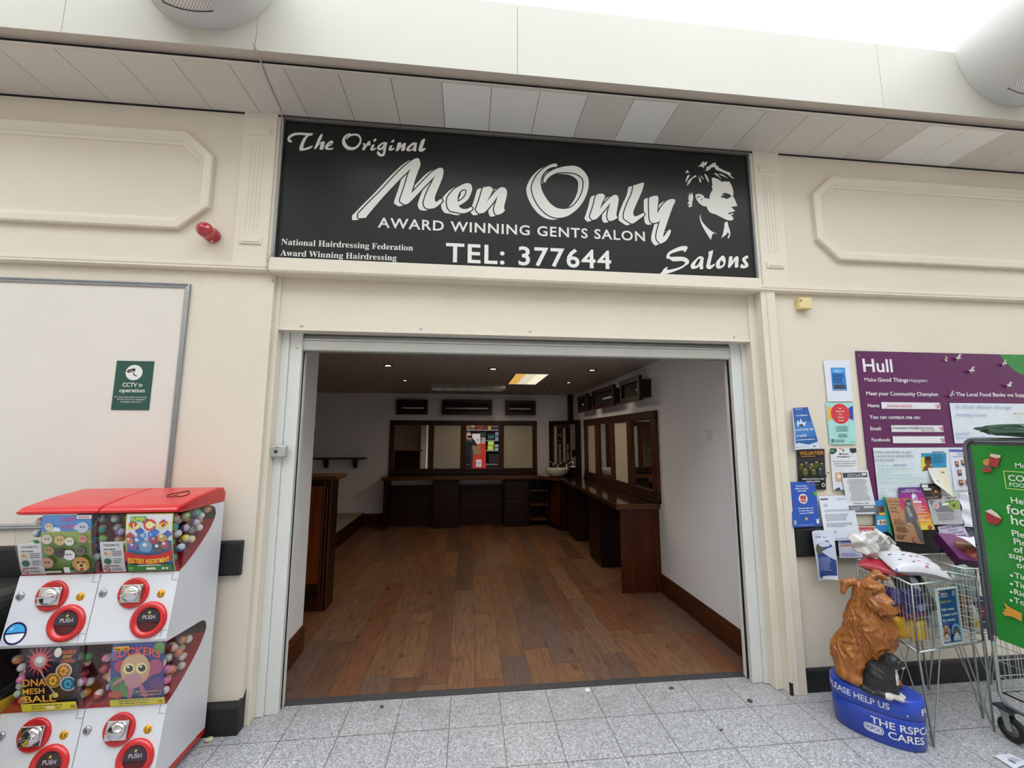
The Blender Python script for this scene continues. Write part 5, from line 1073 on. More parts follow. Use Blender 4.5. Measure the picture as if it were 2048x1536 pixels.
def dog(X, Y, Z):
    P = [('e', (-.068, -.040, .355), (.088, .072, .105), .03), ('e', (-.062, .045, .355), (.085, .066, .10), .03), ('c', (-.062, 0, .39), (.022, 0, .55), .098, .094, .05), ('e', (.052, 0, .545), (.082, .080, .115), .05), ('c', (-.012, 0, .58), (.018, -.005, .70), .078, .062, .045),
         ('e', (.030, -.012, .748), (.066, .064, .060), .03), ('c', (.060, -.034, .722), (.112, -.064, .710), .048, .038, .025), ('e', (.108, -.064, .682), (.036, .036, .030), .02), ('e', (.072, -.066, .694), (.036, .030, .034), .02), ('e', (.090, -.030, .694), (.034, .030, .032), .02), ('e', (.052, -.052, .790), (.030, .034, .014), .012), ('e', (.064, -.02, .785), (.034, .040, .018), .02),
         ('c', (-.028, -.040, .795), (-.066, -.066, .780), .018, .015, .014), ('c', (-.066, -.066, .780), (-.074, -.090, .738), .019, .010, .012), ('c', (.035, .040, .800), (.068, .066, .835), .018, .015, .014), ('c', (.068, .066, .835), (.110, .058, .815), .019, .009, .012),
         ('c', (.060, -.048, .48), (.072, -.052, .29), .036, .027, .03), ('c', (.072, -.052, .282), (.105, -.058, .266), .027, .022, .015), ('c', (.055, .050, .48), (.072, .052, .29), .034, .026, .03), ('c', (.072, .052, .282), (.105, .056, .266), .026, .022, .015),
         ('c', (-.105, -.082, .295), (-.015, -.094, .272), .036, .026, .02), ('c', (-.095, .088, .295), (-.02, .094, .272), .034, .025, .02), ('c', (-.125, .0, .30), (-.15, .05, .272), .028, .018, .03)]
    d = blend(X, Y, Z, P); body = np.clip((Z - .30) / .1, 0, 1)
    sw = np.sin(62 * (Z + .35 * X) + 5 * np.sin(31 * X + 17 * Y) + 4 * np.sin(45 * Y)) * np.sin(58 * Y + 3.5 * np.sin(40 * Z) + 41 * X) + .5 * np.sin(135 * Z + 6 * np.sin(60 * Y + 55 * X)) * np.sin(120 * (X - Y))
    face = np.clip((Z - .66) / .05, 0, 1); ph = np.arctan2(Y, X - .0); st = 1 - 2 * np.abs(np.sin(11 * ph + 2.2 * np.sin(26 * Z + 4 * ph) + 1.1 * np.sin(61 * Z) + 14 * Z)); return d + (-.0050 * st + .0022 * sw + .0012 * np.sin(170 * Z + 90 * X + 3 * np.sin(80 * Y)) * np.sin(160 * Y - 70 * X)) * body * (1 - .45 * face) - .003
V, F = surface(dog, (-.19, -.15, .243), (.19, .14, .875), .0052)
b = MB().add([PL(*v) for v in V], F, FUR, True); dg = b.build('dog_figure', t)
NOSE = mat('dark_resin_nose', '1c1512', .25, 0, .1, 60, coat=.5)
hf = Vector((.86, -.50)); MB().ball(PL(.137, -.078, .724), .0175, NOSE, 14, (1, 1, .85)).build('nose', dg)
for e_, (a, l_) in (('eye', (.060, -.078)), ('eye', (.098, -.014))): MB().ball(PL(a, l_, .757), .0085, mat('brown_glass_eye', '2a160a', .12, 0, .1, 60, coat=.8), 12).build(e_, dg)
CATK = mat('black_resin_fur', '17171a', .4, 0, .25, 30, .35, 120, coat=.15); CATW = mat('white_resin_fur', 'c2bdb6', .45, 0, .08, 30, .2, 120)
def cat(X, Y, Z):
    P = [('e', (.040, -.085, .330), (.062, .046, .082), .02), ('e', (.036, -.112, .300), (.052, .028, .050), .02), ('c', (.068, -.085, .335), (.092, -.085, .405), .046, .034, .03), ('e', (.103, -.085, .432), (.041, .040, .036), .02), ('e', (.140, -.088, .424), (.020, .021, .016), .015),
         ('c', (.080, -.064, .455), (.076, -.060, .482), .014, .004, .01), ('c', (.090, -.112, .455), (.084, -.118, .480), .014, .004, .01), ('c', (.104, -.074, .36), (.114, -.072, .268), .019, .014, .02), ('c', (.104, -.104, .36), (.112, -.108, .268), .019, .014, .02),
         ('c', (.114, -.072, .264), (.134, -.072, .260), .014, .012, .01), ('c', (.112, -.108, .264), (.132, -.110, .260), .014, .012, .01), ('c', (.040, -.128, .268), (.086, -.132, .263), .018, .014, .012), ('c', (-.016, -.085, .28), (-.022, -.12, .262), .016, .013, .02), ('c', (-.022, -.12, .262), (.02, -.142, .260), .013, .011, .01)]
    return blend(X, Y, Z, P) + .0012 * np.sin(150 * Z + 60 * X) * np.sin(140 * Y + 40 * X)
V, F = surface(cat, (-.06, -.17, .243), (.18, -.02, .50), .0038)
b = MB(); fw, fk = [], []
for f in F: c_ = np.mean([V[i] for i in f], 0); (fw if (c_[2] < .283 and c_[0] > .07) or (c_[0] > .118 and .33 < c_[2] < .405) or (c_[0] > .146 and c_[2] < .425) else fk).append(f)
vs_ = [PL(*v) for v in V]; b.add(vs_, fk, CATK, True); b.add(vs_, fw, CATW, True); cg = b.build('cat_figure', t)
for l_ in (-.071, -.106): MB().ball(PL(.136, l_, .443), .0055, mat('green_glass_eye', '4a5a1c', .15, 0, .1, 60, coat=.8), 10).build('eye', cg)

# ---------------------------------------------------------------- wire dump bins
def wire_panel(b, a, c, d, e, nu, nv, r, m, fr):
    """Welded mesh on the quad a-c (top edge) and e-d (bottom edge), with a heavier rim."""
    a, c, d, e = (Vector(p) for p in (a, c, d, e))
    for i in range(nu + 1): u = i / nu; b.tube([a + (c - a) * u, e + (d - e) * u], r if 0 < i < nu else fr, m, 4 if 0 < i < nu else 6)
    for j in range(nv + 1): v = j / nv; b.tube([a + (e - a) * v, c + (d - c) * v], r if 0 < j < nv else fr, m, 4 if 0 < j < nv else 6)
def dump_bin(label, top, zt, zb, nu, nv, feet):
    t = thing('wire_dump_bin', label, 'wire bin', (sum(p[0] for p in top) / 4, sum(p[1] for p in top) / 4, 0), 'wire donation bins')
    T = [Vector((p[0], p[1], zt)) for p in top]; B = [Vector((p[0] + .01, p[1] + .015, zb)) for p in top]
    for i, nm in enumerate(('front_mesh', 'side_mesh', 'back_mesh', 'side_mesh')):
        j = (i + 1) % 4; b = MB(); wire_panel(b, T[i], T[j], B[j], B[i], nu[i], nv, .0017, STEEL, .0055); b.build(nm, t)
    b = MB(); wire_panel(b, B[0], B[1], B[2], B[3], 12, 9, .0014, STEEL, .003); b.build('floor_mesh', t)
    cen = (B[0] + B[1] + B[2] + B[3]) / 4
    for i, ft in enumerate(feet):
        ft = Vector(ft); nx_ = B[(i + 1) % 4]; pv = B[i - 1]; b = MB()
        b.tube([T[i], B[i], ft + Vector((0, 0, .004))], .0055, STEEL, 6); b.tube([B[i] + (nx_ - B[i]) * .33, ft + Vector((0, 0, .004))], .003, STEEL, 5); b.tube([B[i] + (pv - B[i]) * .33, ft + Vector((0, 0, .004))], .003, STEEL, 5); b.build('leg', t)
    return t
B1 = [(2.43, 2.137), (2.93, 2.205), (2.73, 2.585), (2.56, 2.585)]
T1 = dump_bin('wire dump bin of donated pet food beside the charity dog', B1, .815, .462, (19, 15, 6, 17), 6, ((2.462, 2.145, 0), (2.925, 2.213, 0), (2.75, 2.58, 0), (2.60, 2.58, 0)))
SN = Vector((.068, -.5, 0)).normalized(); fy = lambda x: 2.137 + (x - 2.43) * .136 - .012
def on_front(x, y):
    d = ray(x, y); k = (2.125 - .136 * 2.43) / (d[1] - .136 * d[0]); return Vector((d[0] * k, d[1] * k, EYE + d[2] * k))
q = [on_front(*p) for p in ((1868.4, 1178.9), (1915.9, 1171.8), (1933.7, 1280.6), (1878.8, 1288.7))]
wd = (q[1] - q[0]).length; TLx = q[0]; dirx = Vector((1, .136, 0)).normalized(); zt, zb = (q[0].z + q[1].z) / 2, (q[2].z + q[3].z) / 2; W_ = .150
t = thing('card_holder', 'clear holder with a blue donation card clipped to the front of the wire bin', 'card', TLx)
def cq(u, z, d=0): p = Vector((TLx.x, TLx.y, z)) + dirx * u; return p + SN * d
b = MB(); s = Sheet(b, cq(.006, zt - .004, .004), cq(W_, zt - .004, .004), cq(W_, zb + .004, .004), cq(.006, zb + .004, .004), SN, '1d3f8a', gloss=.25)
s.rect(.08, .86, .18, .95, 'd9dde6').disc(.13, .905, .035, '1d3f8a').text('RSPCA', .21, .885, .045, 'd9dde6', bold=.04, w=.34).lines(.2, .6, .875, .845, 1, 'c3cbe0', 3).rect(.80, .86, .94, .96, '8a8fb8') 
s.text('DONATE TODAY', .12, .74, .045, 'b9b04a', bold=.03, w=.58).text('Help create', .14, .60, .05, 'dfe3ee', bold=.03, w=.66).text('a better world', .14, .50, .05, 'dfe3ee', bold=.03, w=.78).text('for animals.', .14, .40, .05, 'dfe3ee', bold=.03, w=.66)
s.disc(.24, .22, .10, 'b9a283', ry=.11).rect(.08, .03, .40, .14, 'c7c2ba').disc(.24, .17, .07, '8a5f38', ry=.10).disc(.24, .13, .04, 'd6cdbd').poly([(.10, .26), (.15, .34), (.22, .27)], '8a5f38').poly([(.27, .27), (.34, .34), (.39, .26)], '8a5f38').disc(.19, .2, .012, '17110d', 10).disc(.29, .2, .012, '17110d', 10)
s.disc(.73, .23, .115, '4f9ac8', ry=.12).rect(.55, .03, .92, .12, '9fc2d4').disc(.73, .20, .085, '14141a', ry=.10).disc(.73, .12, .06, 'c4c4c8').disc(.68, .20, .012, 'c8b23a', 10).disc(.79, .20, .012, 'c8b23a', 10); b.build('printed_card', t)
b = MB(); b.add([cq(u, z, .012) for z in (zb, zt) for u in (0, W_ + .006)], [(0, 1, 3, 2)], ACRYL)
for u0, u1, z0, z1 in ((0, .006, zb, zt), (W_, W_ + .006, zb, zt), (0, W_ + .006, zb - .003, zb + .004), (0, W_ + .006, zt - .004, zt + .003)): b.hexa([cq(u0, z0, .0135), cq(u1, z0, .0135), cq(u1, z0, .001), cq(u0, z0, .001), cq(u0, z1, .0135), cq(u1, z1, .0135), cq(u1, z1, .001), cq(u0, z1, .001)], mat('frosted_clear_edge', 'b4c2c0', .25, 0, .05, 30))
b.build('clear_frame', t)
def packet(name, label, cat_, c, size, rot, col, draw=None, puff=.35, group=None, seed=0, gloss=.35):
    """A soft filled pouch: pillow shape with crimped ends, crumpled a little."""
    L, W, H = size; R_ = Matrix.Rotation(rot[2], 3, 'Z') @ Matrix.Rotation(rot[1], 3, 'Y') @ Matrix.Rotation(rot[0], 3, 'X'); c = Vector(c); n = 18; rr = random.Random(seed); ph = [rr.random() * 6 for _ in range(6)]
    def P(u, v, sg):
        e = max(0, 1 - abs(2 * u - 1) ** 3) ** .5 * max(0, 1 - abs(2 * v - 1) ** 4) ** .5
        w_ = .10 * math.sin(9 * u + ph[0] + 3 * v) * math.sin(7 * v + ph[1]) + .06 * math.sin(21 * u + ph[2]) * math.sin(17 * v + ph[3])
        return c + R_ @ Vector(((u - .5) * L, (v - .5) * W * (1 - .06 * math.sin(PI * u)), sg * H / 2 * e * (1 + w_) + .008 * math.sin(5 * u + ph[4])))
    b = MB(); m = flat(col, gloss) if isinstance(col, str) else col
    for sg in (1, -1):
        vs = [P(i / n, j / n, sg) for j in range(n + 1) for i in range(n + 1)]; fs = [(j * (n + 1) + i, j * (n + 1) + i + 1, (j + 1) * (n + 1) + i + 1, (j + 1) * (n + 1) + i) for j in range(n) for i in range(n)]
        if draw and sg > 0:
            keep = {}
            for k, f in enumerate(fs):
                i, j = k % n, k // n; cc = draw((i + .5) / n, (j + .5) / n) or m
                keep.setdefault(cc, []).append(f)
            for cc, ff in keep.items(): b.add(vs, ff, flat(cc, gloss) if isinstance(cc, str) else cc, True)
        else: b.add(vs, fs if sg > 0 else [f[::-1] for f in fs], m, True)
    o = b.build(name); return tag(o, label, cat_, group)
def crumple(name, label, cat_, c, r, col, seed, sc=(1, 1, 1), amp=.25, sub=3, extra=None, mtl=None):
    bm_ = bmesh.new(); bmesh.ops.create_icosphere(bm_, subdivisions=sub, radius=1); rr = random.Random(seed); ds = [Vector((rr.gauss(0, 1), rr.gauss(0, 1), rr.gauss(0, 1))).normalized() for _ in range(26)]
    for v in bm_.verts:
        n = v.co.normalized(); k = 1.0
        for i, d in enumerate(ds): k += amp * (.35 - abs(n.dot(d))) * (.34 if i % 2 else -.30) * (1 + .5 * math.sin(11 * n.dot(ds[(i * 7 + 3) % 26])))
        k *= 1 + rr.uniform(-.05, .05) * amp * 3
        v.co = Vector((n.x * sc[0], n.y * sc[1], n.z * sc[2])) * r * max(.5, k) + Vector(c)
    b = MB().bm(bm_, mtl or flat(col, .35), False)
    if extra: extra(b)
    o = b.build(name); return tag(o, label, cat_)
BAGW = mat('white_polythene', 'c9c8c3', .28, 0, .05, 14, 0, 30, coat=.25)
def poly_sdf(X, Z, P):
    d = np.full(X.shape, 9.0); ins = np.zeros(X.shape, bool)
    for (ax_, az), (bx_, bz) in zip(P, P[1:] + P[:1]):
        ex, ez = bx_ - ax_, bz - az; t_ = np.clip(((X - ax_) * ex + (Z - az) * ez) / (ex * ex + ez * ez), 0, 1); d = np.minimum(d, np.hypot(X - ax_ - t_ * ex, Z - az - t_ * ez))
        ins ^= ((az > Z) != (bz > Z)) & (X < (bx_ - ax_) * (Z - az) / (1e-9 if bz == az else bz - az) + ax_)
    return np.where(ins, -d, d)
tri = lambda a: np.abs(((a / PI) % 2) - 1) * 2 - 1
BO = [px(1700 + x / 5.486, 1050 + y / 5.486, 1, 2.42) for x, y in ((35, 150), (60, 100), (130, 108), (240, 75), (370, 55), (440, 110), (500, 200), (570, 290), (590, 370), (545, 440), (470, 470), (405, 500), (370, 440), (340, 405), (170, 335), (100, 300), (60, 240))]
BO = [(p.x, p.z) for p in BO]; bx_c = sum(p[0] for p in BO) / len(BO); bz_c = sum(p[1] for p in BO) / len(BO)
def bagf(X, Y, Z):
    d2 = poly_sdf(X, Z, BO); T = .006 + .30 * np.clip(-d2, 0, .06) + .05 * np.clip(-d2, 0, .2)
    yc = 2.42 + .30 * (Z - bz_c) + .016 * tri(46 * (X - bx_c) + 30 * (Z - bz_c)) + .013 * tri(70 * (Z - bz_c) - 34 * (X - bx_c) + 1) + .007 * tri(120 * X + 40 * Z)
    return np.maximum(d2, (np.abs(Y - yc) - T) * .8)
V, F = surface(bagf, (min(p[0] for p in BO) - .015, 2.32, min(p[1] for p in BO) - .015), (max(p[0] for p in BO) + .015, 2.52, max(p[1] for p in BO) + .015), .0058)
b = MB().add(list(map(tuple, V)), F, BAGW, True)
for off, h, w_, y0 in ((-.045, .06, .055, -.02), (.035, .05, .05, .0)):
    pts = [Vector((bx_c + off + w_ * math.cos(a), 2.40 + y0 + .02 * math.sin(2 * a), bz_c + .035 + h * math.sin(a))) for a in [PI * i / 12 for i in range(13)]]; vs = []
    for p in pts: vs += [p + Vector((0, -.018, .006)), p + Vector((0, .018, -.006))]
    b.add(vs, [(2 * i, 2 * i + 1, 2 * i + 3, 2 * i + 2) for i in range(12)], BAGW)
tag(b.build('carrier_bag'), 'crumpled white plastic carrier bag on top of the heap of donated pet food', 'bag')
packet('pet_food_pouch', 'white pouch with small blue and red marks lying over the bin rim', 'pet food', (2.62, 2.29, .872), (.27, .21, .085), (.25, .1, -.35), 'cdcbd0', lambda u, v: '3c3a86' if (int(u * 18) * 7 + int(v * 18) * 5) % 23 == 0 else ('a84a4e' if (int(u * 18) * 3 + int(v * 18) * 11) % 41 == 0 else None), seed=2, group='pet food in the wire bin')
packet('pet_food_pouch', 'red pouch under the white carrier bag', 'pet food', (2.515, 2.36, .84), (.22, .15, .06), (.3, .25, -1.0), 'a02030', lambda u, v: 'c43c3c' if u > .7 else None, seed=3, group='pet food in the wire bin')
packet('pet_food_pouch', 'brown pouch tucked between the carrier bag and the white pouch', 'pet food', (2.60, 2.40, .845), (.20, .16, .06), (.2, .3, .2), '6b4a42', lambda u, v: '2a2024' if v < .4 else None, seed=4, group='pet food in the wire bin')
packet('pet_food_pouch', 'purple and red pouch against the left side of the wire bin', 'pet food', (2.50, 2.33, .665), (.20, .15, .05), (1.45, 0, -1.22), '3a2a66', lambda u, v: '8a2038' if v < .45 else ('6d6cae' if u > .6 else None), seed=5, group='pet food in the wire bin')
packet('pet_food_pouch', 'dark violet pouch behind the front mesh of the wire bin', 'pet food', (2.535, 2.225, .685), (.17, .17, .05), (1.5, 0, .12), '2a2454', lambda u, v: '8f8fc4' if .3 < v < .5 and u > .4 else ('7a1f3a' if v < .25 else None), seed=6, group='pet food in the wire bin')
packet('pet_food_pouch', 'black and grey pouch high behind the front mesh of the wire bin', 'pet food', (2.56, 2.25, .775), (.19, .10, .05), (1.2, .1, .2), '26272c', lambda u, v: '8f8f98' if abs(u - .5) < .12 else None, seed=7, group='pet food in the wire bin')
packet('pet_food_pouch', 'yellow pouch low in the wire bin next to the card holder', 'pet food', (2.555, 2.235, .54), (.135, .12, .055), (1.5, 0, .15), 'd0a21c', lambda u, v: 'd9b83a' if v > .7 else None, seed=8, group='pet food in the wire bin')
packet('pet_food_pouch', 'yellow pouch low in the wire bin at its left corner', 'pet food', (2.475, 2.25, .545), (.13, .12, .05), (1.5, 0, -.6), 'c8961c', seed=9, group='pet food in the wire bin')
packet('pet_food_pouch', 'maroon pouch lying behind the yellow pouches', 'pet food', (2.62, 2.36, .60), (.2, .2, .07), (.9, .1, .3), '5c1a2c', lambda u, v: '3a2f6a' if u > .5 else None, seed=10, group='pet food in the wire bin')
packet('pet_food_pouch', 'clear and white bag seen through the right part of the wire bin', 'pet food', (2.79, 2.30, .555), (.17, .12, .06), (1.2, .2, -.5), 'aeb4ae', lambda u, v: 'c4a83a' if v > .7 and u < .5 else None, seed=12, group='pet food in the wire bin')
packet('pet_food_pouch', 'large dark grey pouch filling the middle of the wire bin', 'pet food', (2.66, 2.33, .70), (.24, .2, .08), (1.0, .1, .2), '2c2b33', lambda u, v: '5a5966' if v > .6 else None, seed=13, group='pet food in the wire bin')
# second bin by the wall
B2 = [(2.985, 2.30), (3.46, 2.30), (3.46, 2.60), (2.985, 2.60)]
dump_bin('wire dump bin of mixed groceries against the wall behind the green board', B2, .83, .46, (18, 11, 18, 11), 6, ((2.99, 2.31, 0), (3.45, 2.31, 0), (3.45, 2.59, 0), (2.985, 2.59, 0)))
c = Vector((3.22, 2.45, .888)); R_ = Matrix.Rotation(-.35, 3, 'Z') @ Matrix.Rotation(.62, 3, 'X') @ Matrix.Rotation(.12, 3, 'Y')
t = thing('pudding_box', 'purple boxed pudding lying tilted on top of the second wire bin', 'box', c)
def bp(x, y, z): return c + R_ @ Vector((x * .86, y * .82, z))
MB().hexa([bp(-.14, -.13, -.03), bp(.14, -.13, -.03), bp(.14, .13, -.03), bp(-.14, .13, -.03), bp(-.14, -.13, .03), bp(.14, -.13, .03), bp(.14, .13, .03), bp(-.14, .13, .03)], flat('4b1f4c', .35), .003).build('carton', t)
b = MB(); s = Sheet(b, bp(-.138, .128, .0305), bp(.138, .128, .0305), bp(.138, -.128, .0305), bp(-.138, -.128, .0305), R_ @ Vector((0, 0, 1)), '6a3060', gloss=.35)
s.disc(.42, .5, .30, '5a2a1c').disc(.42, .55, .22, '7d3f26').disc(.45, .22, .2, 'a8483c').disc(.40, .2, .06, 'd88a76').disc(.5, .25, .05, 'd8c4b4').text('PUDDING', .42, .62, .06, 'cdb9a0', al='c', w=.34).rect(.80, .0, 1, 1, 'cfc8d4').text('Free From', .85, .5, .05, '7a5a8a', w=.13); b.build('print', t)
b = MB(); s = Sheet(b, (3.14, 2.45, .985), (3.36, 2.42, .965), (3.35, 2.30, .925), (3.12, 2.33, .945), (-.1, -.5, .8), 'd5d8de', bend=lambda u, v: .015 * math.sin(4 * u + 1) * math.sin(3 * v)); s.lines(.4, .8, .5, .4, 1, '6b8ac0', 3); tag(b.build('paper_sheet'), 'loose white paper lying over the purple pudding box', 'paper')
crumple('clear_bag', 'pale translucent bag hanging at the near corner of the second wire bin', 'bag', (3.05, 2.36, .735), .085, '', 8, (.9, .6, 1.0), .25, 3, None, mat('pale_green_polythene', '8d9c94', .3, 0, .1, 20, coat=.2))
def carton(label, x0, x1, y0, y1, z0, z1, col, band): 
    b = MB().box(x0, x1, y0, y1, z0, z1, flat(col, .4), .003); b.box(x0 + .006, x1 - .006, y0 - .0012, y0 + .002, z0 + (z1 - z0) * .35, z0 + (z1 - z0) * .72, flat(band, .4)); tag(b.build('grocery_carton'), label, 'carton', 'cartons in the second bin')
carton('orange brown carton standing at the left of the second wire bin', 3.0, 3.07, 2.34, 2.42, .47, .66, '8a4f2a', 'c4a06a'); carton('dark blue carton next to the orange brown one in the second wire bin', 3.075, 3.15, 2.34, 2.42, .47, .65, '23305c', '8a2230'); carton('dark red carton lying towards the right of the second wire bin', 3.155, 3.25, 2.34, 2.44, .47, .62, '5a1a24', '3a4a8a')
b = MB().lathe([(0, 0), (.022, 0), (.024, .01), (.024, .10), (.014, .125), (.012, .145), (0, .147)], (3.035, 2.325, .47), mat('pale_bottle', 'b9b7a0', .3, 0, .1, 30), n=20).lathe([(.0245, .03), (.0245, .08)], (3.035, 2.325, .47), flat('b9a23a', .4), n=20); tag(b.build('sauce_bottle'), 'small pale bottle with a yellow label at the front of the second bin', 'bottle')

# ---------------------------------------------------------------- trolley carrying the green food bank board
t = thing('shopping_trolley', 'metal shopping trolley behind the green board with a black swivel wheel', 'trolley', (3.2, 1.85, 0))
TX, TY0, TY1 = 2.925, 2.155, 1.50; WB = px(2020, 1392, 0, TX).z
def trolley_side(x):
    b = MB(); nv = 9
    wire_panel(b, (x, TY0, .96), (x, TY1, 1.02), (x, TY1, WB + .02), (x, TY0, WB), 14, nv, .002, STEEL, .005); return b
trolley_side(TX).build('side_mesh', t); trolley_side(TX + .46).build('side_mesh', t)
b = MB(); wire_panel(b, (TX, TY0, .96), (TX + .46, TY0, .96), (TX + .46, TY0, WB), (TX, TY0, WB), 12, 9, .002, STEEL, .005); b.build('front_mesh', t)
b = MB(); wire_panel(b, (TX, TY0, WB), (TX + .46, TY0, WB), (TX + .46, TY1, WB + .02), (TX, TY1, WB + .02), 12, 14, .002, STEEL, .005); b.build('floor_mesh', t)
b = MB()
for x in (TX - .004, TX + .464):
    b.tube([(x, TY0 + .004, 1.0), (x, TY0 + .004, WB - .01), (x, TY0 - .02, .175)], .010, STEEL, 10); b.tube([(x, TY0 - .02, .175), (x, TY1 - .1, .16)], .010, STEEL, 10)
b.build('chassis', t)
for x, y in ((TX + .005, TY0 - .005), (TX + .455, TY0 - .005), (TX + .005, TY1 - .05), (TX + .455, TY1 - .05)):
    g = MB().box(x - .032, x + .032, y - .045, y + .04, .150, .166, mat('dark_blue_bumper', '22263a', .45), .007).build('castor_plate', t)
    MB().cyl((x - .013, y - .02, .062), (x + .013, y - .02, .062), .058, .058, RUBBER, 28).lathe([(.0, -.0145), (.034, -.0145), (.036, .0145), (0, .0145)], (x, y - .02, .062), mat('grey_hub', '55564f', .5), (1, 0, 0), 20).build('wheel', g)
    b = MB()
    for sx in (-.02, .02): b.hexa([(x + sx - .002, y - .032, .055), (x + sx + .002, y - .032, .055), (x + sx + .002, y - .010, .055), (x + sx - .002, y - .010, .055), (x + sx - .002, y - .02, .15), (x + sx + .002, y - .02, .15), (x + sx + .002, y + .02, .15), (x + sx - .002, y + .02, .15)], STEEL)
    b.build('fork', g)
crumple('bin_liner', 'dark teal plastic sack slumped in the bottom of the trolley', 'bag', (3.10, 1.93, .33), .13, '', 9, (1, 1.1, .7), .28, 3, None, mat('teal_polythene', '1d4240', .35, 0, .15, 12, coat=.2))
t = thing('food_bank_board', 'bright green food bank board in a grey steel frame at the right edge', 'sign board', (2.87, 1.8, .53))
BXp, Y0_, Y1_ = 2.872, 2.098, 1.46; ZT_, ZB_ = 1.575, .535
GREEN = mat('bright_green_card', '2c8a34', .35, 0, .04, 4)
zy = lambda y, z: Vector((BXp, y, z))
def gp(x, y): q = px(x, y, 0, BXp); return ((Y0_ - q.y) / (Y0_ - Y1_), (q.z - ZB_) / (ZT_ - ZB_))
b = MB(); s = Sheet(b, zy(Y0_, ZT_), zy(Y1_, ZT_), zy(Y1_, ZB_), zy(Y0_, ZB_), (-1, 0, 0), GREEN, step=.0004, th=.004)
e_ = lambda x, y: gp(1800 + x / 5.484, 840 + y / 5.484); d_ = lambda x, y: gp(1900 + x / 3.338, 840 + y / 3.338)
WG = 'dfe6d4'
def btext(body, p, h, ap, bold=.024, col=WG): 
    u, v = p; s.text(body, u, v, h, col, 'open', bold)
hh = lambda p, q: abs(p[1] - q[1])
btext('Morrisons', e_(1268, 522), hh(e_(1268, 470), e_(1268, 522)), 0)
a, c_ = e_(1135, 555), e_(1165, 752); th_ = .0035
for r4 in ((a[0], a[1] - th_, .93, a[1]), (a[0], c_[1], .93, c_[1] + th_), (a[0], c_[1], a[0] + .006, a[1]), (.925, c_[1], .931, a[1])): s.rect(*r4, 'cfe07a')
btext('COMMUNITY', e_(1195, 664), hh(e_(1195, 600), e_(1195, 664)), 0, .04); btext('FOOD BANK', e_(1208, 728), hh(e_(1208, 684), e_(1208, 728)), 0, .02)
btext('Help your', e_(1226, 910), hh(e_(1226, 845), e_(1226, 910)), 0); btext('food bank', e_(1178, 1022), .045, 0); btext('hold more', e_(1232, 1140), .045, 0)
for w_, p in (('Please', (1240, 1270)), ('Pick up', (1262, 1360)), ('of some', (1262, 1445)), ('support', (1208, 1508))): btext(w_, e_(*p), .030, 0, .03)
btext('or', d_(455, 984), .030, 0, .03)
for w_, y in (('Tinned', 1052), ('Tinned', 1108), ('Rice', 1162), ('Tomato', 1218)): p = d_(440, y); s.disc(d_(418, y - 14)[0], d_(418, y - 14)[1], .006, WG, 12); btext(w_, p, .026, 0, .03)
# printed tins, pie and hand
def blob(pts, col): s.poly([e_(*p) for p in pts], col)
blob([(1000, 385), (1120, 410), (1085, 522), (1000, 500)], 'a83838'); blob([(1010, 368), (1122, 385), (1118, 412), (1075, 420), (1003, 398)], 'd8c8b4'); blob([(925, 440), (995, 422), (1000, 450), (990, 500), (935, 490)], 'c98a4a'); blob([(930, 490), (1000, 500), (1030, 525), (925, 545)], '6a5a44'); blob([(920, 545), (1028, 525), (1028, 560), (985, 572), (930, 572)], 'a43434')
blob([(958, 1000), (1138, 1085), (1100, 1140), (1060, 1146), (975, 1120)], 'a23232'); blob([(955, 1000), (1020, 975), (1090, 1025), (1138, 1085), (1080, 1062)], 'ddd2c6')
s.poly([d_(*p) for p in ((372, 1212), (400, 1240), (430, 1258), (494, 1290), (494, 1345), (430, 1312), (378, 1305), (363, 1282), (385, 1278), (366, 1262), (392, 1262))], 'd99a3c')
b.build('printed_board', t)
b = MB(); r_ = .011; rc = .05; ox = BXp - .004
top = [(ox, Y0_ + .03, ZB_ - .02), (ox, Y0_ + .03, ZT_ - rc)] + [(ox, Y0_ + .03 - rc + rc * math.cos(a), ZT_ + .02 - rc + .012 + rc * math.sin(a)) for a in [PI / 2 * i / 6 for i in range(7)]] + [(ox, Y1_ + .02, ZT_ + .032)] + [(ox, Y1_ - .03 + rc - rc * math.sin(a), ZT_ + .032 - rc + rc * math.cos(a)) for a in [PI / 2 * i / 6 for i in range(7)]] + [(ox, Y1_ - .03, ZB_ - .02)]
b.tube(top, r_, mat('grey_steel_tube', '73767a', .4, .5, .06, 20), 10); b.box(ox + .006, ox + .012, Y1_ - .02, Y0_ + .022, ZB_ + .01, ZT_ + .02, mat('grey_back_plate', '55585c', .5)).build('steel_frame', t)
b = MB()
for z in (1.50, 1.30, 1.02, .86): b.cyl((ox - .014, Y0_ + .030, z), (ox - .008, Y0_ + .030, z), .004, .004, RUBBER, 10)
b.build('rivet_row', t)
crumple('green_sack', 'folded dark green sack laid over the top of the green board', 'bag', (BXp + .005, 1.86, 1.655), .055, '', 14, (1.0, 3.6, .62), .30, 4, None, mat('dark_green_polythene', '17402f', .35, 0, .15, 12, coat=.25))
# ================================================================ the notice board wall
A4 = lambda x, y: (1540 + x / 3.49, 680 + y / 3.49)
def poster(name, label, cat_, pts, yt, yb, col, draw=None, bend=None, group=None, gloss=.5):
    """Sheet on the right wall from its four picture corners; yt and yb are the distances of its top and bottom edge."""
    c = [px(*A4(*p), 1, y) for p, y in zip(pts, (yt, yt, yb, yb))]; b = MB(); s = Sheet(b, *c, (0, -1, 0), col, bend=bend, gloss=gloss)
    if draw: draw(s)
    return tag(b.build(name), label, cat_, group)
curl = lambda k: (lambda u, v: k * (u - .5) ** 2 + .004 * math.sin(5 * v))
lift = lambda k: (lambda u, v: k * (1 - v) ** 2)
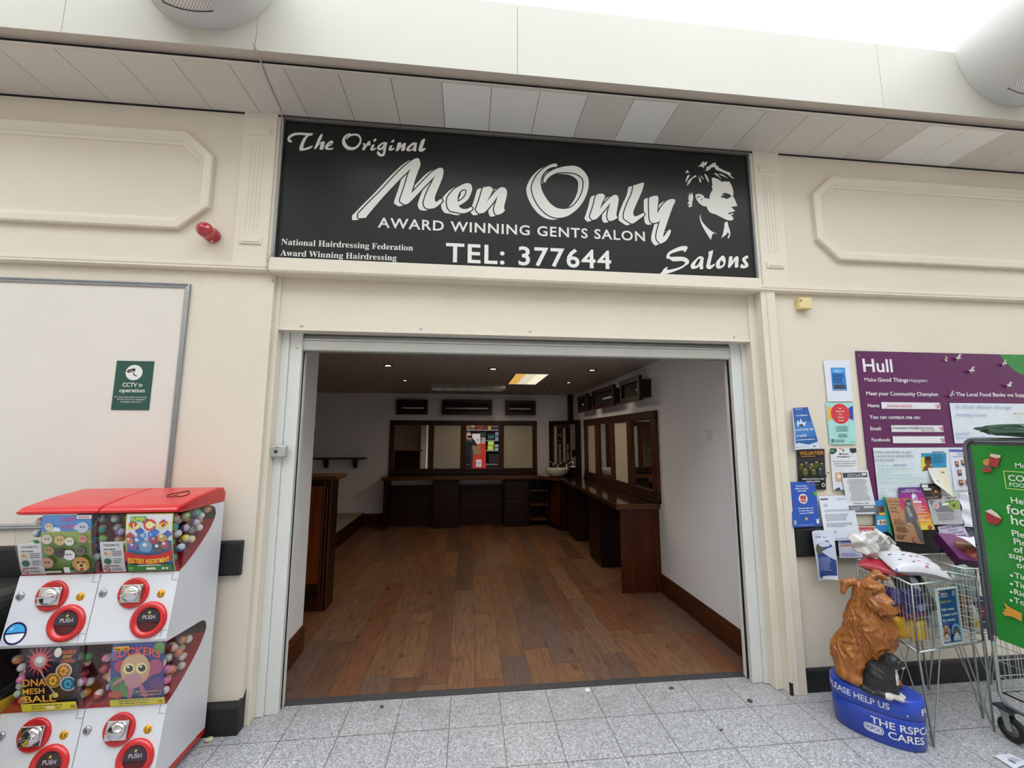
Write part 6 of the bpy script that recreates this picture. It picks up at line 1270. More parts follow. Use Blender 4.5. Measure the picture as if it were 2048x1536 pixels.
# Hull board
t = thing('notice_board', 'large glossy purple community notice board headed Hull', 'notice board', (3.6, 2.645, 1.19))
HX0, HX1, HZ0, HZ1 = 2.772, 4.75, 1.187, 2.236; b = MB(); HBY = 2.6405
s = Sheet(b, (HX0, HBY, HZ1), (HX1, HBY, HZ1), (HX1, HBY, HZ0), (HX0, HBY, HZ0), (0, -1, 0), mat('purple_board', '5a1d52', .2, 0, .03, 3, .03, 2.2, spec=.4), th=.006)
def hb(x, y): p = px(*A4(x, y), 1, HBY); return ((p.x - HX0) / (HX1 - HX0), (p.z - HZ0) / (HZ1 - HZ0))
def htext(body, x0, y0, x1, y1, cap_, col='dcd6de', bold=.02, shear=0): a, c_ = hb(x0, y0), hb(x1, y1); s.text(body, a[0], (a[1] + c_[1]) / 2, abs(hb(x0, y0 - cap_)[1] - a[1]), col, 'open', bold, w=c_[0] - a[0], shear=shear)
def hrect(x0, y0, x1, y1, col): a, c_ = hb(x0, y0), hb(x1, y1); s.rect(a[0], c_[1], c_[0], a[1], col)
s.poly([hb(*p) for p in ((1600, 100), (1900, 105), (1900, 330), (1790, 250), (1735, 232), (1690, 200), (1640, 150))], '2f7f3f')
htext('Hull', 652, 221, 858, 223, 90, bold=.024); htext('Make', 660, 289, 742, 290, 26, bold=.005); htext('Good Things', 752, 290, 964, 293, 27, bold=.026); htext('Happen', 973, 293, 1095, 294, 26, bold=.0)
htext('Meet your Community Champion', 671, 386, 1172, 390, 26); htext('The Local Food Banks we Support', 1297, 392, 1830, 396, 26); htext('Name:', 681, 468, 765, 469, 24); htext('You can contact me on:', 691, 549, 1047, 552, 26); htext('Email:', 698, 629, 776, 630, 24); htext('Facebook:', 707, 707, 838, 708, 24)
for r4 in ((772, 434, 1187, 483), (840, 595, 1208, 642), (850, 672, 1219, 720)): hrect(*r4, 'd6d6da')
hrect(1247, 440, 2000, 720, 'cfd6dc'); hrect(714, 752, 2000, 1150, 'cdd6da')
def scrawl(body, x0, y0, x1, y1, cap_, col, sh=.35): htext(body, x0, y0, x1, y1, cap_, col, -.004, sh)
scrawl('Jeannette', 800, 470, 990, 470, 26, 'c8607a'); scrawl('Champion.Hull@morrisons', 848, 622, 1138, 622, 20, '2b2a2c', .2); scrawl('plc.co.uk', 1050, 636, 1145, 636, 13, '2b2a2c', .2)
for x, y in ((1160, 460), (1186, 617), (1195, 697)):
    for dx, dy, w_ in ((-14, -6, 11), (8, -10, 12), (-6, 10, 9), (10, 8, 9)): s.poly([hb(x + dx * .2, y + dy * .2), hb(x + dx + w_ * .5, y + dy - w_ * .5), hb(x + dx + w_ * .9, y + dy + w_ * .2), hb(x + dx * .8, y + dy + w_ * .8)], 'b8304e')
scrawl('St Pauls Bilton Grange', 1285, 480, 1675, 478, 24, '8f9fc4', .2); scrawl('Amazing Grace', 1285, 535, 1500, 530, 24, '8f9fc4', .2); scrawl('New Road', 1285, 662, 1385, 660, 22, '8f9fc4', .2); scrawl('New Comet  Make C', 1290, 692, 1540, 690, 22, '8f9fc4', .2)
for k, (w_, x1) in enumerate((('If you would like to put', 975), ('a poster here please leave', 990), ('at the kiosk', 858))): scrawl(w_, 722, 790 + 28 * k, x1, 788 + 28 * k, 19, '4d5a66', .3)
scrawl('My name is', 735, 882, 835, 880, 18, '8fb8c4', .3); scrawl('Jeannette', 848, 880, 945, 878, 19, '3b4f9a', .3)
for k, (w_, x0, x1, y) in enumerate((("I'm your Community Champion", 735, 985, 905), ('in store', 765, 850, 925), ('My hours of work are below', 738, 985, 948), ('if you need my help in anything', 742, 1052, 972), ('email me to the above address', 745, 1000, 1000), ('Mon', 752, 790, 1045), ('9 till 4', 810, 862, 1048), ('Tues', 755, 795, 1068), ('Weds', 757, 800, 1090))): scrawl(w_, x0, y, x1, y - 2, 15, '7fc0b8', .3)
b.build('board_panel', t)
for (x, y) in ((622, 108), (1705, 122)): p = px(*A4(x, y), 1, HBY); MB().lathe([(0, .004), (.003, .003), (.004, 0)], p, STEEL, (0, -1, 0), 10).build('screw_head', t)
p = [px(*A4(1605, 490), 1, 2.637), px(*A4(1905, 490), 1, 2.637), px(*A4(1925, 612), 1, 2.637), px(*A4(1627, 610), 1, 2.637)]
b = MB(); s = Sheet(b, *p, (0, -1, 0), '2f7a48'); s.disc(.06, .93, .10, 'c8604e').disc(.04, .40, .08, 'b84e3e').disc(.55, .92, .14, 'd89a5a').text('COMMUNITY', .42, .55, .09, 'd5dcc8', al='c', w=.34).text('CHAMPION', .42, .40, .09, 'd5dcc8', al='c', w=.34).text('Join us in tackling', .42, .15, .10, 'e2e6d8', al='c', w=.5).text('Morrisons', .42, .76, .08, 'd8c860', al='c', w=.26)
for r4 in ((.23, .36, .61, .37), (.23, .66, .61, .67), (.23, .36, .235, .67), (.605, .36, .61, .67)): s.rect(*r4, 'd5dcc8')
tag(b.build('flyer_card'), 'green flyer pinned over the white box of the purple board', 'flyer')
# folded paper butterflies
def butterfly(x, y, r, label, col, ang):
    p = px(*A4(x, y), 1, HBY - .002); b = MB(); m = flat(col, .5); k = r / 300; ca, sa = math.cos(ang), math.sin(ang)
    def V3(u, v, d): return (p.x + (u * ca - v * sa) * k, HBY - .001 - d * k, p.z + (u * sa + v * ca) * k)
    for sg in (1, -1):
        W_ = [(0, 40, 8), (sg * 20, 10, 20), (sg * 120, 110, 95), (sg * 150, 60, 110), (sg * 75, 5, 70), (sg * 110, -60, 80), (sg * 65, -85, 55), (0, -35, 8)]
        b.add([V3(*q) for q in W_] + [V3(q[0], q[1], q[2] + 10) for q in W_], [(0, 1, 7), (1, 2, 3, 4), (1, 4, 7), (4, 5, 6, 7), (8, 15, 9), (9, 12, 11, 10), (9, 15, 12), (12, 15, 14, 13)] + [(i, (i + 1) % 8, 8 + (i + 1) % 8, 8 + i) for i in range(8)], m)
    b.tube([V3(0, 42, 10), V3(0, -38, 10)], 8 * k, m, 6); tag(b.build('paper_butterfly'), label, 'butterfly', 'paper butterflies on the purple board')
butterfly(1300, 127, .055, 'white paper butterfly beside the pale yellow one on the purple board', 'd5d3ca', .5); butterfly(1222, 135, .042, 'pale yellow curled paper butterfly near the top of the purple board', 'd6cf9a', 1.3)
butterfly(1392, 215, .058, 'white paper butterfly below the topmost two on the purple board', 'd5d3ca', .55); butterfly(1622, 168, .055, 'white paper butterfly at the edge of the green corner of the purple board', 'cfd0ca', .8); butterfly(1653, 317, .055, 'white paper butterfly above the words about food banks', 'd5d3ca', .4); butterfly(1256, 384, .055, 'greyish paper butterfly left of the food banks heading', 'b5b6ae', .8)
# sheets, from the wall outwards
def d_blue(s): s.rect(.24, .26, .80, .82, '2a7fc4').rect(.26, .70, .78, .80, '3a93d4').rect(.24, .26, .80, .42, '2468a8').rect(.32, .30, .72, .40, '2e3b48').text('COMMUNITY', .52, .735, .022, 'dfe8ee', al='c', w=.4).text('EVENT', .52, .70, .022, 'dfe8ee', al='c', w=.22).lines(.29, .75, .68, .44, 7, '174a80', 3); s.rect(.24, .275, .80, .285, 'c9dcea')
poster('pinned_sheet', 'white sheet printed with a small blue flyer, beside the purple board', 'poster', ((373, 142), (553, 142), (580, 428), (402, 430)), 2.644, 2.642, 'd4d7e4', d_blue)
def d_group(s):
    s.disc(.02, .74, .17, 'd9a640', 24, -PI / 2, PI / 2).disc(.98, .74, .17, '2f3f8f', 24, PI / 2, 3 * PI / 2).disc(.49, .73, .245, 'c8323c', 36)
    for k, w_ in enumerate(('Hull', 'Bipolar UK', 'Peer', 'Support', 'Group')): s.text(w_, .49, .845 - .072 * k, .034, 'ecdcdc', al='c')
    s.lines(.25, .75, .44, .30, 4, '3f6a6a', 5, .4, True).lines(.28, .72, .26, .16, 3, '3f6a6a', 6, .4, True).rect(.06, .05, .17, .13, '5a7a7a').lines(.22, .6, .12, .05, 2, '5a8080', 7).text('bipolar', .94, .05, .03, '3f6a6a', al='r', bold=0, shear=.3, w=.2)
poster('pinned_sheet', 'pale aqua poster with a red disc for the Bipolar UK support group', 'poster', ((388, 437), (580, 437), (605, 727), (418, 729)), 2.6435, 2.641, '9fd0cc', d_group)
def d_fair(s): s.rect(0, 0, .28, 1, 'd0d6e6').poly([(.12, 1), (1, 1), (1, .16), (.7, .10), (.3, .16), (.1, .14)], '2c5fa0').poly([(.1, .62), (1, .66), (1, .3), (.1, .26)], '3f78b8').poly([(.3, .62), (.38, .70), (.5, .64), (.56, .74), (.66, .63), (.8, .66), (.7, .56), (.35, .54)], 'c3cfe2').rect(.42, .54, .62, .60, '4a3f44').text('ON & 15', .35, .95, .028, 'c8d4ea', w=.4).text('NOVEMBER', .32, .79, .035, 'c8d4ea', w=.6).text('WINTER', .98, .44, .075, 'dfe6f0', 'math', 0, al='r', w=.85).text('FAIR', .16, .30, .075, 'dfe6f0', 'math', 0, w=.52).lines(.15, .98, .25, .20, 1, 'b8cbe6', 8).poly([(0, .0), (1, 0), (1, .13), (.6, .09), (.3, .15), (0, .14)], 'd5dbe8').disc(.86, .055, .025, '3a8f9a', ry=.02).text('Community Centre', .02, .05, .028, '2c3f7a', w=.66, bold=.0, shear=.2)
poster('pinned_sheet', 'curled blue and white Winter Fair poster at the top of the far column', 'poster', ((138, 475), (246, 470), (322, 755), (150, 768)), 2.642, 2.640, 'd0d6e6', d_fair, curl(.10))
def d_vol(s):
    s.rect(0, .62, 1, 1, '1d1d22').rect(0, .34, 1, .78, '23262c')
    for k, (u, v) in enumerate(((.15, .62), (.32, .66), (.5, .62), (.68, .67), (.86, .63), (.25, .5), (.55, .48), (.78, .5))): s.disc(u, v - .06, .075, ('4a4a1c', '2b3440', '5a5a20')[k % 3], ry=.09).disc(u, v + .02, .032, 'b08a6a', ry=.03).disc(u, v + .045, .036, '15161a', ry=.02)
    s.rect(0, .3, 1, .36, '17171b').text('VOLUNTEER', .5, .865, .085, 'd08c1e', al='c', w=.86).lines(.12, .88, .845, .81, 1, 'b07a2a', 2).text('APPLICATIONS ARE', .5, .25, .038, 'cfcfd2', al='c', w=.8).text('NOW OPEN!', .5, .19, .038, 'cfcfd2', al='c', w=.5).disc(.86, .12, .05, 'b9bcc4').disc(.86, .12, .028, '23262c').lines(.3, .75, .14, .11, 1, '7a7a80', 4)
poster('pinned_sheet', 'black police VOLUNTEER poster with orange heading', 'poster', ((185, 765), (380, 760), (392, 1045), (200, 1047)), 2.641, 2.639, '16161a', d_vol)
def d_pharm(s):
    s.poly([(0, 1), (.25, 1), (.26, .93), (.12, .86), (0, .86)], '1f4a3c').poly([(.3, 1), (.5, 1), (.42, .96)], 'd08a3a').poly([(.75, 1), (1, 1), (1, .90), (.85, .87), (.75, .92)], '1c2a2c').poly([(.46, .955), (.50, .98), (.54, .955), (.52, .92), (.48, .92)], '3c4a3a')
    s.text('NHS', .03, .93, .03, 'c8d8cc').text('Morrisons', .5, .845, .042, '2c302c', al='c').text('PHARMACY', .5, .78, .034, '3a3e3a', al='c', w=.5)
    for k, w_ in enumerate(('NHS funded treatment for seven', 'conditions is available without', 'needing a GP appointment')): s.text(w_, .5, .675 - .055 * k, .026, '4c4e50', al='c', w=(.9, .86, .72)[k], bold=.01)
    s.rect(.12, .22, .36, .42, 'c89f84').disc(.24, .33, .05, 'e6cdbb').lines(.42, .92, .45, .22, 6, '8a8c90', 9).poly([(.05, .0), (.25, .0), (.22, .07), (.06, .03)], '27305e')
poster('pinned_sheet', 'white pharmacy poster with dark green corner shapes', 'poster', ((418, 757), (600, 755), (630, 1040), (442, 1050)), 2.6405, 2.638, 'd5d6dc', d_pharm)
def d_trip(s): s.rect(.03, .84, .94, .955, '3a3c42').text('Charity Trip - Ask', .46, .905, .028, 'd4d4d8', al='c', w=.5).text('Christmas Markets', .46, .865, .028, 'd4d4d8', al='c', w=.56).rect(.74, .88, .9, .94, 'cfd0d4').lines(.12, .9, .81, .30, 17, '9a9ca2', 10, .42, True).text('Per Person - \u00a320', .5, .235, .03, '3c3e44', al='c', w=.5).rect(.03, .05, .97, .20, '6f7278').rect(.55, .14, .9, .18, 'c9cace').lines(.1, .5, .17, .08, 3, 'b0b2b6', 12)
poster('pinned_sheet', 'white and grey printed sheet about a coach trip, overlapping the purple board', 'poster', ((497, 915), (683, 908), (745, 1213), (545, 1216)), 2.632, 2.628, 'd3d4da', d_trip, lift(.006))
def d_lot(s):
    for k, w_ in enumerate(('Does this shop', 'support your local', 'community?')): s.text(w_, .46, .895 - .055 * k, .032, 'dfe4f2', al='c')
    s.disc(.47, .62, .11, 'd8dce8').disc(.47, .62, .088, 'c4604e').rect(.34, .60, .60, .70, 'd8dce8').rect(.36, .61, .58, .69, 'a84a42').disc(.94, .73, .05, '3f9a4a').disc(.9, .96, .035, '6a3a8a').disc(.10, .52, .035, '7a3a7a').disc(.5, .18, .035, 'c89a5a')
    for k, w_ in enumerate(('Nominate them now', 'for their chance to', 'win up to \u00a315,000!')): s.text(w_, .52, .40 - .055 * k, .032, 'dfe4f2', al='c')
    s.rect(.02, .06, .12, .16, '8f9bc4').lines(.2, .8, .06, .03, 1, '8fa0d4', 13).disc(.90, .10, .035, 'd5dcea').poly([(.86, .12), (.94, .12), (.97, .18), (.9, .15), (.84, .18)], 'd5dcea')
poster('pinned_sheet', 'royal blue poster asking whether the shop supports the local community', 'poster', ((132, 992), (313, 988), (352, 1300), (162, 1310)), 2.636, 2.609, '2750a8', d_lot)
poster('pinned_sheet', 'cream card half hidden under the grey trip sheet', 'poster', ((600, 1218), (716, 1215), (720, 1298), (612, 1300)), 2.640, 2.6385, 'c4bcaa', None)
def d_let(s): s.rect(.03, .915, .26, .95, '4a4e58').lines(.5, .9, .95, .90, 2, '9aa0ac', 14).lines(.1, .3, .83, .76, 2, '9aa0ac', 15).lines(.1, .95, .70, .64, 2, 'a3a8b4', 16).lines(.1, .95, .60, .44, 4, 'a3a8b4', 17).lines(.1, .92, .40, .30, 3, 'a3a8b4', 18).lines(.12, .4, .22, .17, 2, '9aa0ac', 19).lines(.3, .8, .06, .03, 1, 'a3a8b4', 20)
poster('pinned_sheet', 'plain white typed letter hanging over the black rail', 'letter', ((340, 1092), (572, 1083), (632, 1392), (385, 1402)), 2.630, 2.606, 'd6dae6', d_let, lift(.004))
B5 = lambda x, y: ((1580 + x / 3.0962 - 1540) * 3.49, (1040 + y / 3.0962 - 680) * 3.49)
def d_leaf(s): s.text('LOTTERY', .5, .915, .02, '3a3e6a', al='c', w=.34, bold=0).text('FA', .35, .845, .042, '2a3a7a', w=.26).disc(.72, .885, .05, 'b8bfd8', 24, PI, 2 * PI).poly([(.28, .06), (.98, .09), (.98, .64), (.80, .80), (.28, .70)], '28417f').disc(.45, .62, .11, '5a5a4a', ry=.10).disc(.66, .72, .10, 'c4c8d2', ry=.06).poly([(.55, .56), (.98, .70), (.98, .40), (.80, .46)], 'bcc4d8').lines(.34, .9, .46, .18, 9, '8f9cc8', 21).disc(.42, .05, .018, '1f2a5a')
poster('rolled_leaflet', 'tall white and navy leaflet with a rolled edge hanging from the black rail', 'leaflet', (B5(108, 68), B5(242, 62), B5(264, 360), B5(146, 378)), 2.612, 2.600, 'd2d7e6', d_leaf, curl(.16))
poster('pinned_sheet', 'pink and cream church leaflet behind the white letter', 'leaflet', ((612, 1300), (738, 1298), (752, 1372), (630, 1378)), 2.613, 2.611, 'd9c2a8', lambda s: s.rect(.03, .1, .88, .9, 'b84a5c').text('CHURCH', .03, .36, .34, 'e2d0cc', w=.7))
poster('pinned_sheet', 'pale lilac leaflet below the church leaflet, on the black rail', 'leaflet', ((475, 1400), (632, 1392), (650, 1520), (485, 1522)), 2.6135, 2.611, 'c8c6dc', lambda s: s.rect(.1, .82, 1, .98, '6f8fc4').rect(.55, .82, .8, .98, 'c9a04a').lines(.08, .98, .80, .62, 1, 'c4703f', 22).text('545', .72, .38, .16, '5a5fae', bold=0, al='c').lines(.1, .95, .3, .1, 2, '8f90c4', 23))
poster('pinned_sheet', 'blue and teal brochure behind the brown theatre poster', 'brochure', ((735, 1120), (800, 1115), (835, 1338), (738, 1340)), 2.626, 2.606, '2377b4', lambda s: s.rect(.1, .52, .98, .82, '6a4a34').disc(.6, .70, .06, '3a2418', ry=.1).rect(.3, .52, .9, .6, 'c8a83c').rect(.12, .22, .95, .38, 'c9ccd0').disc(.4, .30, .06, '8f6a52').disc(.7, .30, .06, '8f6a52').rect(.0, .4, 1, .5, '2f9ab8'))
poster('pinned_sheet', 'narrow teal strip of a brochure beside the brown theatre poster', 'brochure', ((788, 1094), (804, 1095), (862, 1380), (822, 1335)), 2.624, 2.604, '2f9a8a', None)
def d_rain(s):
    for k, cc in enumerate(('5a2a7a', '8a2a80', 'b82a74', 'c8304f', 'cc4a34', 'd2752e', 'd8a43a', 'd9c84a')): s.rect(0, 1 - (k + 1) / 8, 1, 1 - k / 8, cc)
    s.text('OPEN NIGHT', .5, .93, .022, 'e6dce6', al='c', w=.5).text('SPONSORED SHINE WALK', .5, .89, .026, 'e6dce6', al='c', w=.86).disc(.58, .76, .085, 'd8d0e2').disc(.58, .76, .07, '7a3f8a').poly([(.45, .80), (.52, .82), (.55, .88), (.58, .82), (.66, .80), (.60, .76), (.62, .70), (.55, .74), (.48, .70), (.50, .76)], 'e0d8e6').rect(.4, .62, .8, .68, 'dcc6d6').lines(.45, .9, .6, .38, 6, 'e6c6c6', 24).lines(.3, .95, .34, .2, 4, 'ecd0b0', 25).disc(.85, .06, .05, 'b0483a')
poster('pinned_sheet', 'rainbow purple to yellow flyer behind the brown theatre poster', 'flyer', ((895, 1030), (1055, 1026), (1150, 1322), (935, 1328)), 2.625, 2.607, '6a2f86', d_rain)
def d_shop(s):
    for w_, v in (('The Old', .90), ('Curiosity', .825), ('Shop', .75)): s.text(w_, .08, v, .045, '3a2a1c', 'math', 0, w=(.46, .58, .28)[('The Old', 'Curiosity', 'Shop').index(w_)])
    s.lines(.08, .45, .71, .66, 2, '6a4a30', 26); s.poly([(.72, .92), (.80, .98), (.92, .96), (.94, .84), (.98, .62), (.97, .52), (.93, .58), (.92, .45), (.98, .3), (1, .02), (.90, .04), (.84, .2), (.80, .42), (.72, .50), (.66, .36), (.60, .38), (.58, .52), (.64, .72)], '55565a').disc(.84, .89, .045, '8f8f92', ry=.04).poly([(.70, .82), (.82, .76), (.86, .60), (.74, .58)], '8c8d90').poly([(.76, .96), (.92, .985), (.94, .93), (.80, .92)], '3c3d40').disc(.64, .42, .03, 'b0aeac').poly([(.74, .84), (.80, .80), (.80, .72)], 'b4b3b0')
    s.poly([(.10, .44), (.18, .54), (.26, .48), (.34, .55), (.42, .46), (.50, .50), (.52, .40), (.1, .38)], '86583c').lines(.12, .6, .36, .22, 5, '5a3a28', 27, .5).lines(.08, .5, .17, .06, 3, '5a3a28', 28, .5); s.disc(.72, .08, .05, '6a4432').disc(.72, .08, .04, 'a87c5c')
poster('theatre_poster', 'brown Old Curiosity Shop poster with a grey hunched figure', 'poster', ((800, 1098), (985, 1108), (1065, 1422), (862, 1402)), 2.618, 2.598, 'a47a58', d_shop, curl(.05))
poster('pinned_sheet', 'turquoise and yellow flyer with a face on the purple board', 'flyer', ((1052, 768), (1230, 768), (1232, 890), (1060, 915)), 2.636, 2.634, '2088ae', lambda s: s.poly([(0, .62), (.10, .68), (.36, .40), (.38, 0), (0, 0)], 'd4c83c').disc(.26, .45, .21, '5a3424', ry=.24).poly([(.02, .0), (.46, .0), (.40, .16), (.24, .28), (.1, .2)], '6a3f2c').disc(.26, .58, .20, '2a1a16', ry=.12).rect(.42, .86, .9, .92, '1f6a94').lines(.45, .95, .82, .3, 6, '176a94', 29).lines(.08, .2, .9, .84, 1, 'c8e2ea', 30))
def d_photos(s):
    s.rect(0, .93, .92, 1, '5a62a8').lines(.3, .7, .90, .85, 2, '6a6c74', 31, .5, True).lines(.1, .9, .84, .80, 1, '8a8c94', 32)
    for u, v in ((.24, .64), (.5, .67), (.76, .64), (.28, .43), (.74, .43), (.26, .19), (.52, .19), (.76, .19)): s.rect(u - .075, v - .065, u + .075, v + .065, '7a2f34').disc(u, v + .015, .04, 'b98a72').poly([(u - .07, v - .065), (u + .07, v - .065), (u + .04, v - .02), (u - .04, v - .02)], '3a3238').lines(u - .07, u + .07, v - .075, v - .10, 1, '9a9ca4', 33)
poster('photo_sheet', 'white sheet with eight small portrait photographs', 'poster', ((1247, 762), (1412, 765), (1472, 1045), (1287, 1050)), 2.634, 2.630, 'cfd2de', d_photos)
poster('pinned_sheet', 'cream folded receipt slip below the turquoise flyer', 'paper', ((1102, 893), (1232, 890), (1258, 1092), (1130, 1000)), 2.633, 2.622, 'd3d0c8', lambda s: s.poly([(.55, 1), (1, 1), (1, 0), (.55, .1)], 'd8d0b4').rect(.66, .78, .84, .84, '8a6a5a').rect(.25, .30, .4, .36, '7a80a4'), lift(.02))
poster('pinned_sheet', 'grey leaflet with a green picture under the black card', 'leaflet', ((1098, 1105), (1312, 1070), (1342, 1282), (1130, 1287)), 2.628, 2.610, 'a4a4a6', lambda s: s.rect(.5, .48, .98, .78, '7f9a3c').disc(.8, .62, .06, '4a3a2a').rect(.45, .78, .98, .97, 'bcbcb8').text('Hedgehog', .5, .86, .07, '4a3f3a', w=.42).text('hospital', .55, .77, .07, '4a3f3a', w=.3).poly([(0, .96), (.5, .72), (.78, .42), (.2, .46)], '6c6c6e').disc(.22, .70, .13, 'cfcfcf').disc(.22, .70, .10, 'b48a8c').rect(.42, .66, .62, .74, 'd8d8d8').lines(.2, .9, .42, .15, 6, '8a8a8e', 34), lift(.01))
poster('business_card', 'black and brown card with a round picture on the purple board', 'card', ((1050, 1003), (1185, 1003), (1200, 1105), (1068, 1108)), 2.626, 2.620, '1d1413', lambda s: s.rect(.0, 0, 1, .5, '2a1614').disc(.72, .48, .34, '7a6a5a', 32).disc(.72, .48, .31, '24120f', 32).disc(.72, .42, .15, 'b07a4a').disc(.72, .30, .10, '1c1210').rect(.03, .74, .35, .95, 'cfcfcf').rect(.08, .56, .48, .70, 'cfcfcf').lines(.1, .95, .14, .04, 1, '9a8a7a', 35))
poster('pinned_sheet', 'blank white creased sheet under the photo sheet', 'paper', ((1318, 1065), (1467, 1065), (1507, 1308), (1345, 1300)), 2.629, 2.608, 'cfd3da', lambda s: s.poly([(.88, 1), (1, 1), (1, .78), (.92, .82)], '9ab08a'), lambda u, v: .006 * math.sin(14 * v + 3 * u) + .008 * (1 - v))
def d_church(s):
    for k, (w_, ww) in enumerate((('Portobello Methodist', .84), ('Church', .36), ('Saturday 11th October', .8), ('Steam & Bacon Butties', .86), ('10-12noon', .4))): s.text(w_, .5, .80 - .175 * k, .10, '4a3f7a', al='c', w=ww, bold=.02)
poster('pinned_sheet', 'lilac tilted Methodist Church notice', 'notice', ((1168, 1303), (1345, 1270), (1397, 1395), (1207, 1420)), 2.612, 2.604, 'c3bcd0', d_church)
def d_strip(s):
    rr = random.Random(4)
    for k in range(26): u, v = rr.random() * .85, rr.random() * .8; s.rect(u, v, u + .15, v + .2, rr.choice(('3a5a8a', '8a8f9a', '5a5a62', 'b0b4bc', '6a4a4a', '2c3a5c')))
poster('pinned_sheet', 'strip of small photographs beside the lilac church notice', 'photo', ((1372, 1312), (1502, 1310), (1512, 1395), (1398, 1405)), 2.613, 2.606, '7f858f', d_strip)
poster('pinned_sheet', 'orange leaflet hanging below the lilac church notice', 'leaflet', ((1202, 1425), (1505, 1402), (1520, 1500), (1222, 1505)), 2.611, 2.602, 'c4581e', lambda s: s.rect(0, .82, 1, .94, 'd07a3a'))
b = MB(); p = px(*A4(405, 922), 1, 2.648); b.lathe([(0, .005), (.006, .004), (.008, 0)], p, STEEL, (0, -1, 0), 12); tag(b.build('wall_screw'), 'bare screw head in the wall between the two middle poster columns', 'screw')

# ---------------------------------------------------------------- litter on the mall floor
b = MB(); q = [px(*p, 2, .004) for p in ((1989.9, 1513.6), (2017.8, 1506.9), (2062, 1525), (2030, 1540))]; s = Sheet(b, q[0], q[1], q[2], q[3], (0, 0, 1), 'cdd0da', bend=lambda u, v: .003 * math.sin(5 * u) + .002); s.disc(.35, .4, .14, '6f7484', ry=.2).lines(.45, .9, .7, .3, 4, '8f95a4', 2); tag(b.build('dropped_leaflet'), 'white leaflet dropped on the floor near the trolley wheel', 'paper')
def scrap(x, y, r, col, label, seed): crumple('litter_scrap', label, 'litter', px(x, y, 2, r * .5), r, col, seed, (1.2, .9, .5), .3, 2)
scrap(1175, 1380, .016, 'd0cfc6', 'white crumb of litter just outside the threshold', 1); scrap(1343, 1376, .012, '4a3c30', 'dark brown crumb near the right end of the threshold', 2); scrap(1500, 1401, .015, '3c3430', 'dark scuffed crumb in front of the right guide rail', 3); scrap(764, 1413, .010, '2c2826', 'small black speck outside the left of the threshold', 4); scrap(418, 1479, .018, 'b9b394', 'pale scrap beside the foot of the capsule machine', 5); scrap(1443, 1459, .008, '55504a', 'tiny grey speck on the tiles in front of the right rail', 6)
# ================================================================ what the back mirror shows: the photographer and the store behind
def person(X, Y, Z):
    P = [('e', (.02, -.38, .98), (.165, .105, .14), .05), ('c', (.02, -.38, 1.02), (.02, -.39, 1.36), .135, .165, .06), ('e', (.02, -.39, 1.36), (.215, .105, .11), .05), ('c', (.02, -.385, 1.44), (.02, -.37, 1.56), .062, .055, .03)]
    for s in (-1, 1):
        P += [('c', (.02 + .09 * s, -.38, .92), (.02 + .10 * s, -.36, .50), .092, .062, .03), ('c', (.02 + .10 * s, -.36, .50), (.02 + .105 * s, -.39, .09), .062, .043, .02), ('c', (.02 + .105 * s, -.41, .05), (.02 + .125 * s, -.24, .035), .048, .036, .02),
              ('c', (.02 + .20 * s, -.385, 1.40), (.02 + .265 * s, -.22, 1.27), .060, .048, .03), ('c', (.02 + .265 * s, -.22, 1.27), (.055 + .095 * s, -.075, 1.535), .047, .033, .02), ('c', (.055 + .095 * s, -.075, 1.535), (.055 + .088 * s, -.045, 1.585), .030, .028, .015)]
    P += [('e', (.02, -.355, 1.675), (.076, .095, .115), .03), ('e', (.02, -.275, 1.625), (.045, .045, .05), .03), ('c', (.02, -.262, 1.675), (.02, -.246, 1.652), .010, .014, .01), ('e', (-.058, -.36, 1.665), (.014, .022, .032), .008), ('e', (.098, -.36, 1.665), (.014, .022, .032), .008)]
    d = blend(X, Y, Z, P)
    for s in (-1, 1):
        for k in range(4): d = smin(d, cap(X, Y, Z, (.055 + .088 * s, -.050, 1.572 + .018 * k), (.055 + (.060 - .004 * (k % 2)) * s, -.030, 1.570 + .018 * k), .0085, .0072), .006)
        d = smin(d, cap(X, Y, Z, (.055 + .080 * s, -.055, 1.560), (.055 + .045 * s, -.040, 1.548), .010, .008), .006)
    return d
V, F = surface(person, (-.36, -.56, -.004), (.40, -.015, 1.83), .0105)
SKIN = mat('skin', 'c08f74', .5, 0, .05, 20); JKT = mat('black_jacket_cloth', '1d1e20', .8, 0, .2, 30, .15, 120); TRS = mat('charcoal_trouser_cloth', '25262b', .8, 0, .15, 30, .1, 120); SHO = mat('black_shoe_leather', '101012', .4, 0, .1, 30)
reg = {'s': [], 'j': [], 't': [], 'o': []}
for f in F:
    c = np.mean([V[i] for i in f], 0); r = 'o' if c[2] < .085 else 't' if c[2] < .93 else 's' if (c[2] > 1.50 and (c[1] > -.085 or abs(c[0] - .02) < .13 and c[1] < -.2)) else 'j'; reg[r].append(f)
b = MB()
for k, m in (('s', SKIN), ('j', JKT), ('t', TRS), ('o', SHO)): b.add(list(map(tuple, V)), reg[k], m, True)
for s in (-1, 1): b.ball((.02 + .030 * s, -.268, 1.690), .009, mat('eye_white', 'd8d4cc', .2), 10).ball((.02 + .030 * s, -.2605, 1.690), .004, mat('eye_dark', '20160f', .2), 8)
b.tube([(-.004, -.247, 1.616), (.02, -.242, 1.613), (.044, -.247, 1.616)], .004, mat('lips', '9a5c50', .5), 6)
t = b.build('person'); tag(t, 'person in black jacket and dark trousers raising a phone, seen in the mirror', 'person')
def hair(X, Y, Z): return np.maximum(ell(X, Y, Z, (.02, -.365, 1.692), (.084, .102, .112)), .62 * (Y + .335) - .8 * (Z - 1.700)) + .002 * np.sin(90 * X) * np.sin(80 * Z)
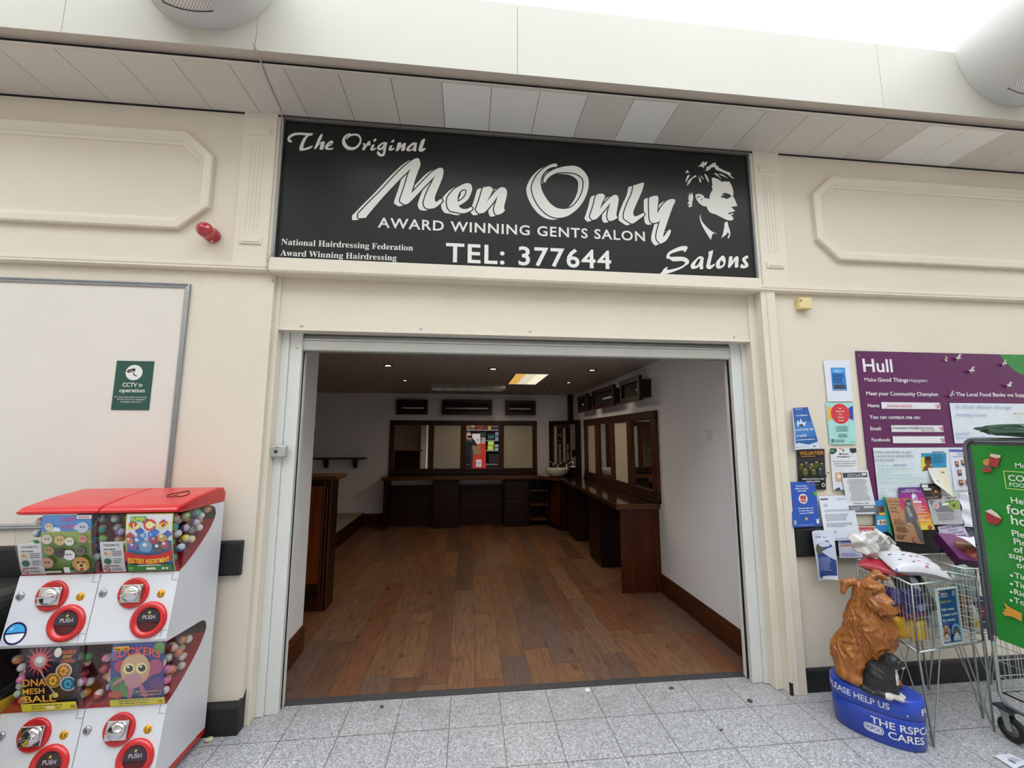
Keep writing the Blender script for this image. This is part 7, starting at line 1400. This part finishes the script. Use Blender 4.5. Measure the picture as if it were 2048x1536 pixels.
V, F = surface(hair, (-.09, -.50, 1.56), (.13, -.22, 1.84), .008); MB().add(list(map(tuple, V)), F, mat('short_brown_hair', '2e2118', .7, 0, .2, 60, .2, 150), True).build('hair', t)
b = MB().box(-.022, .132, -.026, -.0185, 1.562, 1.638, mat('black_phone_glass', '0e0f12', .15, .2, .05, 30), .003).box(-.017, .127, -.0268, -.0255, 1.567, 1.633, mat('dim_phone_screen', '1c2226', .1)); b.lathe([(0, .003), (.008, .003), (.009, 0)], (.112, -.0185, 1.618), mat('lens_glass', '14161c', .08), (0, 1, 0), 16)
tag(b.build('smartphone'), 'black smartphone held sideways by the person in the mirror', 'phone')
# shelving and stock
RACK = mat('grey_rack_steel', '8f9295', .45, .5, .05, 10)
t = thing('shelving_rack', 'grey steel shelving rack across the store, seen in the back mirror', 'rack', (1.5, -3.0, 0))
for x in (-.6, .78, 2.1): MB().box(x - .03, x + .03, -3.05, -2.98, 0, 2.6, RACK, .004).box(x - .03, x + .03, -2.98, -2.45, .02, .08, RACK, .004).build('upright', t)
for z in (.35, .95, 1.40, 1.86): MB().box(-.6, 2.1, -2.98, -2.50, z, z + .035, RACK, .004).build('shelf', t)
MB().box(-.6, 2.1, -3.07, -3.05, 0, 2.6, mat('maroon_back_panel', '4a1820', .6)).build('back_panel', t)
def stock(name, label, cat_, x0, x1, y0, y1, z0, z1, col, band=None, grp='cartons on the store rack'):
    b = MB().box(x0, x1, y0, y1, z0, z1, flat(col), .006)
    if band: b.box(x0 + .01, x1 - .01, y1 - .002, y1 + .003, z0 + (z1 - z0) * .35, z0 + (z1 - z0) * .65, flat(band))
    tag(b.build(name), label, cat_, grp)
for k, (x0, w, h, col, band, wh) in enumerate(((-.5, .3, .42, '6a3a34', 'b0938a', 'brown red'), (-.15, .22, .5, '7a5a2c', '3a3f2a', 'tan'), (.10, .2, .36, '5a4630', 'a08a5a', 'brown'), (.34, .36, .5, '6e1a20', '8a2a2a', 'dark red'), (.86, .16, .48, 'a8822c', '5a3a1a', 'mustard'), (1.06, .3, .4, '22262c', '6a3a4a', 'black'), (1.42, .3, .46, '3a2a44', 'a03a5a', 'violet'))):
    stock('store_carton', wh + ' carton on the top shelf of the store rack', 'carton', x0, x0 + w, -2.9, -2.55, 1.897, 1.897 + h, col, band)
for k, (x0, w, h, col, band, wh) in enumerate(((-.2, .3, .34, '9a9a96', '5a5a2a', 'pale grey'), (.5, .24, .36, '1c3a30', '3a2420', 'dark green'), (.86, .3, .3, '14181c', '1f6a78', 'black and teal'), (1.2, .3, .36, '8a9098', '3c4a5a', 'steel grey'))):
    stock('store_carton', wh + ' carton on the middle shelf of the store rack', 'carton', x0, x0 + w, -2.9, -2.55, 1.437, 1.437 + h, col, band)
for k, (x0, z0) in enumerate(((.86, .99), (.88, 1.20))): stock('safety_vest', ('lower' if k == 0 else 'upper') + ' folded yellow high visibility vest on the store rack', 'vest', x0, x0 + .26, -2.86, -2.5, z0, z0 + .19, 'b4d422', 'c8cc9a', 'folded vests on the store rack')
stock('store_carton', 'grey blue carton beside the folded vests', 'carton', 1.18, 1.46, -2.86, -2.52, .99, 1.24, '9aa6b0', '3a5a78')
for k, x0 in enumerate((.90, 1.40)):
    b = MB(); P4_ = lambda s_, z: [(x0 + .04 * s_, -2.9 + .02 * s_, z), (x0 + .46 - .04 * s_, -2.9 + .02 * s_, z), (x0 + .46 - .04 * s_, -2.5 - .02 * s_, z), (x0 + .04 * s_, -2.5 - .02 * s_, z)]
    b.hexa(P4_(1, .39) + P4_(0, .80), mat('black_tub_plastic', '131417', .4), .012).box(x0 - .015, x0 + .475, -2.915, -2.485, .79, .82, mat('black_tub_plastic', '131417'), .008); tag(b.build('storage_tub'), ('first' if k == 0 else 'second') + ' black storage tub from the rack upright on the low shelf', 'tub', 'black tubs on the store rack')
t = thing('promotion_bin', 'bright red cardboard promotion bin with a white price card, seen in the back mirror', 'display bin', (.43, -1.75, 0))
MB().box(.14, .73, -2.05, -1.60, 0, 1.30, mat('red_display_card', 'd0281c', .5, 0, .04, 6), .006).build('bin_body', t)
MB().box(.155, .53, -1.602, -1.585, .84, 1.25, mat('brown_cardboard', '8a6a40', .8, 0, .08, 12)).build('cardboard_panel', t)
b = MB(); s = Sheet(b, (.56, -1.592, .64), (.34, -1.592, .64), (.34, -1.592, .34), (.56, -1.592, .34), (0, 1, 0), 'd4d4d4'); s.text('\u00a325', .5, .42, .26, '26262a', al='c', w=.66, bold=.026); s.lines(.3, .7, .25, .1, 2, '7a7a7a', 5, .4, True); b.build('price_card', t)
b = MB().box(.16, .50, -1.72, -1.70, 1.30, 1.72, mat('white_card_sign', 'd2d2d2', .5)); s = Sheet(b, (.50, -1.697, 1.72), (.16, -1.697, 1.72), (.16, -1.697, 1.31), (.50, -1.697, 1.31), (0, 1, 0), 'd6d6d6'); s.text('\u00a33', .30, .3, .2, '2a2a2e', al='c', w=.28, bold=.026); b.box(.30, .34, -1.72, -1.66, 1.28, 1.31, RACK); tag(b.build('price_sign'), 'white price sign standing on the red promotion bin', 'sign')
b = MB().box(.52, .72, -2.0, -1.75, 1.302, 1.55, flat('a4a4a2'), .006).box(.54, .60, -1.752, -1.747, 1.44, 1.52, flat('2a2a2c')); tag(b.build('store_carton'), 'light grey carton standing on the red promotion bin', 'carton')
